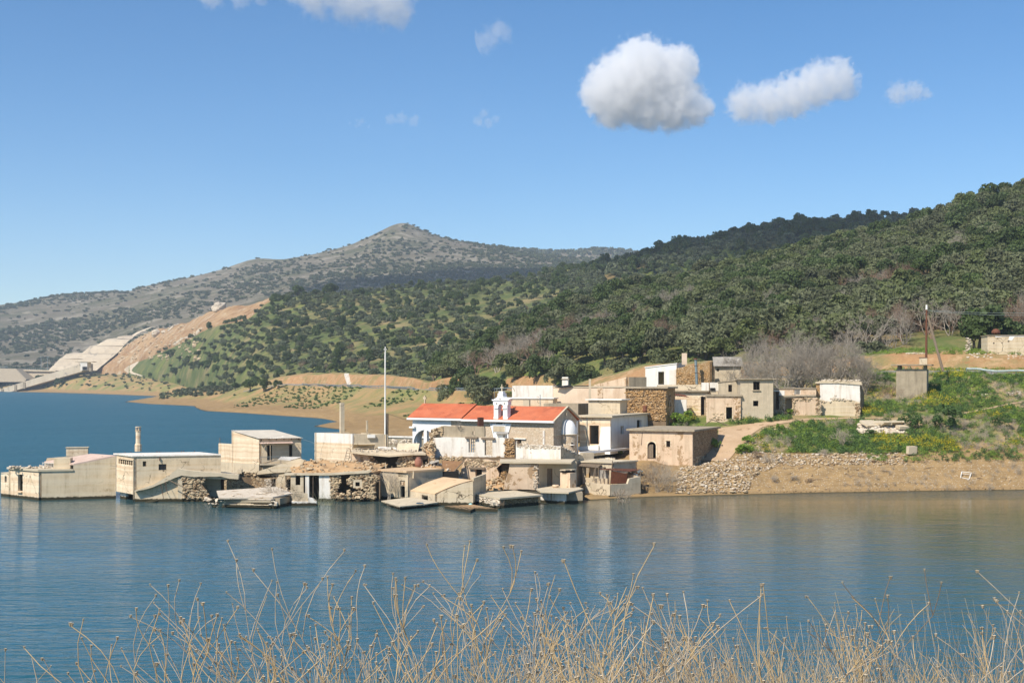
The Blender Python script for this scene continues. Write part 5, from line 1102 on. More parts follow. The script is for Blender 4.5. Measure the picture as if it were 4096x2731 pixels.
# roof: two pitches, the porch a hand higher
def pitch(nm, s0, s1, dz):
    P0 = ce_l + cd * s0; P1_ = ce_l + cd * s1; hw = cbk * HW
    for sg in (0, 1):
        e0 = P0 + cbk * (2 * HW * sg); e1 = P1_ + cbk * (2 * HW * sg)
        slab(nm, t, [(e0.x, e0.y, ze + .1 + dz), (e1.x, e1.y, ze + .1 + dz), ((P1_ + hw).x, (P1_ + hw).y, zrg + dz), ((P0 + hw).x, (P0 + hw).y, zrg + dz)], .12, MT['redroof'])
    return P0, P1_
Ltot = (ce_r - ce_l).length; sp = 9.0
pitch('roof', .0, sp, .22); pitch('roof', sp, Ltot - .18, 0)
for sg in (0, 1):     # white eaves gutter
    q = cbk * (2 * HW * sg) + cbk * (-.06 if sg == 0 else .06)
    for s0, s1, dz in ((-.05, sp, .14), (sp, Ltot + .05, .0)):
        m_ = ce_l + cd * ((s0 + s1) / 2) + q; box('eaves', t, (m_.x, m_.y, ze - .02 + dz * .4), (s1 - s0, .3, .26), MT['bright_white'], ang)
for sg in (0, 1):     # grey verge on the gable
    e = ce_r + cbk * (2 * HW * sg) ; r_ = ce_r + cbk * HW
    v = Vector((r_.x - e.x, r_.y - e.y, zrg - ze - .1)); o_ = Vector((cd.x, cd.y, 0)) * .12; up = Vector((0, 0, .16))
    a = Vector((e.x, e.y, ze + .02)); b = a + v
    mesh('verge', [a - o_, a + o_, b + o_, b - o_, a - o_ + up, a + o_ + up, b + o_ + up, b - o_ + up], [(0, 1, 2, 3), (7, 6, 5, 4), (0, 4, 5, 1), (1, 5, 6, 2), (2, 6, 7, 3), (3, 7, 4, 0)], MT['concrete'], t)
# ridge cross at the west end
rc = ce_l + cd * .3 + cbk * HW
box('ridge_cross', t, (rc.x, rc.y, zrg + .75), (.16, .16, 1.1), MT['concrete'], ang); box('ridge_cross_arm', t, (rc.x, rc.y, zrg + .95), (.5, .17, .3), MT['concrete'], ang)
# bell gable
ub = PC.uv(E(1180, 980))[0]
PBg = PL(PC.pt(0, 0, .12), PC.pt(PC.w, 0, .12)); bz0 = ze + .12
bl, brr = PBg.uv(E(1103, 900))[0], PBg.uv(E(1262, 900))[0]; bt = PBg.uv(E(1180, 745))[1]
oc = (bl + brr) / 2; ow = .38
bg = thing('bell_gable_root', '', '', (0, 0, 0)); bpy.data.objects.remove(bg)
bgl = panel('bell_gable', t, MT['bright_white'], PBg, [(bl - .05, bz0 - .25), (brr + .05, bz0 - .25), (brr + .05, bz0 + .35), (brr, bz0 + .4), (brr, bt - .55), (brr + .12, bt - .5), (brr + .1, bt), (bl - .1, bt), (bl - .12, bt - .5), (bl, bt - .55), (bl, bz0 + .4), (bl - .05, bz0 + .35)], [arch(oc - ow, oc + ow, bz0 + .02, bt - .78)], .8)
cor = [(bl - .28, bt + .2), (bl - .2, bt + .02), (brr + .2, bt + .02), (brr + .28, bt + .2), (brr + .05, bt + .16), (oc + .5, bt + .5), (oc + .4, bt + .75), (oc + .4, bt + 1.02), (oc - .4, bt + 1.02), (oc - .4, bt + .75), (oc - .5, bt + .5), (bl - .05, bt + .16)]
panel('cornice', bgl, MT['bright_white'], PBg, cor, [], .95, .1)
panel('top_block', bgl, MT['bright_white'], PBg, [(oc - .32, bt + 1.02), (oc + .32, bt + 1.02), (oc + .32, bt + 1.28), (oc - .32, bt + 1.28)], [], .6, -.05)
box('cross', bgl, PBg.pt(oc, bt + 1.72, -.35), (.11, .11, .95), MT['concrete'], ang); box('cross_arm', bgl, PBg.pt(oc, bt + 1.8, -.35), (.5, .12, .11), MT['concrete'], ang)
for s_ in (-1, 1):
    box('impost', bgl, PBg.pt(oc + s_ * .66, bt - .95, -.35), (.62, .95, .16), MT['bright_white'], ang)
    lathe('round_boss', bgl, PBg.pt(oc + s_ * .62, bt - .3, .0) , [(0, .07), (.1, .07), (.14, 0)], MT['dark_concrete'], 12)
panel('cross_mark', bgl, MT['dark_concrete'], PBg, [(oc - .03, bt + .12), (oc + .03, bt + .12), (oc + .03, bt + .22), (oc + .13, bt + .22), (oc + .13, bt + .28), (oc + .03, bt + .28), (oc + .03, bt + .4), (oc - .03, bt + .4), (oc - .03, bt + .28), (oc - .13, bt + .28), (oc - .13, bt + .22), (oc - .03, bt + .22)], [], .05, .13)
# white plastered bay and plaque under it
by = PC.poly([E(1055, 1010), E(1310, 1010), E(1275, 1130), E(1285, 1260), E(1120, 1260), E(1090, 1120), E(1075, 1060)])
panel('white_bay', t, MT['bright_white'], PC, by, [], .2, .06)
pq_ = PC.rect(E(1105, 1040), E(1240, 1105)); panel('plaque', t, MT['concrete'], PC, pq_, [], .12, .12)
frame(t, PC, [(pq_[0][0] - .12, pq_[0][1] - .1), (pq_[1][0] + .12, pq_[1][1] - .1), (pq_[2][0] + .12, pq_[2][1] + .12), (pq_[3][0] - .12, pq_[3][1] + .12)], MT['bright_white'], .11, .1, .12)
box('vent_slit', t, PC.pt(PC.uv(E(1170, 1010))[0], PC.uv(E(1170, 1008))[1], .07), (1.0, .05, .12), MT['dark'], ang)
# apse with white half dome
ac = wr_ + cbk * (HW - ins) + cd * .25; ra = 1.22; zd = PC.uv(E(1810, 1145))[1] - .02
lathe('apse', t, (ac.x, ac.y, 0), [(ra, zf), (ra, zd)], MT['church_stone'], 28)
lathe('apse_cornice', t, (ac.x, ac.y, 0), [(ra, zd - .06), (ra + .14, zd - .04), (ra + .14, zd + .06), (ra - .1, zd + .07)], MT['slab'], 28)
lathe('apse_dome', t, (ac.x, ac.y, zd + .05), [(ra * math.cos(a * math.pi / 24) ** .85, 1.85 * math.sin(a * math.pi / 24)) for a in range(12)] + [(0.001, 1.85)], MT['bright_white'], 32)
ta = Vector((cd.x, cd.y)) * ra; tn = ac + Vector((math.cos(ang - .55), math.sin(ang - .55))) * (ra - .02)
lathe('apse_window_ring', t, (tn.x, tn.y, zf + 2.2), [(.3, -.05), (.36, .1), (.22, .1)], MT['white_worn'], 14); box('apse_window', t, (tn.x, tn.y, zf + 2.25), (.1, .3, .55), MT['dark'], ang - .55)
slab('ledge', t, [PG.pt(-.25, zd + .02, .12), PG.pt(gw + .1, zd + .02, .12), PG.pt(gw + .1, zd + .02, -.05), PG.pt(-.25, zd + .02, -.05)], .09, MT['slab'])
box('wall_medallion', t, PG.pt(gw / 2, zrg - .95, .05), (.35, .35, .35), MT['concrete'], ang)

# ================================================================== UPPER VILLAGE
def simple(name, label, cat, ft, zb, zt, mat, front=(), right=(), roof=None, over=.28, th=.2):
    c = sum((V2(p) for p in ft), Vector((0, 0))) / 4
    h = thing(name, label, cat, (c.x, c.y, zb))
    pl0 = PL(ft[0], ft[1]); pl1 = PL(ft[1], ft[2])
    fh = [pl0.rect(a, b) for a, b in front]; rh = [pl1.rect(a, b) for a, b in right]
    walls(h, ft, zb, zt, mat, fh, rh)
    if roof is not None:
        zz = zt if isinstance(zt, (list, tuple)) else [zt] * 4
        flat_roof(h, ft, [q + th for q in zz], roof, over, th)
    return h, pl0, pl1, fh, rh
fx = lambda tl, x: tl(x, 0)[0]
# arched house
ft = foot(fx(FF, 732), fx(FF, 1580), fx(FF, 1918), 172.5, -24)
zt_ = zat(FF(1580, 1095), ft[1].y)
h, pf, pr, fh, rh = simple('arched_door_house', 'small stone house with arched wooden door, barred window and flat grey slab roof', 'house', ft, 1.5, zt_, [MT['peach'], MT['stonewall'], MT['stonewall'], MT['stonewall']], (), (), MT['dark_concrete'], .35, .24)
for ch_ in [c for c in h.children if c.name.startswith('wall')][:1]: bpy.data.objects.remove(ch_)
q = pf.rect(FF(975, 1230), FF(1088, 1455)); av = arch(q[0][0], q[1][0], q[0][1], q[2][1] - (q[1][0] - q[0][0]) / 2); wv = pf.rect(FF(1227, 1218), FF(1281, 1298))
panel('wall', h, MT['peach'], pf, [(0, 1.5), (pf.w, 1.5), (pf.w, zt_), (0, zt_)], [av, wv], .5)
ring = arch(q[0][0] - .18, q[1][0] + .18, q[0][1], q[2][1] - (q[1][0] - q[0][0]) / 2); panel('door_surround', h, MT['cream'], pf, ring, [[(u, z + (.001 if z < q[0][1] + .01 else 0)) for u, z in av]], .12, .05)
for i in range(3):
    w_ = (q[1][0] - q[0][0]) * .62 / 3; box('door_plank', h, pf.pt(q[0][0] + w_ * (i + .5), (q[0][1] + q[2][1]) / 2 - .15, -.2), (w_ * .94, .05, (q[2][1] - q[0][1]) * .8), MT['wood'], math.atan2(pf.t.y, pf.t.x))
surround(h, pf, wv, MT['cream'], .14); frame(h, pf, wv, MT['dark_wood'], .06, .06, -.12, None, 2, 2)
lay_stones(h, pf, [(0.05, 1.6), (pf.w, 1.6), (pf.w, 3.1), (.05, 3.1)], [[(u, z) for u, z in av]], .34, -.1, 'pale', 80, .3)
tube('wall_cable', h, pf.pt(*pf.uv(FF(905, 1100)), .04), pf.pt(*pf.uv(FF(893, 1275)), .04), .025, MT['dark_rust'])
lay_stones(h, pr, [(0.4, 2.2), (pr.w - .4, 2.5), (pr.w - .4, zt_ - .1), (.4, zt_ - .1)], (), .34, -.06, 'stone', 200, .15)
# white flat house
ft = foot(fx(FF, 62), fx(FF, 475), fx(FF, 1045), 175, -24); zt_ = zat(FF(475, 905), ft[1].y)
h, pf, pr, fh, rh = simple('white_flat_house', 'whitewashed flat roofed house with tall black doorway behind the church', 'house', ft, 4.0, zt_, [MT['cream'], MT['white'], MT['white'], MT['white']], [(FF(195, 1010), FF(322, 1262))], [(FF(612, 1018), FF(655, 1128)), (FF(833, 938), FF(895, 1045))], MT['slab'], .4, .25)
surround(h, pf, fh[0], MT['pink_plaster'], .1); panel('corner_whitewash', h, MT['bright_white'], pf, [(pf.w - 1.8, 4.0), (pf.w + .02, 4.0), (pf.w + .02, zt_ - 1.2), (pf.w - 1.3, zt_ - 1.3)], [], .1, .03)
frame(h, pf, fh[0], MT['brown_wood'], .08); surround(h, pr, rh[0], MT['white'], .12)
tube('downpipe', h, pf.pt(pf.uv(FF(163, 1000))[0], 4.5, .06), pf.pt(pf.uv(FF(163, 1000))[0], zt_, .06), .05, MT['galv'])
panel('step', h, MT['bright_white'], pf, pf.poly([FF(62, 1345), FF(330, 1340), FF(330, 1275), FF(62, 1295)]), [], .5, .5)
# whitewashed terrace edge and painted paving in front
gz_ = lambda p, z: atz(p, z)
tag(slab('terrace_pavement', None, [gz_(FF(60, 1400), 4.35), gz_(FF(740, 1310), 4.5), gz_(FF(735, 1190), 4.6), gz_(FF(480, 1290), 4.55), gz_(FF(60, 1340), 4.4)], .5, MT['concrete']), 'sloping concrete terrace before the whitewashed flat house', 'terrace')
for i, (a, b) in enumerate(((FF(62, 1385), FF(735, 1322)), (FF(490, 1298), FF(735, 1192)))):
    pa_ = gz_(a, 4.45 + .15 * i); pb2 = gz_(b, 4.6 + .15 * i); d_ = (pb2 - pa_); box('terrace_kerb', None, (pa_ + pb2) / 2, (d_.length, .35, .28), MT['bright_white'], math.atan2(d_.y, d_.x), 0, -math.atan2(d_.z, math.hypot(d_.x, d_.y)))
    tag(bpy.data.objects['terrace_kerb' + ('' if i == 0 else '.001')], ('white painted kerb along the foot of the concrete terrace', 'white painted kerb climbing along the shaded wall of the white flat house')[i], 'kerb')
yz = 3.5
tyd = thing('painted_paving', 'flagstone yard with joints painted white beside the grey shack roof', 'paving', base3(gz_(FF(350, 1445), yz), yz))
for r_ in range(3):
    for c_ in range(6):
        a = gz_(FF(190 + c_ * 55 + r_ * 12, 1420 + r_ * 18), yz); b = gz_(FF(236 + c_ * 55 + r_ * 12, 1422 + r_ * 18), yz); c2 = gz_(FF(240 + c_ * 55 + r_ * 12, 1432 + r_ * 18), yz); d2 = gz_(FF(196 + c_ * 55 + r_ * 12, 1430 + r_ * 18), yz)
        slab('flagstone', tyd, [p + Vector((0, 0, .06)) for p in (a, b, c2, d2)], .07, MT['slab'])
slab('joint_bed', tyd, [gz_(FF(170, 1408), yz), gz_(FF(545, 1440), yz), gz_(FF(480, 1478), yz), gz_(FF(190, 1478), yz)], .3, MT['bright_white'])
# grey box with white slab
ft = foot(fx(FF, 180), fx(FF, 605), fx(FF, 702), 185, -24); zt_ = zat(FF(400, 672), ft[0].y - 1)
h, pf, pr, fh, rh = simple('grey_box_house', 'plain grey concrete upper room with overhanging white slab roof', 'house', ft, 5.5, zt_, MT['concrete'], (), [], MT['white'], .35, .14)
# peach house and white block behind the church
ft = foot(fx(E, 1800), fx(FF, 680), fx(FF, 790), 199, -16); zt_ = zat(E(1810, 585), 199)
h, pf, pr, fh, rh = simple('peach_house', 'long peach plastered house with flat roof and concrete post beside the stone house', 'house', ft, 6, zt_, [MT['pink_plaster']] + [MT['cream']] * 3, (), (), MT['slab'], .1, .15)
for k in range(9):
    c = at(E(2060 + k * 20, 572), 198.2); lathe('roof_tile', h, c, [(.0, -.2), (.2, -.2), (.2, .12), (.0, .12)], MT['dark'], 8)
slab('tarpaulin', h, [at(E(1820, 575), 198.2), at(E(1900, 588), 197.8), at(E(2040, 575), 198), at(E(2000, 555), 199.5)], .05, MT['dark'])
box('chimney', h, at(E(1945, 520), 200.5), (.9, .9, 1.5), MT['white_worn'], -.2); box('chimney_cap', h, at(E(1945, 486), 200.5), (1.2, 1.2, .1), MT['dark_concrete'], -.2)
box('concrete_post', h, at(E(2233, 620), 194.0), (.32, .32, 3.4), MT['concrete'], 0); box('patch', h, pf.pt(pf.uv(FF(340, 570))[0], pf.uv(FF(340, 570))[1], .0), (.8, .1, 1.7), MT['peach'], math.atan2(pf.t.y, pf.t.x))
ft = foot(fx(E, 1318), fx(E, 1797), fx(E, 1860), 205, -14); zt_ = zat(E(1500, 565), 204)
h, pf, pr, fh, rh = simple('white_long_house', 'long low windowless white house nearest the road rail', 'house', ft, 6, zt_, MT['white_worn'], (), (), None)
slab('roof', h, [pf.pt(.2, zt_ - .1, -.3), pf.pt(pf.w - .2, zt_ - .1, -.3), pf.pt(pf.w - .2, zt_ - .1, -4), pf.pt(.2, zt_ - .1, -4)], .15, MT['slab'])
# lower white terrace in front of it
ft = foot(fx(E, 1225), fx(E, 1800), fx(E, 1850), 197, -14); zt_ = zat(E(1500, 720), 195)
h, pf, pr, fh, rh = simple('white_terrace_house', 'low cream walled house with white edged terrace roof just over the church ridge', 'house', ft, 5, zt_, MT['cream'], (), (), MT['white'], .15, .16)
box('roof_box', h, at(E(1490, 785), 193.5), (.95, .9, 1.3), MT['concrete'], -.2); tube('roof_pipe', h, at(E(1648, 815), 193), at(E(1648, 670), 193), .05, MT['galv']); tube('roof_pipe', h, at(E(1110, 720), 197), at(E(1110, 590), 197), .03, MT['galv'])
ft = foot(fx(E, 1690), fx(E, 2095), fx(E, 2215), 189, -24); zt_ = zat(E(1900, 775), 188)
h, pf, pr, fh, rh = simple('grey_parapet_house', 'low grey house with raised concrete parapet right behind the church gable', 'house', ft, 5, zt_, MT['dark_concrete'], (), (), None)
slab('roof', h, [(p.x, p.y, zt_ - .6) for p in grow(ft, -.3)], .2, MT['slab'])
# stone house
ft = foot(fx(FF, 682), fx(FF, 1225), fx(FF, 1345), 189, -22); zt_ = zat(FF(900, 515), 187.5)
h, pf, pr, fh, rh = simple('tall_stone_house', 'tall bare stone house with square putlog holes and thin slab roof', 'house', ft, 5.5, zt_, [MT['mortar'], MT['ochre_wall'], MT['ochre_wall'], MT['ochre_wall']], [(FF(905, 607), FF(932, 638)), (FF(1022, 725), FF(1052, 752))], [(FF(1255, 600), FF(1290, 760))], MT['dark_concrete'], .35, .22)
zq_ = [pf.uv(FF(900, y_))[1] for y_ in (520, 780, 950)]
print('stones', lay_stones(h, pf, [(0, zq_[2]), (pf.w, zq_[2]), (pf.w, zt_ - .05), (0, zt_ - .05)], fh, .36, .02, 'ochre', 300, .03))
tag(lathe('iron_drum', None, at(FF(940, 835), 184.6), [(0, 0), (.31, 0), (.33, .35), (.31, .36), (.33, .7), (.31, .95), (0, .95)], MT['rust'], 14), 'rusty iron drum by the wall of the tall stone house', 'drum')
# gabled wall stub
t = thing('lean_to_wall', 'low sloping masonry wall with grey end rising behind the peach house', 'wall', base3(at(FF(500, 480), 206), 10))
Pw = PL(V2(at(FF(225, 480), 207)), V2(at(FF(690, 480), 204))); panel('wall', t, MT['peach'], Pw, Pw.poly([FF(225, 520), FF(690, 520), FF(690, 362), FF(450, 420), FF(260, 465)]), [], .5)
Pw2 = PL(Pw.pt(Pw.w, 0), Pw.pt(Pw.w + 2.6, 0, -3.5)); panel('end_wall', t, MT['dark_concrete'], Pw2, [(.5, 11), (3.6, 11), (3.6, Pw.uv(FF(690, 362))[1]), (.5, Pw.uv(FF(690, 362))[1])], [], .3)
# white upper house
ft = foot(fx(FF, 945), fx(FF, 1365), fx(FF, 1480), 212, -12); za, zb_ = zat(FF(945, 240), 212), zat(FF(1440, 185), 211)
h, pf, pr, fh, rh = simple('white_upper_house', 'bright white house with black doorway and square chimney at the top of the village', 'house', ft, 12, [za, zb_, zb_ + .2, za + .2], MT['white'], [(FF(1118, 290), FF(1197, 462))], (), MT['bright_white'], .1, .14)
frame(h, pf, fh[0], MT['dark_wood'], .08); box('chimney', h, at(FF(1470, 120), 212.5), (.75, .75, 1.9), MT['pink_plaster'], 0)
panel('worn_pier', h, MT['white_worn'], pf, pf.poly([FF(1268, 262), FF(1362, 262), FF(1362, 470), FF(1268, 470)]), [], .4, .35)
ft = foot(fx(FF, 1362), fx(FF, 1812), fx(FF, 1885), 209, -10); zs_ = [zat(FF(1362, 245), 209), zat(FF(1812, 150), 207), zat(FF(1812, 150), 207), zat(FF(1362, 245), 209)]
h, pf, pr, fh, rh = simple('ochre_stone_house', 'ruined ochre clay and stone house with tall metal flue on its front', 'ruin', ft, 11.5, zs_, [MT['ochre_wall']] * 4, (), [(FF(1832, 160), FF(1878, 428))], None)
lay_stones(h, pf, pf.poly([FF(1375, 470), FF(1800, 470), FF(1800, 300), FF(1375, 310)]), (), .34, -.06, 'ochre', 150, .2)
tube('metal_flue', h, at(FF(1638, 460), 206.8), at(FF(1622, 125), 206.8), .22, MT['galv'], n=10); lathe('flue_cap', h, at(FF(1620, 128), 206.8), [(.34, 0), (.3, .14), (0, .2)], MT['rust'], 10)
for y_ in (212, 305): tube('flue_strap', h, at(FF(1600, y_), 206.6), at(FF(1660, y_), 206.6), .04, MT['dark_rust'])
# corrugated barn
ft = foot(fx(FF, 1880), fx(FF, 2230), fx(FF, 2300), 216, -8); zw = zat(FF(2000, 225), 216); zt2 = zat(FF(1900, 105), 222)
h, pf, pr, fh, rh = simple('sheet_roof_barn', 'grey block barn with pitched corrugated sheet roof beside the bare thicket', 'barn', ft, 12, [zw, zw, zw + 1.6, zw + 1.6], MT['concrete'], [(FF(1905, 248), FF(1935, 285))], (), None)
d_ = V2(ft[3]) - V2(ft[0])
corr('roof', h, (ft[0].x - .3 * pf.t.x, ft[0].y - .5, zw + .12), (ft[1].x + .3, ft[1].y - .5, zw + .12), (ft[2].x + .3, ft[2].y, zw + 1.75), (ft[3].x - .3, ft[3].y, zw + 1.75), MT['corr'], 24, .06)
# long parapet with white door wall
ft = foot(fx(FF, 1345), fx(FF, 1765), fx(FF, 1850), 196, -16); zt_ = zat(FF(1500, 560), 195)
h, pf, pr, fh, rh = simple('long_parapet_house', 'pale house with tall dark door under a deep slab and long concrete parapet', 'house', ft, 6.5, zt_, MT['cream'], [(FF(1690, 625), FF(1757, 880))], (), MT['dark_concrete'], .45, .2)
frame(h, pf, fh[0], MT['dark_wood'], .08, .08, -.1, None, 1)
Pw = PL(V2(at(FF(1100, 500), 200)), V2(at(FF(1830, 500), 197))); panel('parapet', h, MT['concrete'], Pw, Pw.poly([FF(1100, 575), FF(1800, 575), FF(1800, 462), FF(1100, 468)]), [], .3)
for x0, x1 in ((1700, 1795), (1812, 1925)):
    cc = at(FF((x0 + x1) / 2, 492), 195.5); box('chimney', h, cc, ((x1 - x0) / 3.36 / F * 195, .9, 1.25), MT['white_worn'], -.1); box('chimney_base', h, cc + Vector((0, 0, -.9)), ((x1 - x0) / 3.36 / F * 195 * .9, .8, .6), MT['concrete'], -.1)
box('chimney_mouth', h, at(FF(1850, 525), 195.0), (.75, .12, .4), MT['dark'], -.1)
box('oven', h, at(FF(1420, 770), 191.6), (1.75, 1.5, 2.3), MT['white_worn'], -.15)
corr('porch_roof', h, at(FF(1335, 612), 192.5), at(FF(1530, 632), 191.5), at(FF(1480, 602), 194), at(FF(1335, 582), 194), MT['rust'], 8, .05)
# small peach stone house
ft = foot(fx(FF, 1765), fx(FF, 2228), None, 187.5, -10); zt_ = zat(FF(1990, 622), 186.8)
h, pf, pr, fh, rh = simple('peach_stone_house', 'low peach plastered stone house with black door against the two storey house', 'house', ft, 6.5, zt_, MT['peach'], [(FF(2030, 765), FF(2112, 925))], (), MT['dark_concrete'], .2, .24)
surround(h, pf, fh[0], MT['cream'], .14); frame(h, pf, fh[0], MT['dark_wood'], .06)
lay_stones(h, pf, pf.poly([FF(1800, 950), FF(2020, 950), FF(2010, 850), FF(1850, 840)]), (), .3, -.06, 'stone', 50, .2); lay_stones(h, pf, pf.poly([FF(2135, 950), FF(2228, 950), FF(2228, 660), FF(2170, 700)]), (), .3, -.06, 'ochre', 60, .2)
for a, b in ((FF(1745, 1000), FF(1840, 935)), (FF(1840, 930), FF(2105, 1030)), (FF(1950, 1045), FF(2110, 1022))): tube('fallen_beam', h, at(a, 185.6), at(b, 185.3), .07, MT['wood'], n=5)
# block wall room behind
ft = foot(fx(FF, 1928), fx(FF, 2222), None, 194, -8); zt_ = zat(FF(2050, 405), 194)
h, pf, pr, fh, rh = simple('block_room', 'unplastered concrete block room with empty window above the peach stone house', 'house', ft, 9, [zt_ - .35, zt_, zt_, zt_ - .35], MT['blocks'], [(FF(2060, 465), FF(2110, 560))], (), MT['dark_concrete'], .1, .1)
frame(h, pf, fh[0], MT['dark_wood'], .07, .06, -.1, None, 1, 1)
# two storey concrete house
ft = foot(fx(G, 207), fx(G, 648), fx(G, 690), 187, -6); zt_ = zat(G(400, 395), 187)
h, pf, pr, fh, rh = simple('two_storey_house', 'two storey bare concrete block house with two square windows', 'house', ft, 6.5, zt_, MT['blocks'], [(G(378, 424), G(467, 536)), (G(378, 680), G(448, 752))], (), MT['dark_concrete'], .4, .16)
frame(h, pf, fh[0], MT['dark_wood'], .1, .08, -.08, MT['concrete'], 1)
lay_stones(h, pf, pf.poly([G(215, 960), G(600, 965), G(600, 925), G(215, 915)]), (), .3, .05, 'stone', 40)
# low ruin with two black doors
ft = foot(fx(G, 655), fx(G, 1225), None, 191, -4); zt_ = zat(G(900, 520), 191)
h, pf, pr, fh, rh = simple('low_ruined_house', 'low peach ruin with barred window and black doorways between two storey house and white ruin', 'ruin', ft, 6.5, zt_, MT['peach'], [(G(655, 555), G(728, 800)), (G(932, 530), G(1015, 595))], (), MT['dark_concrete'], .12, .12)
frame(h, pf, fh[1], MT['white'], .07, .06, -.08, None, 4)
panel('door_surround', h, MT['white'], pf, pf.poly([G(650, 540), G(800, 545), G(800, 625), G(740, 625), G(735, 800), G(728, 800), G(728, 555), G(650, 555)]), [], .1, .05)
Pw = PL(pf.pt(1.0, 0, 1.6), pf.pt(pf.w + .3, 0, 1.6)); dr = Pw.rect(G(808, 648), G(908, 830)); dr = [(dr[0][0], 6.3), (dr[1][0], 6.3), dr[2], dr[3]]
panel('stone_wall', h, MT['peach'], Pw, jag(Pw.poly([G(745, 900), G(745, 620), G(930, 640), G(1050, 650), G(1200, 615), G(1290, 670), G(1290, 910)]), .05, .4), [dr], .5)
lay_stones(h, Pw, Pw.poly([G(750, 840), G(750, 630), G(805, 640), G(805, 840)]), (), .32, 0, 'stone', 40); lay_stones(h, Pw, Pw.poly([G(1220, 900), G(1230, 640), G(1290, 670), G(1290, 900)]), (), .32, 0, 'stone', 40); lay_stones(h, Pw, Pw.poly([G(910, 840), G(910, 650), G(1180, 640), G(1150, 680), G(950, 680), G(950, 840)]), (), .28, 0, 'stone', 60)
slab('porch_slab', h, [Pw.pt(.1, Pw.uv(G(800, 618))[1], .15), Pw.pt(Pw.uv(G(1220, 610))[0], Pw.uv(G(1220, 605))[1], .15), pf.pt(pf.w, Pw.uv(G(1220, 600))[1], .02), pf.pt(.6, Pw.uv(G(800, 610))[1], .02)], .15, MT['dark_concrete'])
# white ruin
t = thing('white_gable_ruin', 'roofless white plastered ruin with crumbling stone edges above the track', 'ruin', base3(at(G(1550, 890), 190), 7))
Pw = PL(V2(at(G(1218, 800), 191.5)), V2(at(G(1822, 800), 190)))
panel('wall', t, MT['white_worn'], Pw, jag(Pw.poly([G(1275, 900), G(1815, 900), G(1815, 470), G(1845, 450), G(1830, 425), G(1600, 420), G(1480, 425), G(1275, 430)]), .04, .5), [], .5)
panel('coping', t, MT['concrete'], Pw, jag(Pw.poly([G(1215, 428), G(1330, 410), G(1640, 420), G(1835, 425), G(1848, 465), G(1815, 468), G(1500, 445), G(1215, 445)]), .03, .4), [], .7, .15)
lay_stones(t, Pw, Pw.poly([G(1230, 435), G(1830, 430), G(1830, 405), G(1300, 400)]), (), .3, .0, 'pale', 50)
panel('stone_jamb', t, MT['ochre_wall'], Pw, Pw.poly([G(1222, 620), G(1275, 640), G(1275, 450), G(1222, 450)]), [], .6, -.1)
Pv = PL(Pw.pt(0.2, 0, 1.3), Pw.pt(Pw.w, 0, 1.3))
panel('front_wall', t, MT['grey_plaster'], Pv, jag(Pv.poly([G(1295, 905), G(1815, 900), G(1815, 705), G(1700, 670), G(1560, 650), G(1480, 640), G(1400, 690), G(1295, 665)]), .06, .4), [], .45)
lay_stones(t, Pv, Pv.poly([G(1290, 680), G(1400, 690), G(1480, 600), G(1560, 650), G(1720, 665), G(1720, 690), G(1480, 680), G(1400, 705), G(1290, 700)]), (), .32, .0, 'pale', 50); lay_stones(t, Pv, Pv.poly([G(1765, 890), G(1820, 890), G(1820, 710), G(1765, 700)]), (), .34, .02, 'stone', 40)
panel('side_wall', t, MT['stonewall'], PL(Pw.pt(Pw.w, 0), Pw.pt(Pw.w + .6, 0, -4)), [(.5, 6.5), (4, 6.5), (4, 12), (.5, 13.2)], [], .45)
# ---- right slope: hut, pole, building
ft = foot(fx(HH, 483), fx(HH, 803), fx(HH, 892), 199, -20); zt_ = zat(HH(700, 722), 198)
h, pf, pr, fh, rh = simple('concrete_hut', 'square concrete hut with wide flat slab and roof box on the green slope', 'hut', ft, 10.5, zt_, MT['dark_concrete'], (), [], None)
for p_ in [ft[0], ft[1], ft[2], ft[3]]:
    v = (sum((V2(x_) for x_ in ft), Vector((0, 0))) / 4 - V2(p_)) * .15 + V2(p_); box('roof_post', h, (v.x, v.y, zt_ + .3), (.3, .3, .6), MT['dark_concrete'])
flat_roof(h, ft, zt_ + .72, MT['dark_concrete'], .75, .14); box('roof_box', h, at(HH(766, 635), 201) , (1.15, 1.0, 1.1), MT['concrete'], -.3); box('roof_box_lid', h, at(HH(766, 600), 201), (1.3, 1.15, .08), MT['rust'], -.3)
pb0 = at(HH(795, 640), 206); pt0 = at(HH(801, 100), 206)
pole = thing('utility_pole', 'rust brown wooden utility pole with white tip and leaning brace', 'pole', pb0)
tube('pole_shaft', pole, pb0 - Vector((0, 0, 1.5)), pt0, .2, MT['rust'], .14, 10); tube('pole_tip', pole, pt0, pt0 + Vector((0, 0, .75)), .17, MT['white'], .15, 10)
tube('brace', pole, at(HH(972, 740), 204), at(HH(812, 165), 205.7), .24, MT['wood'], .17, 8)
def sag(nm, a, b, drop, r_, mat, label, cat='cable'):
    vs = []; fs = []; n = 16
    for i in range(n + 1):
        t_ = i / n; p = Vector(a).lerp(Vector(b), t_) - Vector((0, 0, drop * 4 * t_ * (1 - t_)))
        for k in range(4): vs.append(p + Vector((0, r_ * math.cos(k * math.pi / 2), r_ * math.sin(k * math.pi / 2))))
    for i in range(n):
        for k in range(4): fs.append((i * 4 + k, i * 4 + (k + 1) % 4, i * 4 + 4 + (k + 1) % 4, i * 4 + 4 + k))
    o = mesh(nm, vs, fs, mat); return tag(o, label, cat)
sag('overhead_wire', at(HH(803, 105), 206), at(HH(2600, 112), 190), .4, .02, MT['galv'], 'upper overhead wire running from the braced pole past the plastered shed')
sag('overhead_wire', at(HH(803, 112), 206), at(HH(2600, 125), 190), .6, .02, MT['galv'], 'lower overhead wire running from the braced pole past the plastered shed')
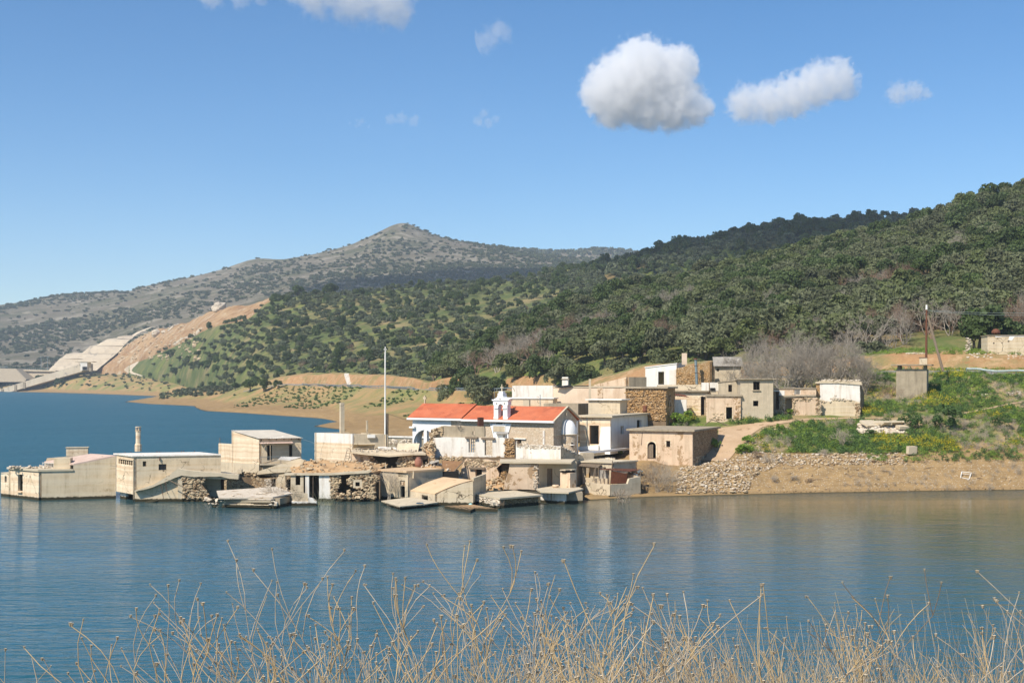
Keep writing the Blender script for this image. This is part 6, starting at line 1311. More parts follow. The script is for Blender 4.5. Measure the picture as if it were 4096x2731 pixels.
ft = foot(fx(HH, 1438), fx(HH, 2250), None, 224, -8); zt_ = zat(HH(1440, 372), 224)
h, pf, pr, fh, rh = simple('roadside_building', 'flaking grey plastered roadside building with tiny vent holes above the red bank', 'building', ft, 15, zt_, MT['grey_plaster'], [(HH(1495, 445), HH(1512, 458)), (HH(1648, 425), HH(1666, 438))], (), MT['dark_concrete'], .15, .1)
panel('flaking_whitewash', h, MT['white'], pf, jag(pf.poly([HH(1515, 372), HH(1860, 368), HH(1860, 385), HH(1720, 385), HH(1690, 425), HH(1655, 415), HH(1665, 380), HH(1520, 390)]), .04, .5), [], .1, .03)
lathe('roof_urn', h, at(HH(1525, 352), 226), [(0, 0), (.7, 0), (.75, .4), (.4, .8), (0, .9)], MT['rust'], 12)
# ---- tall mast with cross, among the ruins
mb = at(C(1155, 430), 163)
mast = thing('flagpole', 'tall thin white mast topped by a small cross before the lake', 'mast', mb)
mt = at(J(1370, 660), 163)
tube('post_base', mast, mb - Vector((0, 0, 2)), at(C(1160, 10), 163), .3, MT['wood'], .28, 8)
tube('mast_shaft', mast, at(C(1143, 300), 162.6), mt, .1, MT['white'], .085, 8); box('cross_upright', mast, mt + Vector((0, 0, .32)), (.1, .1, .75), MT['white']); box('cross_arm', mast, mt + Vector((0, 0, .36)), (.36, .1, .1), MT['white'])
sag('stay_wire', at(C(1195, 15), 163), PC.pt(.2, ze - .3, .1), .1, .02, MT['wood'], 'pale stay wire from the tall mast to the church eaves')
sag('stay_wire', at(B(2035, 365), 165), at(C(195, 415), 163), -.1, .02, MT['galv'], 'loose cable between the cream house and the white block house')
sl_ = thing('sunken_jetty', 'long low grey wall with pale coping behind the rubble cellar', 'wall', base3(at(C(1400, 400), 175), 0))
Pw = PL(V2(at(C(1175, 400), 196)), V2(at(C(1800, 400), 193))); panel('wall', sl_, MT['dark_concrete'], Pw, Pw.poly([C(1175, 560), C(1800, 570), C(1800, 345), C(1175, 330)]), [], .4); panel('coping', sl_, MT['white_worn'], Pw, Pw.poly([C(1175, 332), C(1800, 347), C(1800, 322), C(1175, 312)]), [], .7, .15)
# ================================================================== ROADS, RAILS, DAM
from mathutils.bvhtree import BVHTree
def bvh_of(*sheets):
    vs = []; fs = []
    for s in sheets:
        r, c, _ = s.g.shape; o = len(vs); vs += [tuple(p) for p in s.g.reshape(-1, 3)]
        for i in range(r - 1):
            for j in range(c - 1): q = o + i * c + j; fs.append((q, q + 1, q + c + 1, q + c))
    return BVHTree.FromPolygons(vs, fs)
BV = bvh_of(shore, hill, far, spit, spit2, lshore, mid, slide)
BVS = bvh_of(shore)
def gp(p, bv=None, deep=0):
    """where the line of sight through a photo point meets the ground"""
    d = Vector(((p[0] - CX) / F, 1, (HY - p[1]) / F)).normalized()
    h = (bv or BV).ray_cast(Vector((0, 0, H)), d, 5000)
    if h[0] is None and deep < 25 and p[1] < 1950: return gp((p[0], p[1] + 5), bv, deep + 1)
    return h[0]
def gz(x, y, bv=None):
    h = (bv or BV).ray_cast(Vector((x, y, 400)), Vector((0, 0, -1)), 800); return h[0].z if h[0] is not None else None
MT['asphalt'] = plain('grey_asphalt', '8d8a84', .9, 0, .1, .5)
MT['track'] = surf('dusty_track', 'a98d6c', 'bda283', .3, patch='94795a', pscale=.4, pthr=.6, algae=False, bump=.4, bscale=6)
def strip(name, sheet, r0, r1, j0, j1, mat, lift=.08):
    a = sheet.g[r0, j0:j1].copy(); b = sheet.g[r1, j0:j1].copy(); m_ = np.maximum(a[:, 2], b[:, 2]) + lift
    v = [];
    for i in range(len(a)):
        p = a[i] + (b[i] - a[i]) * .08; q = a[i] + (b[i] - a[i]) * .92; v.append((p[0], p[1], m_[i])); v.append((q[0], q[1], m_[i]))
    n = len(a); f = [(2 * i, 2 * i + 2, 2 * i + 3, 2 * i + 1) for i in range(n - 1)]
    k = len(v); v += [(x, y, z - .8) for x, y, z in v]; f += [(2 * i, k + 2 * i, k + 2 * i + 2, 2 * i + 2) for i in range(n - 1)]
    o = mesh(name, v, f, mat); tag(o, kind='structure'); return o
jx = lambda x, x0, x1, n: int(round((x - x0) / (x1 - x0) * (n - 1)))
strip('road', far, 37, 40, jx(560, 440, 1420, 240), jx(1415, 440, 1420, 240), MT['asphalt'])
strip('road', shore, 71, 77, jx(1480, 700, 2600, 420), jx(2595, 700, 2600, 420), MT['asphalt'], .05)
def bank_strip(name, sheet, r0, r1, j0, j1, mat, amp=.5, fr=.15, lift=.06):
    g = sheet.g[r0:r1 + 1, j0:j1].copy(); n = 3; rows = []
    for i in range(len(g) - 1):
        for k in range(n): rows.append(g[i] * (1 - k / n) + g[i + 1] * (k / n))
    rows.append(g[-1]); g = np.array(rows); e = np.minimum(np.arange(len(g)), np.arange(len(g))[::-1])[:, None] / (len(g) / 2)
    q = fbm(g[..., 0] * fr, g[..., 1] * fr, g[..., 2] * fr * 2, 5); g[..., 1] -= np.abs(q) * amp * np.clip(e * 2, 0, 1) * 2; g[..., 2] += lift + q * amp * .35 * np.clip(e * 2, 0, 1)
    r, c, _ = g.shape; idx = np.arange(r * c).reshape(r, c); f = np.stack([idx[:-1, :-1], idx[:-1, 1:], idx[1:, 1:], idx[1:, :-1]], -1).reshape(-1, 4)
    o = link(name, npmesh(name, g.reshape(-1, 3), f, True), mat); tag(o, kind='structure'); return o
MT['cut'] = ground_mat('road_cutting_earth', 'a5805a', '867a50', 'b0916c', .12, (.46, .62), stony='96714c', sthr=.58, sscale=.3, bscale=.8, bdist=.4)
bank_strip('road_cutting', far, 40, 48, jx(640, 440, 1420, 240), jx(1418, 440, 1420, 240), MT['cut'], .9, .12)
bank_strip('road_cutting', shore, 77, 83, jx(1300, 700, 2600, 420), jx(2595, 700, 2600, 420), MT['cut'], .5, .2)
def guardrail(label, pts, step=4.0, lift=.0):
    P_ = [Vector(p) for p in pts]; t = thing('guard_rail', label, 'guard rail', P_[0])
    v = []; f = []
    for i, p in enumerate(P_):
        for dz, dy in ((.82, 0), (.74, -.06), (.67, 0), (.6, -.06), (.5, 0)): v.append(p + Vector((0, dy, dz + lift)))
    for i in range(len(P_) - 1):
        for k in range(4): q = i * 5 + k; f.append((q, q + 5, q + 6, q + 1))
    mesh('rail', v, f, MT['galv'], t)
    acc = 0; pv, pf_ = tubegeo((0, 0, -.3), (0, 0, .8), .075, n=5); me = None
    for i in range(len(P_) - 1):
        d = P_[i + 1] - P_[i]; L_ = d.length
        while acc < L_:
            p = P_[i] + d * (acc / L_)
            if me is None: o = mesh('post', [Vector(q) + p + Vector((0, .1, lift)) for q in pv], pf_, MT['galv'], t); me = o.data; p0 = p
            else: o = bpy.data.objects.new('post', me); COL.objects.link(o); o.parent = t; o.location = p - p0
            acc += step
        acc -= L_
    return t
def rowpts(sheet, r, j0, j1, lift=.1): return [tuple(sheet.g[r, j] + np.array([0, -.3, lift])) for j in range(j0, j1)]
guardrail('long galvanised guard rail curving along the far road toward the dam', rowpts(far, 37, jx(694, 440, 1420, 240), jx(955, 440, 1420, 240)), 4)
guardrail('galvanised guard rail on the road directly behind the church', rowpts(far, 37, jx(986, 440, 1420, 240), jx(1300, 440, 1420, 240)), 4)
rr_ = rowpts(shore, 71, jx(2218, 700, 2600, 420), jx(2590, 700, 2600, 420)); guardrail('galvanised guard rail beside the road above the green slope', rr_, 4)
# track climbing from the arched house
def trace(name, pix, mat, kind, lift=.06, label=None, cat=None, bv=None, n=10):
    L_, R_ = pix; v = []; f = []
    def res(pl):
        out = []
        for i in range(len(pl) - 1):
            for k in range(n): t_ = k / n; out.append((pl[i][0] * (1 - t_) + pl[i + 1][0] * t_, pl[i][1] * (1 - t_) + pl[i + 1][1] * t_))
        return out + [pl[-1]]
    a = res(L_); b = res(R_); m_ = 5
    for p, q in zip(a, b):
        for k in range(m_ + 1):
            t_ = k / m_; h = gp((p[0] * (1 - t_) + q[0] * t_, p[1] * (1 - t_) + q[1] * t_), bv)
            if h is None: h = Vector(v[-1]) if v else Vector((0, 0, 0))
            v.append(tuple(h + Vector((0, 0, lift))))
    for i in range(len(a) - 1):
        for k in range(m_): q = i * (m_ + 1) + k; f.append((q, q + 1, q + m_ + 2, q + m_ + 1))
    o = mesh(name, v, f, mat, None, True); return tag(o, label, cat, kind=kind)
trace('dirt_track', ([FF(1640, 1480), FF(1800, 1330), FF(1925, 1180), FF(1930, 1055), G(400, 985), G(700, 960), G(1100, 925), G(1700, 905), G(2200, 920)],
                     [FF(2050, 1500), FF(2150, 1380), FF(2300, 1250), FF(2352, 1150), G(500, 1040), G(800, 985), G(1100, 945), G(1700, 925), G(2200, 932)]), MT['track'], 'structure', .07, bv=BVS)
trace('foot_path', ([HH(1160, 1185), HH(1400, 1140), HH(1650, 1085), HH(1819, 1058)], [HH(1160, 1196), HH(1400, 1152), HH(1650, 1098), HH(1819, 1070)]), MT['track'], 'structure', .07, bv=BVS)
# ---- dam works
MT['shotcrete'] = surf('pale_shotcrete', 'b8a890', 'c8b9a0', .03, patch='a59a88', pscale=.05, pthr=.6, streak='988b78', sscale=.08, algae=False, bump=.5, bscale=.3, bdist=1.0)
sp_ = thing('spillway_terraces', 'stepped pale concrete slope protection beside the landslide at the dam', 'dam works', at(I(680, 900), 1415))
tiers = [((455, 898), (905, 898), (500, 850), (962, 848)), ((505, 848), (966, 846), (560, 786), (1035, 786)), ((565, 784), (1038, 784), (622, 741), (1092, 741)), ((765, 738), (1095, 738), (850, 668), (1160, 668)), ((900, 664), (1165, 664), (1010, 602), (1226, 606)), ((1090, 598), (1230, 602), (1110, 578), (1262, 575)), ((1225, 574), (1265, 574), (1300, 530), (1340, 530)), ((1300, 530), (1342, 530), (1420, 487), (1432, 490))]
for i, (a, b, c, d) in enumerate(tiers):
    Y0 = 1420 + i * 12; Y1 = Y0 + 9
    v = [at(I(*a), Y0), at(I(*b), Y0), at(I(*d), Y1), at(I(*c), Y1)]; n_ = 26; vs = []; fs = []
    for r_ in range(9):
        for c_ in range(n_ + 1):
            u = c_ / n_; p = v[0].lerp(v[1], u).lerp(v[3].lerp(v[2], u), r_ / 8); dy = 3.0 * float(fbm(np.array([p.x * .05]), np.array([p.z * .09]), i * 3.0, 3)[0]) * (1 if 0 < r_ < 8 else 0.3); vs.append(p + Vector((0, dy, 0)))
    for r_ in range(8):
        for c_ in range(n_): q = r_ * (n_ + 1) + c_; fs.append((q, q + 1, q + n_ + 2, q + n_ + 1))
    k = len(vs); vs += [v[2] + Vector((0, 26, 2)), v[3] + Vector((0, 26, 2)), v[0] + Vector((0, 40, 0)), v[1] + Vector((0, 40, 0))]
    top = 8 * (n_ + 1); fs += [(top + c_, top + c_ + 1, k) if c_ >= n_ // 2 else (top + c_, top + c_ + 1, k + 1) for c_ in range(n_)] + [(top + n_ // 2, k, k + 1)]
    mesh('terrace', vs, fs, MT['shotcrete'], sp_)
cz = thing('concrete_chute', 'long pale concrete ramp slanting down to the lake from the dam gatehouse', 'ramp', at(I(0, 1085), 1440))
pa_, pb2 = at(I(-60, 1092), 1445), at(I(772, 832), 1330)
pr_ = [pa_, pb2, pb2 + Vector((0, 0, -8)), pa_ + Vector((0, 0, -6))]; mesh('ramp', [p for p in pr_] + [p + Vector((6, 16, 0)) for p in pr_], [(0, 3, 2, 1), (4, 5, 6, 7), (0, 1, 5, 4), (3, 7, 6, 2), (0, 4, 7, 3), (1, 2, 6, 5)], MT['shotcrete'], cz)
for f_ in (.11, .27, .37): box('pier', cz, pa_.lerp(pb2, f_) + Vector((0, -1, -4)), (2.5, 2, 7), MT['dark_concrete'])
gh = thing('gatehouse', 'small pale gatehouse with two dark windows at the top of the concrete ramp', 'building', at(I(806, 893), 1326))
c = at(I(806, 856), 1330); box('wall', gh, c, (65 / 2.352 / F * 1330, 12, 78 / 2.352 / F * 1330), MT['white_worn'])
for x_ in (790, 803): box('window', gh, at(I(x_, 875), 1323.5), (3, .6, 3), MT['dark'])
box('door', gh, at(I(850, 890), 1323.5), (2.4, .6, 3.4), MT['dark_concrete']); box('roof', gh, at(I(806, 816), 1330), (18, 13, .8), MT['concrete'])
dm = thing('dam_wall', 'pale dam crest wall with railing posts far across the lake', 'dam', at(I(350, 985), 1500))
Pd = PL(V2(at(I(185, 950), 1500)), V2(at(I(530, 950), 1490))); panel('wall', dm, MT['shotcrete'], Pd, Pd.poly([I(185, 905), I(530, 912), I(460, 985), I(250, 985)]), [], 12); panel('parapet', dm, MT['concrete'], Pd, Pd.poly([I(190, 889), I(530, 896), I(530, 908), I(190, 902)]), [], 14, 2)
for k in range(18): u, z = Pd.uv(I(195 + k * 18, 892)); tube('railing_post', dm, Pd.pt(u, z, 1), Pd.pt(u, z + 1.8, 1), .3, MT['galv'], n=5)
em = thing('dam_embankment', 'grey earth embankment end at the edge of the dam', 'embankment', at(I(100, 1000), 1480))
v = [at(I(-400, 872), 1480), at(I(150, 880), 1480), at(I(250, 980), 1465), at(I(230, 1005), 1460), at(I(-400, 1005), 1460)]; mesh('slope', v + [p + Vector((0, 60, 0)) for p in v], [(4, 3, 2, 1, 0), (5, 6, 7, 8, 9), (0, 1, 6, 5), (1, 2, 7, 6)], MT['dark_concrete'], em)
for k in range(9): p = at(I(k * 9, 872), 1485); tube('railing_post', em, p, p + Vector((0, 0, 1.8)), .3, MT['galv'], n=5)
for x_, lab in ((386, 'tall green lamp post nearer the lake end of the dam crest'), (448, 'tall green lamp post beside the stepped concrete slope')):
    lp = thing('lamp_post', lab, 'lamp post', at(I(x_, 893), 1498)); tube('shaft', lp, at(I(x_, 893), 1498), at(I(x_, 772), 1498), .35, MT['galv'], .25, 6); box('lamp_head', lp, at(I(x_, 771), 1498), (2.2, .5, .3), MT['galv'])
for pix, lab, nm in ((([I(1165, 895), I(1195, 865), I(1305, 812)], [I(1235, 905), I(1250, 880), I(1300, 830)]), 'white concrete access strip bending up the bare hill foot', 'concrete_strip'),):
    trace(nm, pix, MT['shotcrete'], None, .4, lab, 'ramp', n=8)
trace('concrete_strip', ([I(1165, 895), I(1200, 925), I(1330, 955)], [I(1235, 900), I(1260, 920), I(1345, 950)]), MT['shotcrete'], None, .4, 'lower white concrete strip running on from the bend toward the shore', 'ramp', n=6)
trace('concrete_strip', ([I(1570, 528), I(1620, 480), I(1660, 450)], [I(1585, 532), I(1640, 480), I(1690, 450)]), MT['shotcrete'], None, .5, 'broken pale concrete strip on the upper landslide', 'ramp', n=6)
trace('concrete_strip', ([I(1620, 660), I(1700, 600), I(1800, 570), I(1890, 495)], [I(1640, 662), I(1720, 605), I(1825, 585), I(1908, 505)]), MT['shotcrete'], None, .5, 'broken pale concrete strip on the grassy edge of the landslide', 'ramp', n=6)
for (x_, y_, s_, lab) in ((2062, 320, 20, 'huge pale boulder perched on the landslide crest'), (1470, 560, 17, 'tall pale rock slab tilting on the landslide middle'), (1540, 535, 8, 'pale undercut boulder beside the tilting rock slab')):
    p = gp(I(x_, y_ + 10)); s_ *= .5; bm = bmesh.new(); bmesh.ops.create_icosphere(bm, subdivisions=4, radius=1.0)
    for v in bm.verts:
        c = v.co.copy(); n_ = float(fbm(np.array([c.x * 1.3 + x_]), np.array([c.y * 1.3]), np.array([c.z * 1.3]), 4)[0]); v.co = Vector((c.x * s_ * .62, c.y * s_ * .5, c.z * s_ * .45)) * (1 + .5 * n_)
    me = bpy.data.meshes.new('boulder'); bm.to_mesh(me); bm.free(); o = link('boulder', me, MT['pale_stone'], None, tuple(p + Vector((0, 0, s_ * .25)))); tag(o, lab, 'boulder')
def stone_stuff(name, pts, mat, parent=None, kind='stuff', label=None, cat=None):
    """pts: (pos, sx, sy, sz); one joined object of loose stones"""
    base = []
    for me in STONES:
        v = np.array([tuple(q.co) for q in me.vertices]); f = np.array([list(p.vertices) for p in me.polygons if len(p.vertices) == 3]); base.append((v, f))
    V_ = []; F_ = []; o = 0
    for p, sx, sy, sz in pts:
        v, f = base[rng.randrange(len(base))]; a = rng.uniform(0, 6.28); tl = rng.uniform(-.4, .4)
        m_ = np.array(Matrix.Rotation(a, 3, 'Z') @ Matrix.Rotation(tl, 3, 'X')); V_.append((v * (sx, sy, sz)) @ m_.T + np.array(p)); F_.append(f + o); o += len(v)
    ob = link(name, npmesh(name, np.concatenate(V_), np.concatenate(F_)), mat, parent); return tag(ob, label, cat, kind=kind)
pts = []
for k in range(300):
    p = gp(I(rng.uniform(1120, 1900), rng.uniform(480, 800)));
    if p is not None and 990 < p.y < 1500: s_ = rng.uniform(.8, 4.5) * rng.choice([.5, .6, 1]); pts.append((p, s_ * 1.6, s_, s_ * .7))
stone_stuff('landslide_rocks', pts, MT['stone'], label='scattered pale rocks on the landslide slope', cat='rocks')
# white drain steps on the cutting
ds = thing('drain_steps', 'narrow white stepped drain running down the road cutting', 'drain', gp(J(1065, 938), bvh_of(far)))
BVF = bvh_of(far); a_, b_ = gp(J(1068, 938), BVF), gp(J(1040, 850), BVF)
for k in range(9): p = a_.lerp(b_, (k + .5) / 9); box('step', ds, p + Vector((0, -.3, .25)), (1.9, 1.6, 1.0), MT['white_worn'])
for k in range(11): tag(stone_at(None, gp(HH(600 + k * 18, 566), BVS) + Vector((0, 0, .1)), (.6, .5, .4), k, 'pale', .2, 'white_stone'), 'white painted stone in the row behind the concrete hut', 'stone', 'white painted stones in a row behind the hut')
# loose window frame on the sand
p0 = gp(M(2010, 300), BVS); wf = thing('window_frame', 'white wooden window frame lying on the bare sand bank', 'window frame', p0)
q = [gp(M(1985, 278), BVS), gp(M(2042, 285), BVS), gp(M(2028, 322), BVS), gp(M(1978, 312), BVS)]; q = [x + Vector((0, 0, .1)) for x in q]
for i in range(4): d_ = q[(i + 1) % 4] - q[i]; tube('frame_bar', wf, q[i], q[(i + 1) % 4], .06, MT['white'], n=4)
tube('frame_bar', wf, q[0].lerp(q[3], .3), q[1].lerp(q[2], .3), .04, MT['white'], n=4)
# ---- rubble on the shore bank
def inpoly(poly, x, y): return inside(poly, x, y)
RUB = [(320, 250), (640, 200), (700, 130), (760, 60), (830, 20), (1000, 8), (900, 70), (820, 100), (790, 150), (1000, 175), (1250, 160), (1660, 165), (1660, 235), (1250, 235), (900, 240), (760, 300), (720, 400), (300, 405), (300, 300)]
pts = []
while len(pts) < 3000:
    x_, y_ = rng.uniform(300, 1660), rng.uniform(5, 405)
    if not inpoly(RUB, x_, y_): continue
    p = gp(M(x_, y_), BVS)
    if p is None: continue
    s_ = rng.uniform(.08, .3) * (2.0 if rng.random() < .06 else 1); pts.append((p + Vector((0, 0, s_ * .25)), s_ * rng.uniform(.9, 1.9), s_, s_ * rng.uniform(.4, .8)))
stone_stuff('shore_rubble', pts[::3], MT['pale_stone'], label='spill of pale broken concrete and stone along the bank', cat='rubble')
stone_stuff('shore_rubble', pts[1::3] + pts[2::3], MT['stone'], label='tan field stones of the spill along the bank', cat='rubble')
pts = []
for k in range(2600):
    p = gp(M(rng.uniform(300, 2352), rng.uniform(200, 400)), BVS)
    if p is not None and p.z > .05: s_ = rng.uniform(.05, .14); pts.append((p, s_ * 1.5, s_, s_ * .7))
stone_stuff('bank_pebbles', pts, MT['pale_stone'], label='small pale stones scattered over the sand bank', cat='stones')
for (x_, y_, s_, rz, rx, lab) in ((1445, 20, (2.4, 1.3, .25), .6, .5, 'broken concrete slab standing tilted at the left of the slab heap'), (1500, 15, (3.2, .9, .3), -.5, .2, 'long concrete slab leaning down across the slab heap'), (1570, 25, (2.6, 1.6, .25), .2, -.45, 'wide concrete slab leaning at the middle of the slab heap'), (1610, 15, (1.6, 1.1, .3), 1.0, .35, 'small white concrete slab on top of the slab heap'), (1635, 42, (1.3, .9, .4), .3, .2, 'squat concrete block at the foot of the slab heap'), (1690, 178, (1.1, .5, 1.0), .3, .1, 'upright white concrete block at the edge of the green slope')):
    p = gp(M(x_, y_), BVS); o = box('concrete_slab', None, p + Vector((0, 0, .7)), (s_[0] * 1.15, s_[1] * 1.2, s_[2]), MT['concrete'] if rng.random() < .6 else MT['slab'], rz, rx); tag(o, lab, 'slab')
pts = []
for k in range(300):
    p = gp(M(rng.uniform(1380, 1660), rng.uniform(-5, 55)), BVS); s_ = rng.uniform(.2, .75)
    if p is not None: pts.append((p + Vector((0, 0, .2)), s_ * 1.3, s_, s_ * .7))
for k in range(90):
    p = gp(HH(rng.choice([rng.uniform(1200, 1480), rng.uniform(1640, 1819)]), rng.choice([rng.uniform(540, 620), rng.uniform(960, 1010)])), BVS)
    if p is not None: s_ = rng.uniform(.2, .5); pts.append((p + Vector((0, 0, .1)), s_ * 1.3, s_, s_ * .7))
stone_stuff('slab_heap_rubble', pts, MT['pale_stone'], label='white stones between the broken slabs and on the upper slope', cat='rubble')
p0 = gp(HH(1240, 545), BVS); cn = thing('stone_cairn', 'short upright stump of stones at the corner by the roadside building', 'cairn', p0)
for k in range(12): stone_at(cn, p0 + Vector((rng.uniform(-.3, .3), rng.uniform(-.2, .2), .15 + k * .2)), (.8 - k * .02, .7, .32), rng.uniform(0, 3), 'pale', .15, 'stone')
# ================================================================== TREES AND PLANTS
MT['olive'] = leafy('olive_leaves', '5c6044', '7b7f5e', '6c7644', .33, .45)
MT['oak'] = leafy('evergreen_leaves', '455330', '617042', '506030', .33, .5)
MT['bark'] = plain('bark', '6f6252', .9, 0, .2, 3)
MT['twig'] = plain('grey_brown_twigs', 'a89d8c', .9, 0, .18, 1.5)
MT['twig_red'] = plain('russet_twigs', '977b64', .9, 0, .2, 1.5)
MT['scrub'] = leafy('mountain_scrub', '4f5840', '686e52', '5a6048', .2, .05)
MT['grove_far'] = leafy('grove_leaves', '5b6248', '787e62', '666f48', .32, .2)
MT['herb'] = leafy('fresh_green_weeds', '66852f', '97aa4e', '7c9444', .35, .6)
MT['herb_dark'] = leafy('dark_green_bush', '456034', '678047', '536b3a', .3, .8)
MT['yellow'] = leafy('yellow_flowers', 'c2ae22', 'dcc93a', None, .3, 1.5)
MT['dry'] = plain('dry_straw', 'cfb384', .85, 0, .2, 9)
MT['dry_grey'] = plain('dry_grey_stalk', 'c8b8a0', .85, 0, .22, 9)
MT['dry_dark'] = plain('dry_dark_stalk', '957f66', .85, 0, .2, 9)
MT['seed'] = plain('seed_head', 'cfc0a6', .9, 0, .2, 40)
def quads(cent, nrm, size, asp=1.0, rs=nrg):
    """leaf quads at centres with given normals"""
    n = len(cent); r_ = rs.normal(size=(n, 3)); t = np.cross(nrm, r_); t /= np.linalg.norm(t, axis=1)[:, None] + 1e-9; b = np.cross(nrm, t)
    s = np.asarray(size).reshape(-1, 1) * np.ones((n, 1)); t = t * s * asp; b = b * s
    v = np.stack([cent - t - b * .5, cent + t - b * .35, cent + t * .8 + b * .6, cent - t * .7 + b * .5], 1).reshape(-1, 3)
    f = np.arange(4 * n).reshape(n, 4); return v, f
def unit(v): return v / (np.linalg.norm(v, axis=1)[:, None] + 1e-9)
def crown(seed, R_=2.8, Hh=4.2, base=1.1, lobes=9, n=1500, leaf=.26, asp=1.3, gap=.0):
    rs = np.random.default_rng(seed); cs = []; out_v = []; out_n = []
    for k in range(lobes):
        a = rs.uniform(0, 6.28); r0 = R_ * math.sqrt(rs.uniform(0.05, .62)); z = base + (Hh - base) * rs.uniform(.25, .8) * (1 - .35 * (r0 / R_) ** 2)
        cs.append((r0 * math.cos(a), r0 * math.sin(a), z, R_ * rs.uniform(.3, .5)))
    per = n // lobes
    for (x, y, z, r0) in cs:
        d = unit(rs.normal(size=(per, 3))); d[:, 2] = np.where(d[:, 2] < -.55, -d[:, 2], d[:, 2]); rr = r0 * rs.uniform(.55, 1.08, per) ** .6
        p = np.array([x, y, z]) + d * rr[:, None] * (1, 1, .82); lump = vnoise(p[:, 0] * 2.1 + seed, p[:, 1] * 2.1, p[:, 2] * 2.1); keep = lump > -.45 + gap
        out_v.append(p[keep]); out_n.append(unit(d + .75 * rs.normal(size=d.shape))[keep])
    c = np.concatenate(out_v); nn = np.concatenate(out_n)
    return quads(c, nn, rs.uniform(.6, 1.3, len(c)) * leaf, asp, rs)
def limb_geo(segs, sides=5):
    V_ = []; F_ = []; o = 0
    for p, q, r0, r1 in segs:
        p = np.asarray(p, float); q = np.asarray(q, float); ax = q - p; L_ = np.linalg.norm(ax)
        if L_ < 1e-6: continue
        ax /= L_; s = np.cross(ax, (0.3, .2, 1) if abs(ax[2]) < .9 else (1, 0, 0)); s /= np.linalg.norm(s); t = np.cross(ax, s)
        a = np.arange(sides) * 2 * np.pi / sides; ring = np.cos(a)[:, None] * s + np.sin(a)[:, None] * t
        V_.append(np.concatenate([p + ring * r0, q + ring * r1])); i = np.arange(sides); F_.append(np.stack([i, (i + 1) % sides, sides + (i + 1) % sides, sides + i], 1) + o); o += 2 * sides
    return np.concatenate(V_), np.concatenate(F_)
def trunk(seed, hgt, r0=.22, n=4):
    rs = random.Random(seed); segs = []; p = np.zeros(3); q = np.array([rs.uniform(-.3, .3), rs.uniform(-.3, .3), hgt * .4]); segs.append((p - (0, 0, .6), q, r0 * 1.25, r0 * .85))
    for k in range(n):
        a = k * 6.28 / n + rs.uniform(-.5, .5); e = q + np.array([math.cos(a) * hgt * .28, math.sin(a) * hgt * .28, hgt * rs.uniform(.25, .45)]); m_ = (q + e) / 2 + np.array([0, 0, -.1]); segs += [(q, m_, r0 * .55, r0 * .4), (m_, e, r0 * .4, r0 * .15)]
    return limb_geo(segs)
def branching(seed, hgt, spread=.55, depth=5, r0=.12, stems=3, kids=(2, 3), shrink=.72, wig=.25, lean=0.0, up=.25):
    rs = random.Random(seed); segs = []
    def rec(p, d, L_, r, k):
        m_ = 2; q = p
        for i in range(m_):
            d2 = Vector(d) + Vector((rs.uniform(-wig, wig), rs.uniform(-wig, wig), rs.uniform(-wig, wig) + up * .15)); d2.normalize(); e = q + d2 * (L_ / m_); segs.append((tuple(q), tuple(e), r * (1 - .3 * i / m_), r * (1 - .3 * (i + 1) / m_))); q = e; d = d2
        if k <= 0: return
        for i in range(rs.randint(*kids)):
            v = Vector((rs.gauss(0, 1), rs.gauss(0, 1), rs.gauss(0, 1) + up)); nd_ = (Vector(d) * 1.0 + v.normalized() * spread * 1.3); nd_.normalize(); rec(q, nd_, L_ * shrink * rs.uniform(.75, 1.15), r * .62, k - 1)
    L0 = hgt * (1 - shrink) / (1 - shrink ** (depth + 1)) * 1.15
    for s_ in range(stems):
        a = rs.uniform(0, 6.28); tl = rs.uniform(.1, spread); rec(Vector((rs.uniform(-.2, .2), rs.uniform(-.2, .2), -.3)), Vector((math.cos(a) * tl + lean, math.sin(a) * tl, 1)).normalized(), L0, r0, depth)
    return limb_geo(segs, 3)
def mk_mesh(nm, vf, mat, smooth=False):
    me = npmesh(nm, vf[0], vf[1], smooth); me.materials.append(mat); return me
OL_C = [mk_mesh('crown', crown(100 + k, R_=2.9 + .3 * (k % 3), Hh=4.6 + .5 * (k % 2), base=1.2, lobes=10 + k % 3, n=1700, leaf=.25), MT['olive']) for k in range(5)]
OL_T = [mk_mesh('trunk', trunk(k, 3.4, .24), MT['bark']) for k in range(5)]
OK_C = [mk_mesh('crown', crown(200 + k, R_=2.6, Hh=6.0, base=1.0, lobes=11, n=1700, leaf=.26, asp=1.0), MT['oak']) for k in range(3)]
BR_C = [mk_mesh('crown', branching(300 + k, 4.6, .62, 6, .11, 4, (2, 3), .74), MT['twig_red'] if k % 2 else MT['twig']) for k in range(4)]
GR_C = [mk_mesh('crown', crown(400 + k, R_=2.5, Hh=3.9, base=.9, lobes=8, n=800, leaf=.33), MT['grove_far']) for k in range(4)]
SH_C = [mk_mesh('shrub', crown(500 + k, R_=2.6, Hh=2.6, base=.2, lobes=6, n=150, leaf=.62, asp=1.0), MT['scrub']) for k in range(3)]
print('tris', [len(m_.polygons) for m_ in OL_C + OK_C + BR_C + GR_C])
def tree(name, label, cat, group, pos, cm, tm, sc, rz, sz=1.0):
    e = thing(name, label, cat, tuple(pos), group); e.rotation_euler = (0, 0, rz); e.scale = (sc, sc, sc * sz)
    if tm is not None: o = bpy.data.objects.new('trunk', tm); COL.objects.link(o); o.parent = e
    o = bpy.data.objects.new('crown', cm); COL.objects.link(o); o.parent = e
    return e
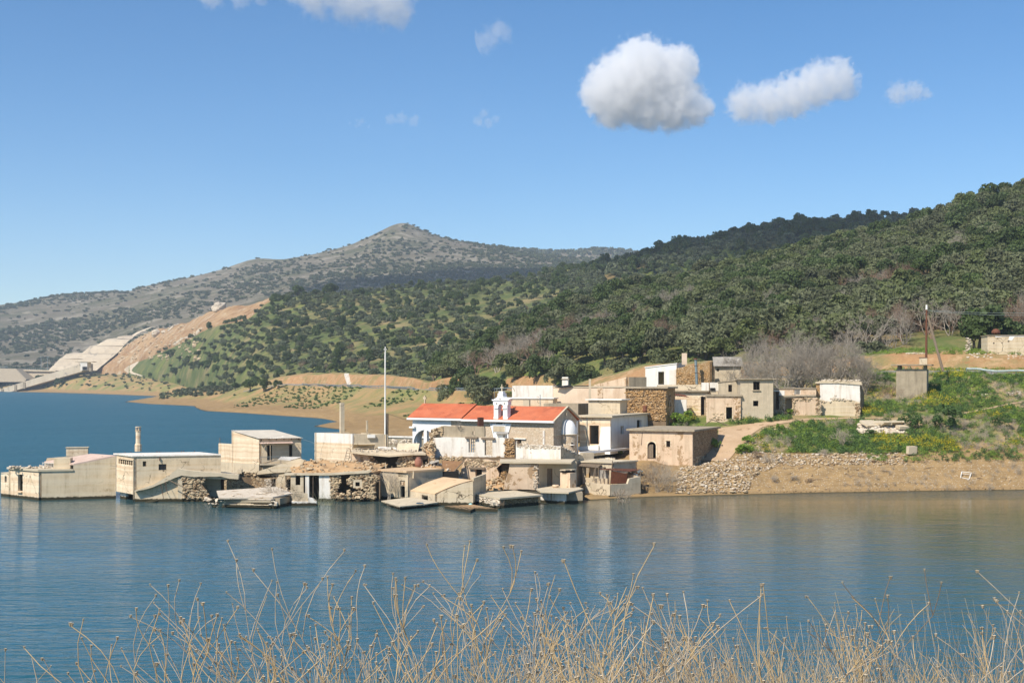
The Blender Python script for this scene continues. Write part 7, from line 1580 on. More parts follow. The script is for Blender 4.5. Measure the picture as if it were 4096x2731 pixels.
def scatter(sheet, n, t0, t1, s0, s1, mind, accept=None, tries=40):
    """random stand with a minimum spacing that follows the ground"""
    cell = {}; out = []
    for _ in range(n * tries):
        if len(out) >= n: break
        s, t = rng.uniform(s0, s1), rng.uniform(t0, t1); p = sheet.p(s, t)
        if accept and not accept(s, t, p): continue
        d = mind * rng.uniform(.75, 1.25); key = (int(p[0] // mind), int(p[1] // mind)); ok = True
        for a in (-1, 0, 1):
            for b in (-1, 0, 1):
                for q in cell.get((key[0] + a, key[1] + b), ()):
                    if (q[0] - p[0]) ** 2 + (q[1] - p[1]) ** 2 < d * d: ok = False; break
        if ok: cell.setdefault(key, []).append(p); out.append((s, t, p))
    return out
def gn_scatter(name, meshes, pts, label, cat, smin, smax, zs=(.85, 1.15)):
    """one 'stuff' object: plants set on points by geometry nodes"""
    n = len(pts); me = bpy.data.meshes.new(name); me.vertices.add(n); me.vertices.foreach_set('co', np.array([tuple(p) for p in pts], dtype=np.float32).ravel())
    at_ = me.attributes.new('rotz', 'FLOAT', 'POINT'); at_.data.foreach_set('value', nrg.uniform(0, 6.28, n).astype(np.float32))
    sc = nrg.uniform(smin, smax, n); v3 = np.stack([sc, sc, sc * nrg.uniform(zs[0], zs[1], n)], 1)
    a2 = me.attributes.new('scl', 'FLOAT_VECTOR', 'POINT'); a2.data.foreach_set('vector', v3.astype(np.float32).ravel())
    a3 = me.attributes.new('pick', 'INT', 'POINT'); a3.data.foreach_set('value', nrg.integers(0, len(meshes), n).astype(np.int32))
    o = link(name, me); tag(o, label, cat, kind='stuff')
    ng = bpy.data.node_groups.new(name, 'GeometryNodeTree'); ng.interface.new_socket('Geometry', in_out='INPUT', socket_type='NodeSocketGeometry'); ng.interface.new_socket('Geometry', in_out='OUTPUT', socket_type='NodeSocketGeometry')
    gi = ng.nodes.new('NodeGroupInput'); go = ng.nodes.new('NodeGroupOutput'); L_ = ng.links.new
    iop = ng.nodes.new('GeometryNodeInstanceOnPoints'); mp = ng.nodes.new('GeometryNodeMeshToPoints'); jn = ng.nodes.new('GeometryNodeJoinGeometry')
    for m_ in meshes[::-1]:
        src = bpy.data.objects.new(name + '_plant', m_)           # carrier for the mesh, in no collection
        oi = ng.nodes.new('GeometryNodeObjectInfo'); oi.inputs['Object'].default_value = src; oi.inputs['As Instance'].default_value = True; L_(oi.outputs['Geometry'], jn.inputs[0])
    def attr(nm, typ): q = ng.nodes.new('GeometryNodeInputNamedAttribute'); q.data_type = typ; q.inputs['Name'].default_value = nm; return q.outputs['Attribute']
    cx = ng.nodes.new('ShaderNodeCombineXYZ'); L_(attr('rotz', 'FLOAT'), cx.inputs[2])
    L_(gi.outputs[0], mp.inputs['Mesh']); L_(mp.outputs[0], iop.inputs['Points']); L_(jn.outputs[0], iop.inputs['Instance']); iop.inputs['Pick Instance'].default_value = True
    L_(attr('pick', 'INT'), iop.inputs['Instance Index']); L_(cx.outputs[0], iop.inputs['Rotation']); L_(attr('scl', 'FLOAT_VECTOR'), iop.inputs['Scale']); L_(iop.outputs[0], go.inputs[0])
    md = o.modifiers.new('plants', 'NODES'); md.node_group = ng
    return o
# ---- the wood on the near hillside
hr = hill.g.shape[0] - 1
def okh(s, t, p):
    x = 1176 + p[0] / p[1] * 3000
    if t * hr < 5.0 and x > 2050: return False
    g = float(vnoise(np.array([p[0] * .018 + 3]), np.array([p[1] * .018]))[0])
    if x > 2080 and t * hr < 7: return False
    if x > 2140 and t * hr > 52: return rng.random() < .25
    return g > -.38 or rng.random() < .22
st = scatter(hill, 1250, 1.6 / hr, 57 / hr, .02, .985, 5.2, okh)
st.sort(key=lambda q: q[2][1])
def kindof(p):
    g = float(vnoise(np.array([p[0] * .02 + 40]), np.array([p[1] * .02 + 9]))[0]); r_ = rng.random()
    x = 1176 + p[0] / p[1] * 3000
    if x > 2140 and p[2] > 60 and r_ < .6: return 'bare'
    if g > .34 and r_ < .7: return 'bare'
    if g < -.35 and r_ < .55: return 'oak'
    return 'oak' if r_ < .07 else ('bare' if r_ > .965 else 'olive')
cnt = {'olive': 0, 'oak': 0, 'bare': 0}; rest = []
LAB = {'olive': ('olive_tree', 'grey-green olive tree in the wood on the near hillside', 'olive tree', 'olive trees on the wooded hillside'), 'oak': ('evergreen_tree', 'dark green evergreen tree among the olives on the near hillside', 'tree', 'evergreens on the wooded hillside'), 'bare': ('bare_tree', 'leafless brown tree among the olives on the near hillside', 'tree', 'bare trees on the wooded hillside')}
for s, t, p in st:
    k = kindof(p); lim = {'olive': 215, 'oak': 110, 'bare': 110}[k]; sc = rng.uniform(.95, 1.55)
    if cnt[k] < lim:
        cnt[k] += 1; nm, lb, ct, gr = LAB[k]; i = rng.randrange(5)
        cm, tm = {'olive': (OL_C[i], OL_T[i]), 'oak': (OK_C[i % 3], OL_T[i]), 'bare': (BR_C[i % 4], None)}[k]
        tree(nm, lb, ct, gr, p, cm, tm, sc * (1.05 if k != 'bare' else 1.1), rng.uniform(0, 6.28), rng.uniform(.85, 1.15))
    else: rest.append(p)
gn_scatter('hillside_wood', OL_C[:3] + OK_C[:1], rest, 'distant olive wood covering the upper near hillside', 'wood', .95, 1.5)
print('hill', cnt, len(rest))
# ---- the grove on the hill across the bay
mr = mid.g.shape[0] - 1
def okm(s, t, p):
    x = 1176 + p[0] / p[1] * 3000; y = 870 - (p[2] - H) / p[1] * 3000
    if x < 620 and y < 870 - (x - 330) * .62 + 20 and x > 330: return rng.random() < .06        # green slope under the slide
    if x < 440: return rng.random() < .1
    g = float(vnoise(np.array([p[0] * .012 + 7]), np.array([p[1] * .012 + 2]))[0])
    return g > -.4 or rng.random() < .35
st = scatter(mid, 1900, 1.5 / mr, 51 / mr, .03, .93, 4.9, okm)
st.sort(key=lambda q: q[2][1]); rest = []; n_ = 0; nb = 0
for s, t, p in st:
    r_ = rng.random()
    if n_ < 85 and 1176 + p[0] / p[1] * 3000 < 1120: n_ += 1; i = rng.randrange(4); tree('olive_tree', 'round olive tree in the grassy grove on the hill across the bay', 'olive tree', 'olive trees in the grove across the bay', p, GR_C[i], OL_T[i], rng.uniform(.8, 1.25), rng.uniform(0, 6.28), rng.uniform(.85, 1.1))
    elif r_ < .05 and nb < 40: nb += 1; tree('bare_tree', 'russet leafless tree in the grove on the hill across the bay', 'tree', 'bare trees in the grove across the bay', p, BR_C[1], None, rng.uniform(.8, 1.1), rng.uniform(0, 6.28))
    else: rest.append(p)
gn_scatter('olive_grove', GR_C + OK_C[:1], rest, 'distant olive grove dotting the hill across the bay', 'grove', .75, 1.2)
print('grove', n_, nb, len(rest))
# big rounded evergreens that stand out on the grove's crest and by the far shore
for tl, x_, y_, s_, lab in ((J, 905, 160, 2.2, 'large dark evergreen alone on the crest of the far grove'), (J, 620, 160, 1.9, 'dark evergreen at the left end of the grove crest'), (J, 780, 140, 1.3, 'small dark evergreen between two larger ones on the grove crest'), (J, 1150, 200, 1.8, 'broad dark evergreen just below the grove crest'), (J, 1960, 240, 1.9, 'broad dark evergreen right of the terraces in the far grove'), (J, 210, 1000, 1.5, 'dark bushy tree at the far shore below the road'), (J, 330, 1000, 1.4, 'second dark bushy tree at the far shore below the road'), (J, 90, 985, 1.0, 'small dark bush at the left of the far shore trees'), (J, 450, 970, .9, 'small dark bush at the right of the far shore trees'), (I, 395, 1050, 3.0, 'dark tree at the lake edge by the concrete ramp'), (I, 560, 1055, 2.2, 'smaller dark tree on the knoll by the concrete ramp'), (I, 1650, 945, 1.7, 'dark round tree nearest the bare strip on the far grove edge'), (I, 1900, 870, 1.3, 'dark round tree in the small orchard below the landslide'), (I, 1960, 865, 1.3, 'dark round tree at the right of the small orchard below the landslide'), (I, 1815, 880, 1.3, 'dark round tree at the left of the small orchard below the landslide'), (I, 1770, 820, 1.3, 'dark round tree at the upper edge of the small orchard below the landslide'), (I, 1860, 780, 1.4, 'dark tree above the small orchard below the landslide'), (I, 1690, 810, 1.2, 'dark tree beside the bare bush below the landslide'), (I, 1600, 780, 2.0, 'big grey-green bush on the spur below the landslide')):
    p = gp(tl(x_, y_)); tree('evergreen_tree', lab, 'tree', None, p, OK_C[rng.randrange(3)], OL_T[0], s_ * .95, rng.uniform(0, 6), .8)
for x_, y_, s_ in ((1340, 470, 1.5), (1480, 440, 1.6), (1620, 440, 1.6), (1760, 430, 1.6), (1900, 420, 1.6), (1300, 500, 1.1)):
    p = gp(HH(x_, y_), bvh_of(shore, hill)); p = Vector((p.x * 240 / p.y, 240, gz(p.x * 240 / p.y, 240))); tree('evergreen_tree', 'dense dark evergreen in the hedge behind the roadside building', 'tree', 'evergreens of the hedge behind the roadside building', p, OK_C[rng.randrange(3)], OL_T[0], s_, rng.uniform(0, 6), .95)
# ---- shaded ridge, mountain scrub
dr_ = dridge.g.shape[0] - 1
gn_scatter('ridge_wood', GR_C[:3] + OK_C[:1], [p for s, t, p in scatter(dridge, 1300, 3 / dr_, 29 / dr_, .05, .97, 8.0)], 'dark wood covering the ridge behind the near hill', 'wood', 1.1, 1.9)
mtr = mount.g.shape[0] - 1
def vscatter(sheet, n, t0, t1, s0, s1, prob):
    r, c, _ = sheet.g.shape; s = nrg.uniform(s0, s1, n) * (c - 1.001); t = nrg.uniform(t0, t1, n) * (r - 1.001); i = t.astype(int); j = s.astype(int); u = (s - j)[:, None]; v = (t - i)[:, None]; g = sheet.g
    p = (g[i, j] * (1 - u) + g[i, j + 1] * u) * (1 - v) + (g[i + 1, j] * (1 - u) + g[i + 1, j + 1] * u) * v
    return p[nrg.random(n) < prob(s / c, t / r, p)]
def pmt(s, t, p):
    g = fbm(p[:, 0] * .0045, p[:, 1] * .0045, 1.0, 4); low = np.clip(1 - t * mtr / 30, 0, 1); return np.clip(.36 + 1.9 * g + .9 * low, .06, 1)
gn_scatter('mountain_scrub', SH_C, list(vscatter(mount, 26000, .02, 49 / mtr, .02, .98, pmt)), 'dark scrub dotting the bare mountain', 'scrub', .5, 1.9, (.6, 1.0))
fr_ = fridge.g.shape[0] - 1
gn_scatter('far_ridge_scrub', SH_C, [p for s, t, p in scatter(fridge, 900, .2, .85, .02, .98, 9, None, 10)], 'dark scrub on the ridge beyond the mountain', 'scrub', 1.5, 3.5)
fsr = far.g.shape[0] - 1
def okf(s, t, p): return float(vnoise(np.array([p[0] * .03]), np.array([p[1] * .03]))[0]) > 0.05
gn_scatter('far_shore_bushes', [mk_mesh('shrub', crown(530 + k, R_=2.6, Hh=2.4, base=.2, lobes=6, n=150, leaf=.6, asp=1.0), MT['herb_dark']) for k in range(2)], [p for s, t, p in scatter(far, 420, 13 / fsr, 36 / fsr, .1, .95, 2.4, okf)], 'low bushes on the far shore slope', 'bushes', .08, .3)
gn_scatter('knoll_bushes', SH_C, [p for s, t, p in scatter(lshore, 160, 9 / 28, 24 / 28, .35, .98, 9)] + [p for s, t, p in scatter(spit, 200, 9 / 22, 20 / 22, .2, .98, 4)], 'low bushes on the shore below the dam', 'bushes', .25, .8)
# ================================================================== PLANTS ROUND THE VILLAGE
def clump(seed, n, R_, Hh, leaf, asp=.6):
    rs = np.random.default_rng(seed); r_ = R_ * np.sqrt(rs.random(n)); a = rs.uniform(0, 6.28, n); h_ = Hh * (1 - (r_ / R_) ** 2 * .6) * rs.uniform(.25, 1, n)
    c = np.stack([r_ * np.cos(a), r_ * np.sin(a), h_], 1); nn = unit(np.stack([np.cos(a) * .6, np.sin(a) * .6, np.ones(n) * .8], 1) + .6 * rs.normal(size=(n, 3)))
    return quads(c, nn, rs.uniform(.6, 1.3, n) * leaf, asp, rs)
HB = [mk_mesh('weed', clump(600 + k, 60, .75, .8, .12), MT['herb']) for k in range(3)] + [mk_mesh('weed', clump(610 + k, 70, .7, 1.0, .12, .8), MT['herb_dark']) for k in range(2)]
YF = [mk_mesh('flower', clump(620 + k, 46, .7, 1.0, .055, 1.0), MT['yellow']) for k in range(2)]
DB = [mk_mesh('dry_tuft', branching(640 + k, 1.0, .6, 3, .012, 9, (2, 3), .75), MT['dry_grey']) for k in range(2)]
TRK = [FF(1640, 1480), FF(1925, 1180), FF(1930, 1055), G(700, 955), G(1700, 900), G(2250, 915), G(2250, 938), G(1100, 950), G(500, 1045), FF(2352, 1170), FF(2150, 1390), FF(2050, 1500)]
GREEN = [[M(660, 175), M(720, 95), M(830, 30), M(960, 20), G(900, 985), G(1500, 935), G(2000, 955), HH(560, 1250), HH(800, 1200), HH(1200, 1200), HH(1819, 1075), (4300, 1600), (4300, 1815), M(2352, 150), M(2000, 160), M(1700, 165), M(1300, 170), M(1000, 165), M(800, 165)],
         [HH(120, 1210), HH(130, 850), HH(170, 720), HH(430, 760), HH(480, 900), HH(830, 900), HH(900, 720), HH(1150, 740), HH(1500, 780), (4300, 1510), (4300, 1600), HH(1819, 1055), HH(1200, 1175), HH(800, 1195), HH(480, 1230)],
         [FF(1660, 1500), FF(1880, 1260), FF(1940, 1230), FF(1930, 1330), FF(1780, 1440)], [FF(2060, 1010), FF(2080, 930), FF(2230, 930), G(620, 925), G(650, 840), G(950, 840), G(970, 920), G(640, 965)], [FF(1120, 1040), FF(1350, 870), FF(1500, 870), FF(1700, 1000), FF(1715, 1045)]]
HEAP = [M(1375, 60), M(1375, 5), M(1500, -10), M(1650, 0), M(1665, 62)]
allx = [q[0] for g in GREEN for q in g]
hp = []; yp = []; dp = []
tries = 0
while len(hp) < 5200 and tries < 60000:
    tries += 1; x_ = rng.uniform(2560, 4300); y_ = rng.uniform(1470, 1830)
    if not any(inside(g, x_, y_) for g in GREEN) or inside(TRK, x_, y_) or inside(HEAP, x_, y_): continue
    p = gp((x_, y_), BVS)
    if p is None or p.z < 1.5: continue
    n1 = float(fbm(np.array([p.x * .12]), np.array([p.y * .12]), 4.0, 3)[0]); n2 = float(fbm(np.array([p.x * .16 + 30]), np.array([p.y * .16]), 4.0, 2)[0])
    if n1 < -.08 and rng.random() < .8: (dp.append(p) if rng.random() < .25 else None); continue
    hp.append(p)
    if n2 > .14 and rng.random() < .45: yp.append(p + Vector((rng.uniform(-.4, .4), rng.uniform(-.4, .4), .12)))
for k in range(260):
    p = gp(M(rng.uniform(1400, 2352), rng.uniform(150, 215)), BVS)
    if p is not None and rng.random() < .6: hp.append(p)
gn_scatter('slope_weeds', HB, hp, 'lush green spring weeds covering the slope beside the village', 'weeds', .3, .85)
gn_scatter('yellow_flowers', YF, yp, 'yellow flowers among the green weeds on the slope', 'flowers', .5, 1.1)
gn_scatter('dry_tufts', DB, dp + [q for q in (gp(M(rng.uniform(1250, 2352), rng.uniform(230, 395)), BVS) for k in range(60)) if q is not None], 'dry grey weed tufts on the slope and the bank', 'dry weeds', .4, 1.1)
# grass strip behind the houses and along the road banks
bp = []
for k in range(900):
    p = gp(HH(rng.uniform(0, 1819), rng.choice([rng.uniform(500, 570), rng.uniform(720, 800)])), BVS)
    if p is not None: bp.append(p)
gn_scatter('roadside_grass', HB[:3], bp, 'green weeds along the road bank above the village', 'weeds', .3, .8)
SB = [mk_mesh('foliage', crown(700 + k, R_=1.3, Hh=2.3, base=.1, lobes=9, n=1300, leaf=.1, asp=.8), MT['herb_dark']) for k in range(2)]
SG = [mk_mesh('foliage', crown(720 + k, R_=1.0, Hh=1.5, base=.05, lobes=7, n=800, leaf=.1, asp=.8), MT['herb']) for k in range(2)]
ST_ = mk_mesh('stem', trunk(77, 1.2, .06, 5), MT['bark'])
def bush(label, p, me, sc, sz=1.0):
    e = thing('bush', label, 'bush', tuple(p)); e.scale = (sc, sc, sc * sz); e.rotation_euler = (0, 0, rng.uniform(0, 6))
    for nm, m_ in (('foliage', me), ('stem', ST_)): o = bpy.data.objects.new(nm, m_); COL.objects.link(o); o.parent = e
for tl, x_, y_, me, sc, sz, lab in ((HH, 975, 1370, SB[0], 1.75, 1.0, 'largest dark round bush on the green slope below the concrete hut'), (HH, 620, 1360, SB[1], 1.3, .9, 'loose grey-green bush beside the broken slab heap'), (HH, 1590, 1340, SB[1], 1.05, .9, 'dark bush in the grass below the foot path'), (HH, 200, 1430, SB[0], .75, .7, 'low dark bush under the broken slab heap'), (FF, 575, 1425, SG[0], .75, 1.1, 'bright green potted-looking bush by the terrace of the white house'), (FF, 400, 1400, SG[1], .6, .8, 'low green bush left of the bright one on the terrace edge'), (FF, 250, 1395, SB[1], .45, .8, 'small dark bush at the foot of the twisted tree'), (G, 320, 1265, SG[0], .95, 1.0, 'leafy bush on the rubble edge beside the track'), (G, 270, 1390, SG[1], 1.2, .8, 'wide green bush below the leafy one on the rubble edge'), (FF, 1890, 1320, SG[1], .8, 1.2, 'green bush against the shaded wall of the arched house'), (FF, 1450, 1010, SG[0], 1.6, 1.0, 'mound of yellow flowering bush behind the arched house'), (G, 740, 1090, SG[0], .6, 1.4, 'slim green shrub standing in the rubble by the track'), (G, 610, 965, SB[0], .4, .8, 'small dark shrub at the corner of the two storey house'), (G, 860, 870, SG[0], .9, .8, 'green bush under the black doorways of the low ruin'), (M, 690, 165, SG[0], .9, .8, 'green bush at the upper edge of the stone spill'), (HH, 330, 880, SB[1], 1.2, .8, 'dark bush left of the concrete hut')):
    p = gp(tl(x_, y_), BVS); p.z -= .05; bush(lab, p, me, sc, sz)
gn_scatter('mound_flowers', YF, [gp(FF(rng.uniform(1360, 1660), rng.uniform(900, 1020)), BVS) + Vector((0, 0, rng.uniform(.6, 1.6))) for k in range(60)], 'yellow flowers on the mound behind the arched house', 'flowers', .3, .6)
# ---- the grey thicket behind the two storey house
TH = [mk_mesh('branches', branching(800 + k, 5.6, .6, 7, .12, 6, (2, 3), .76, .3, 0, .35), MT['twig']) for k in range(3)] + [mk_mesh('branches', branching(810, 4.2, .7, 7, .1, 6, (2, 3), .76, .35, 0, .25), MT['twig'])]
print('thicket', [len(m_.polygons) for m_ in TH])
spots = [(G, 150, 300, 216, 1.0), (G, 330, 330, 206, .95), (G, 480, 330, 211, 1.15), (G, 640, 340, 207, 1.1), (G, 800, 340, 203, 1.15), (G, 960, 340, 210, 1.25), (G, 1100, 340, 204, 1.15), (G, 1230, 340, 209, 1.25), (G, 1380, 340, 203, 1.1), (G, 1500, 330, 210, 1.2), (G, 1640, 330, 205, 1.1), (G, 1760, 330, 207, 1.0), (G, 1880, 330, 204, .85), (G, 560, 320, 220, 1.2), (G, 1000, 320, 220, 1.25), (G, 1320, 320, 221, 1.25)]
for i, (tl, x_, y_, Y, sc) in enumerate(spots):
    q = at(tl(x_, y_), Y); z = gz(q.x, q.y, BVS) or q.z
    e = thing('bare_thicket_tree', 'grey leafless many-stemmed tree in the thicket behind the two storey house', 'tree', (q.x, q.y, z), 'leafless trees of the thicket behind the houses'); e.scale = (sc * 1.18, sc * 1.18, sc * 1.26); e.rotation_euler = (0, 0, rng.uniform(0, 6))
    o = bpy.data.objects.new('branches', TH[i % 4]); COL.objects.link(o); o.parent = e
def bare(name, label, p, seed, hgt, mat, sc=(1, 1, 1), **kw):
    e = thing(name, label, kw.pop('cat', 'shrub'), tuple(p)); e.scale = sc
    o = link('branches', mk_mesh('branches', branching(seed, hgt, **kw), mat)); o.parent = e; return e
bare('bare_shrub', 'pale leafless shrub against the grey concrete house', atz(C(1195, 1150), .3) + Vector((0, -.2, 0)), 901, 3.1, MT['dry_grey'], spread=.5, depth=5, r0=.05, stems=6)
bare('bare_shrub', 'leafless shrub growing through the fallen roof slab', wl(B(1690, 1240)), 902, 3.0, MT['dry_grey'], spread=.6, depth=5, r0=.04, stems=7)
bare('bare_shrub', 'leafless twigs before the window panel at the waterline', wl(B(1980, 1250)), 903, 1.9, MT['dry_grey'], spread=.5, depth=4, r0=.025, stems=8)
bare('twisted_tree', 'twisted pale leafless tree before the white house doorway', gp(FF(195, 1385), BVS), 904, 4.0, MT['dry_grey'], cat='tree', spread=.55, depth=4, r0=.16, stems=1, wig=.4, lean=.35)
bare('bare_shrub', 'thin leafless sapling at the corner of the tall stone house', gp(FF(1235, 1035), BVS), 905, 4.4, MT['twig'], spread=.35, depth=4, r0=.05, stems=3)
bare('bare_shrub', 'leafless shrub in front of the concrete hut wall', gp(HH(640, 910), BVS), 906, 3.6, MT['twig'], spread=.55, depth=5, r0=.05, stems=8)
bare('bare_shrub', 'second leafless shrub at the shaded corner of the concrete hut', gp(HH(760, 915), BVS), 907, 3.0, MT['twig'], spread=.55, depth=5, r0=.05, stems=6)
bare('bare_shrub', 'brown leafless bush among the weeds under the concrete hut', gp(HH(400, 1020), BVS), 908, 2.2, MT['twig_red'], spread=.7, depth=5, r0=.04, stems=9)
bare('bare_shrub', 'wide brown leafless bush in the weeds right of the hut foot', gp(HH(560, 1030), BVS), 909, 2.4, MT['twig_red'], spread=.7, depth=5, r0=.04, stems=9)
bare('bare_shrub', 'dry brown bush in the middle of the green weeds', gp(G(1570, 1290), BVS), 910, 2.6, MT['dry_grey'], spread=.6, depth=5, r0=.04, stems=9)
bare('bare_shrub', 'dead twigs on the stub of the white facade', at(E(700, 1045), 162), 911, 1.0, MT['twig'], spread=.9, depth=4, r0=.02, stems=7)
bare('drift_branches', 'tangle of drifted dead branches in the water by the tin shack', wl(D(2060, 1060)), 912, 2.2, MT['dry_grey'], cat='branches', spread=.8, depth=4, r0=.04, stems=10)
bare('drift_root', 'gnarled root standing in the water before the shack parapet', wl(D(1990, 1060)), 913, 1.8, MT['dry_dark'], cat='root', spread=.7, depth=3, r0=.07, stems=3)
for i, (x_, y_, h_, lab) in enumerate(((130, 390, 3.2, 'grey dead brush nearest the shack wall'), (190, 395, 3.4, 'tall grey dead brush beside the shack'), (250, 395, 3.0, 'grey brown dead brush at the edge of the stone spill'), (160, 340, 3.2, 'dead brush behind the taller one beside the shack'), (230, 340, 2.8, 'dead brush higher up behind the shack'), (850, 220, 1.5, 'heap of dead grey branches on the stone spill'), (790, 200, 1.6, 'sprawling dead branches at the top of the stone spill'), (1180, 180, 1.2, 'dead branches lying along the foot of the weeds'), (880, 330, 1.0, 'exposed brown roots along the eroded bank'), (1080, 340, .9, 'exposed roots at the end of the eroded bank'), (1000, 320, .9, 'matted brown roots in the middle of the eroded bank'))):
    bare('dead_brush', lab, gp(M(x_, y_), BVS), 920 + i, h_, MT['dry_grey'] if i % 3 else MT['dry_dark'], cat='brush', spread=.75, depth=4, r0=.03, stems=14)
# driftwood and flotsam on the bank
segs = []
for k in range(170):
    p = gp(M(rng.choice([rng.uniform(700, 2352), rng.uniform(700, 1400)]), rng.choice([rng.uniform(170, 260), rng.uniform(250, 385)])), BVS)
    if p is None: continue
    a = rng.uniform(0, 6.28); L_ = rng.uniform(.3, 1.6); q = p + Vector((math.cos(a) * L_, math.sin(a) * L_ * .5, rng.uniform(.02, .25) + .1 * L_ * math.sin(a))); m_ = (p + q) / 2 + Vector((0, 0, rng.uniform(0, .15))); r_ = rng.uniform(.012, .05)
    segs += [(tuple(p + Vector((0, 0, .04))), tuple(m_), r_, r_ * .8), (tuple(m_), tuple(q), r_ * .8, r_ * .4)]
o = link('driftwood', npmesh('driftwood', *limb_geo(segs, 4)), MT['dry_dark']); tag(o, 'scattered driftwood sticks on the bare bank', 'driftwood', kind='stuff')
# reeds at the waterline of the rubble house
rd = thing('reed_clump', 'clump of pale green reeds in the water before the rubble front house', 'reeds', wl(C(350, 1245))); segs = []
for k in range(60): a = rng.gauss(0, .35); L_ = rng.uniform(.8, 2.0); b0 = np.array([rng.uniform(-.9, .9), rng.uniform(-.4, .4), -.2]); segs.append((b0, b0 + np.array([math.sin(a) * L_, rng.uniform(-.2, .2), math.cos(a) * L_]), .022, .005))
o = link('blades', npmesh('blades', *limb_geo(segs, 3)), plain('reed', 'a8a684', .8, 0, .2, 3)); o.parent = rd
# ================================================================== DRY WEEDS ON THE NEAR BANK
ENV = [(-200, 1470), (0, 1430), (100, 1440), (200, 1490), (330, 1540), (440, 1400), (480, 1480), (600, 1440), (700, 1370), (800, 1330), (850, 1215), (920, 1240), (1000, 1270), (1050, 1230), (1110, 1330), (1250, 1320), (1330, 1400), (1450, 1300), (1520, 1210), (1560, 1185), (1640, 1190), (1720, 1260), (1830, 1340), (1890, 1400), (1940, 1260), (2000, 1380), (2060, 1290), (2130, 1320), (2200, 1360), (2270, 1240), (2330, 1340), (2600, 1300)]
def env(x): return np.interp(x, [e[0] for e in ENV], [e[1] for e in ENV]) + (115 if x < 470 else 70)
def weed_geo(seed, hgt, r0, lean):
    rs = random.Random(seed); segs = []; heads = []
    def grow_(p, d, L_, r, k):
        n = 4; q = Vector(p)
        bend = Vector((rs.gauss(0, .15), rs.gauss(0, .03), .06))
        for i in range(n):
            d = (Vector(d) + bend + Vector((rs.gauss(0, .05), rs.gauss(0, .05), rs.gauss(0, .03)))).normalized(); e = q + d * (L_ / n); segs.append((tuple(q), tuple(e), r * (1 - .4 * i / n), r * (1 - .4 * (i + 1) / n))); q = e
            if k > 0 and i >= 1 and rs.random() < .58:
                a = rs.uniform(0, 6.28); s_ = Vector((math.cos(a), math.sin(a) * .2, rs.uniform(.5, 1.1))).normalized(); grow_(q, (d * .55 + s_ * .75).normalized(), L_ * rs.uniform(.32, .72), r * .5, k - 1)
        if k > 0:
            for _ in range(rs.randint(1, 2)):
                a = rs.uniform(0, 6.28); grow_(q, (d + Vector((math.cos(a), math.sin(a) * .2, .3)) * .5).normalized(), L_ * rs.uniform(.4, .7), r * .6, k - 1)
        else: heads.append(q)
    grow_(Vector((0, 0, -.1)), Vector((lean, rs.uniform(-.06, .06), 1)).normalized(), hgt * rs.uniform(.5, .6), r0, 4 if r0 > .0026 else 3)
    top = max(s[1][2] for s in segs); f = hgt / top
    segs = [(tuple(np.array(a) * (f, f, f)), tuple(np.array(b) * (f, f, f)), max(c, .0010), max(d_, .0008)) for a, b, c, d_ in segs]; heads = [q * f for q in heads]
    return segs, heads
HEAD = []
for k in range(3):
    rs = random.Random(k); v, f_ = [], []
    for j, (r_, z) in enumerate(((.0008, 0), (.0020, .002), (.0030, .0055), (.0034, .0065))):
        for i in range(5): a = i * 6.28 / 5 + j * .3; v.append((r_ * math.cos(a) * rs.uniform(.8, 1.2), r_ * math.sin(a), z))
    for j in range(3):
        for i in range(5): f_.append((j * 5 + i, j * 5 + (i + 1) % 5, j * 5 + 5 + (i + 1) % 5, j * 5 + 5 + i))
    HEAD.append((np.array(v), np.array(f_)))
WP = []
for x_ in [12, 60, 175, 235, 440, 560, 660, 720, 800, 850, 875, 930, 985, 1040, 1060, 1110, 1150, 1220, 1265, 1320, 1370, 1430, 1470, 1520, 1550, 1590, 1640, 1660, 1720, 1760, 1830, 1880, 1945, 1990, 2050, 2080, 2140, 2190, 2230, 2280, 2300, 2340]: WP.append((x_, 1.0))
for k in range(70): WP.append((rng.uniform(950, 2380), rng.uniform(.76, .93)))
PLACE = [(-150, 'left'), (420, 'left'), (900, 'middle')]
for i, (x_, fr_h) in enumerate(WP):
    Y = rng.uniform(2.3, 3.6) if fr_h == 1.0 else rng.uniform(2.2, 4.2); X = (x_ - 1176) / 3000 * Y; lean = rng.uniform(-.14, .18); g0 = float(bank_z(np.array(X), np.array(Y)))
    ztop = H - (env(x_) - 870) / 3000 * Y; hgt = max(.35, (ztop - g0) * fr_h * (1 if i % 3 == 0 else rng.uniform(.9, .99)) ); X -= lean * hgt * .45
    g0 = float(bank_z(np.array(X), np.array(Y))); hgt = max(.35, (ztop - g0) * (1 if fr_h == 1.0 else .97 - (1 - fr_h) * .3))
    segs, heads = weed_geo(1000 + i, hgt, rng.uniform(.0019, .0032), lean)
    mat = rng.choices([MT['dry'], MT['dry_grey'], MT['dry_dark']], [5, 3, 1])[0]
    lab = 'tall dry branching stalk with pale seed heads on the near bank' if fr_h == 1.0 else 'shorter dry branching stalk in the tangle on the near bank'
    e = thing('dry_weed', lab, 'dry weed', (X, Y, g0), 'tall dry stalks on the near bank' if fr_h == 1.0 else 'short dry stalks on the near bank')
    o = link('stalk', npmesh('stalk', *limb_geo(segs, 4)), mat); o.parent = e
    if heads and fr_h == 1.0:
        V_ = []; F_ = []; oo = 0
        for q in heads:
            for c in range(rng.choice([1, 1, 2])):
                v, f_ = HEAD[rng.randrange(3)]; V_.append(v * rng.uniform(.7, 1.3) + np.array(q) + np.array([rng.uniform(-.006, .006) * c, 0, -.002])); F_.append(f_ + oo); oo += len(v)
        o = link('seed_heads', npmesh('seed_heads', np.concatenate(V_), np.concatenate(F_)), MT['seed']); o.parent = e; o['kind'] = 'stuff'
segs = []; seg2 = []
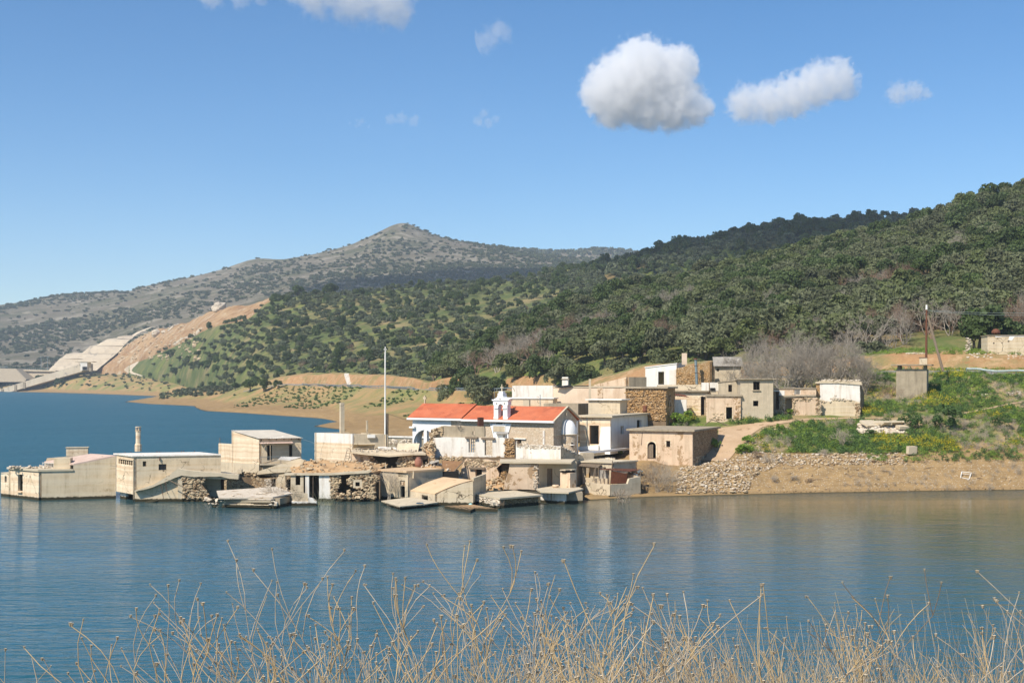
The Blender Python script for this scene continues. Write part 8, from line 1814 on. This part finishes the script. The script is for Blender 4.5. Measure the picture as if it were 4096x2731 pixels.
for k in range(15000):
    x_ = rng.uniform(300, 2500); dens = np.interp(x_, [300, 600, 900, 1100, 1500, 1800, 2100, 2352], [.0, .06, .3, .8, 1, .9, .9, 1])
    if rng.random() > dens: continue
    Y = rng.uniform(1.9, 3.9); X = (x_ - 1176) / 3000 * Y; g0 = float(bank_z(np.array(X), np.array(Y))); ztop = H - (np.interp(x_, [300, 900, 1300, 1700, 2100, 2352], [1575, 1500, 1440, 1435, 1450, 1370]) - 870) / 3000 * Y
    hgt = max(.25, (ztop - g0) * rng.uniform(.86, 1.04)); d = np.array([rng.gauss(0, .42), rng.gauss(0, .15), 1.0]); d /= np.linalg.norm(d); p = np.array([X, Y, g0 - .05]); n = 4; bend = np.array([rng.gauss(0, .16), rng.gauss(0, .08), -.06]); r_ = rng.uniform(.0010, .0022)
    for j in range(n):
        d = d + bend; d /= np.linalg.norm(d); q = p + d * hgt / n; (segs if k % 4 else seg2).append((p, q, r_ * (1 - .2 * j), r_ * (1 - .2 * (j + 1)))); p = q
o = link('dry_grass', npmesh('dry_grass', *limb_geo(segs, 3)), MT['dry']); tag(o, 'tangle of fine dry straw grass along the near bank', 'dry grass', kind='stuff')
o = link('dry_grass', npmesh('dry_grass', *limb_geo(seg2, 3)), MT['dry_grey']); tag(o, 'thin grey dead stems among the straw on the near bank', 'dry grass', kind='stuff')
segs = []
for k in range(1500):
    X = rng.uniform(1.15, 2.6); Y = rng.uniform(2.4, 4.2); g0 = float(bank_z(np.array(X), np.array(Y))); L_ = rng.uniform(.08, .26); a = rng.gauss(0, .45)
    segs.append(((X, Y, g0 - .02), (X + math.sin(a) * L_ * .5, Y, g0 + L_ * .6), .004, .003)); segs.append(((X + math.sin(a) * L_ * .5, Y, g0 + L_ * .6), (X + math.sin(a) * L_ * 1.1, Y, g0 + L_), .003, .0008))
o = link('green_grass', npmesh('green_grass', *limb_geo(segs, 3)), MT['herb']); tag(o, 'fresh green grass at the right edge of the near bank', 'grass', kind='stuff')
# ================================================================== CLOUDS AND AIR
def cloud(name, label, px0, py0, px1, py1, Y, lobes, dens, seed, nscale=1.0, thr=(.02, .34), nz=1.25, thick=.8):
    """billowing volume; lobes are (u, v, w, r) in units of the cloud's own height"""
    sc = Y / 3000; w = (px1 - px0) * sc; hgt = (py1 - py0) * sc
    c = Vector((((px0 + px1) / 2 - 1176) * sc, Y, H + (870 - (py0 + py1) / 2) * sc))
    R_ = max(w, hgt * 1.2) * .5 * 1.25
    bm = bmesh.new(); bmesh.ops.create_icosphere(bm, subdivisions=3, radius=1.0); me = bpy.data.meshes.new(name)
    for v in bm.verts: v.co = Vector((v.co.x * w * .66, v.co.y * max(w * .5, hgt) * thick, v.co.z * hgt * .78))
    bm.to_mesh(me); bm.free()
    m = bpy.data.materials.new(name); m.use_nodes = True; nt = m.node_tree; nt.nodes.clear(); lk = nt.links.new
    out = nd(nt, 'ShaderNodeOutputMaterial'); pv = nd(nt, 'ShaderNodeVolumePrincipled'); lk(pv.outputs[0], out.inputs['Volume'])
    pv.inputs['Color'].default_value = (1, 1, 1, 1); pv.inputs['Anisotropy'].default_value = 0.0
    tc = nd(nt, 'ShaderNodeTexCoord').outputs['Object']
    best = None
    for (u, v, ww, r_) in lobes:
        mp = nd(nt, 'ShaderNodeVectorMath', operation='DISTANCE'); lk(tc, mp.inputs[0]); mp.inputs[1].default_value = (u * hgt, ww * hgt, v * hgt)
        q = nd(nt, 'ShaderNodeMath', operation='MULTIPLY_ADD'); lk(mp.outputs['Value'], q.inputs[0]); q.inputs[1].default_value = -1 / (r_ * hgt); q.inputs[2].default_value = 1.0
        if best is None: best = q.outputs[0]
        else: mx = nd(nt, 'ShaderNodeMath', operation='SMOOTH_MAX'); lk(best, mx.inputs[0]); lk(q.outputs[0], mx.inputs[1]); mx.inputs[2].default_value = .12; best = mx.outputs[0]
    ns = nd(nt, 'ShaderNodeTexNoise'); ns.inputs['Scale'].default_value = nscale * 4.2 / hgt; ns.inputs['Detail'].default_value = 9; ns.inputs['Roughness'].default_value = .64; lk(tc, ns.inputs['Vector'])
    a = nd(nt, 'ShaderNodeMath', operation='MULTIPLY_ADD'); lk(ns.outputs[0], a.inputs[0]); a.inputs[1].default_value = nz; lk(best, a.inputs[2])
    b = nd(nt, 'ShaderNodeMapRange', interpolation_type='SMOOTHSTEP'); lk(a.outputs[0], b.inputs[0]); b.inputs[1].default_value = nz * .5 + thr[0]; b.inputs[2].default_value = nz * .5 + thr[1]; b.inputs[3].default_value = 0; b.inputs[4].default_value = dens
    lk(b.outputs[0], pv.inputs['Density'])
    o = link(name, me, m); o.location = c; tag(o, label, 'cloud'); return o
CY = 4200
cloud('cloud', 'large bright white cumulus cloud over the valley', 1300, 100, 1672, 284, CY, [(-.35, -.1, 0, .5), (-.05, .1, 0, .52), (-.12, .3, .05, .3), (.22, .05, .05, .48), (.42, .22, 0, .28), (.3, -.25, 0, .4), (.6, -.32, 0, .26), (-.55, -.12, 0, .34), (-.4, -.3, 0, .32), (0, -.28, 0, .36)], .022, 1, 1.9, (.07, .24), 1.35)
cloud('cloud', 'long grey-white cloud trailing right of the big cumulus', 1645, 142, 1968, 278, CY, [(.85, .22, 0, .4), (.5, .1, 0, .45), (.1, -.08, 0, .45), (-.3, -.18, 0, .42), (-.7, -.22, 0, .38), (1.0, .05, 0, .26)], .016, 2, 1.6, (.06, .36), 1.8)
cloud('cloud', 'small isolated grey puff at the right of the trailing cloud', 2020, 185, 2142, 246, CY, [(-.3, 0, 0, .55), (.3, .1, 0, .5), (.75, 0, 0, .3)], .012, 3, 1.4, (.08, .5), 2.0)
cloud('cloud', 'ragged cloud hanging at the top of the sky above the peak', 640, -110, 960, 66, CY, [(-.4, .1, 0, .5), (.1, 0, 0, .5), (.5, -.1, 0, .45), (-.7, .2, 0, .3), (.65, -.3, 0, .25)], .009, 4, 1.2, (.06, .5), 1.9)
cloud('cloud', 'faint wisp of cloud left of the ragged top cloud', 470, -60, 640, 22, CY, [(0.22, 0.15, 0.18, 0.48), (0.43, 0.25, -0.28, 0.35), (0.80, 0.09, 0.24, 0.25), (-0.06, -0.15, 0.03, 0.38), (-0.88, -0.17, -0.13, 0.48), (0.48, -0.20, 0.18, 0.26)], .008, 5, .9, (.1, .6), 2.0)
cloud('cloud', 'faint small cloud wisp above the peak', 890, 258, 975, 298, CY, [(0.53, 0.19, -0.01, 0.29), (-0.90, 0.10, -0.02, 0.43), (-0.23, 0.16, -0.14, 0.44), (0.41, -0.05, 0.02, 0.41), (-0.55, 0.03, 0.18, 0.29), (0.55, 0.11, 0.21, 0.31)], .007, 6, .8, (.1, .6), 2.2)
cloud('cloud', 'tiny faint wisp left of the one above the peak', 806, 270, 845, 298, CY, [(-0.32, -0.21, 0.09, 0.24), (0.06, -0.08, -0.27, 0.36), (-0.83, -0.04, -0.26, 0.25), (-0.14, 0.20, -0.23, 0.28), (0.23, 0.27, 0.05, 0.33), (0.86, -0.27, 0.22, 0.30)], .006, 7, .8, (.1, .6), 2.2)
cloud('cloud', 'faint low wisp between the peak and the big cumulus', 1088, 256, 1170, 292, CY, [(-0.49, 0.28, -0.22, 0.42), (-0.75, -0.15, 0.30, 0.28), (0.26, -0.02, -0.03, 0.36), (-0.55, 0.20, -0.25, 0.29), (-0.86, -0.14, -0.06, 0.47), (-0.22, -0.23, -0.14, 0.50)], .007, 8, .8, (.1, .6), 2.2)
cloud('cloud', 'pale scrap of cloud high between the two largest clouds', 1100, 44, 1170, 120, CY, [(-0.07, -0.08, -0.22, 0.46), (-0.89, 0.00, 0.24, 0.24), (0.10, 0.07, -0.28, 0.33), (0.37, -0.03, 0.14, 0.26), (-0.47, -0.23, 0.00, 0.48), (0.16, 0.16, -0.07, 0.43)], .005, 9, .8, (.1, .6), 2.2)
# two more clouds out of view, whose shadows lie on the ridge and on the mountain's flank
def shade_cloud(label, target, dist, w, seed):
    c = Vector(target) + sd * dist; sc = c.y / 3000 if c.y > 200 else .2
    o = cloud('cloud', label, 0, 0, w[0] / (CY / 3000), w[1] / (CY / 3000), CY, [(-.7, 0, 0, .55), (0, .05, .1, .6), (.7, 0, -.1, .55), (.3, 0, .5, .5), (-.4, 0, -.4, .5)], .012, seed, .7, (.0, .4)); o.location = c; return o
shade_cloud('flat grey cloud drifting above the lake and shading the wooded ridge', (270, 960, 120), 1250, (620, 190), 21)
shade_cloud('broad grey cloud above the dam shading the flank of the mountain', (-60, 1900, 140), 1500, (820, 220), 22)
# haze: one even box of air round the whole scene
hz = npmesh('haze', np.array([[x, y, z] for x in (-1900, 1500) for y in (-110, 3750) for z in (-16, 330)], float), np.array([[0, 1, 3, 2], [4, 6, 7, 5], [0, 4, 5, 1], [2, 3, 7, 6], [0, 2, 6, 4], [1, 5, 7, 3]]))
m = bpy.data.materials.new('haze_air'); m.use_nodes = True; nt = m.node_tree; nt.nodes.clear()
out = nd(nt, 'ShaderNodeOutputMaterial'); pv = nd(nt, 'ShaderNodeVolumePrincipled'); nt.links.new(pv.outputs[0], out.inputs['Volume'])
pv.inputs['Color'].default_value = (.78, .88, 1, 1); pv.inputs['Density'].default_value = 0.00012; pv.inputs['Anisotropy'].default_value = .1
tag(link('haze', hz, m), 'thin blue summer haze filling the valley', 'haze', kind='stuff')
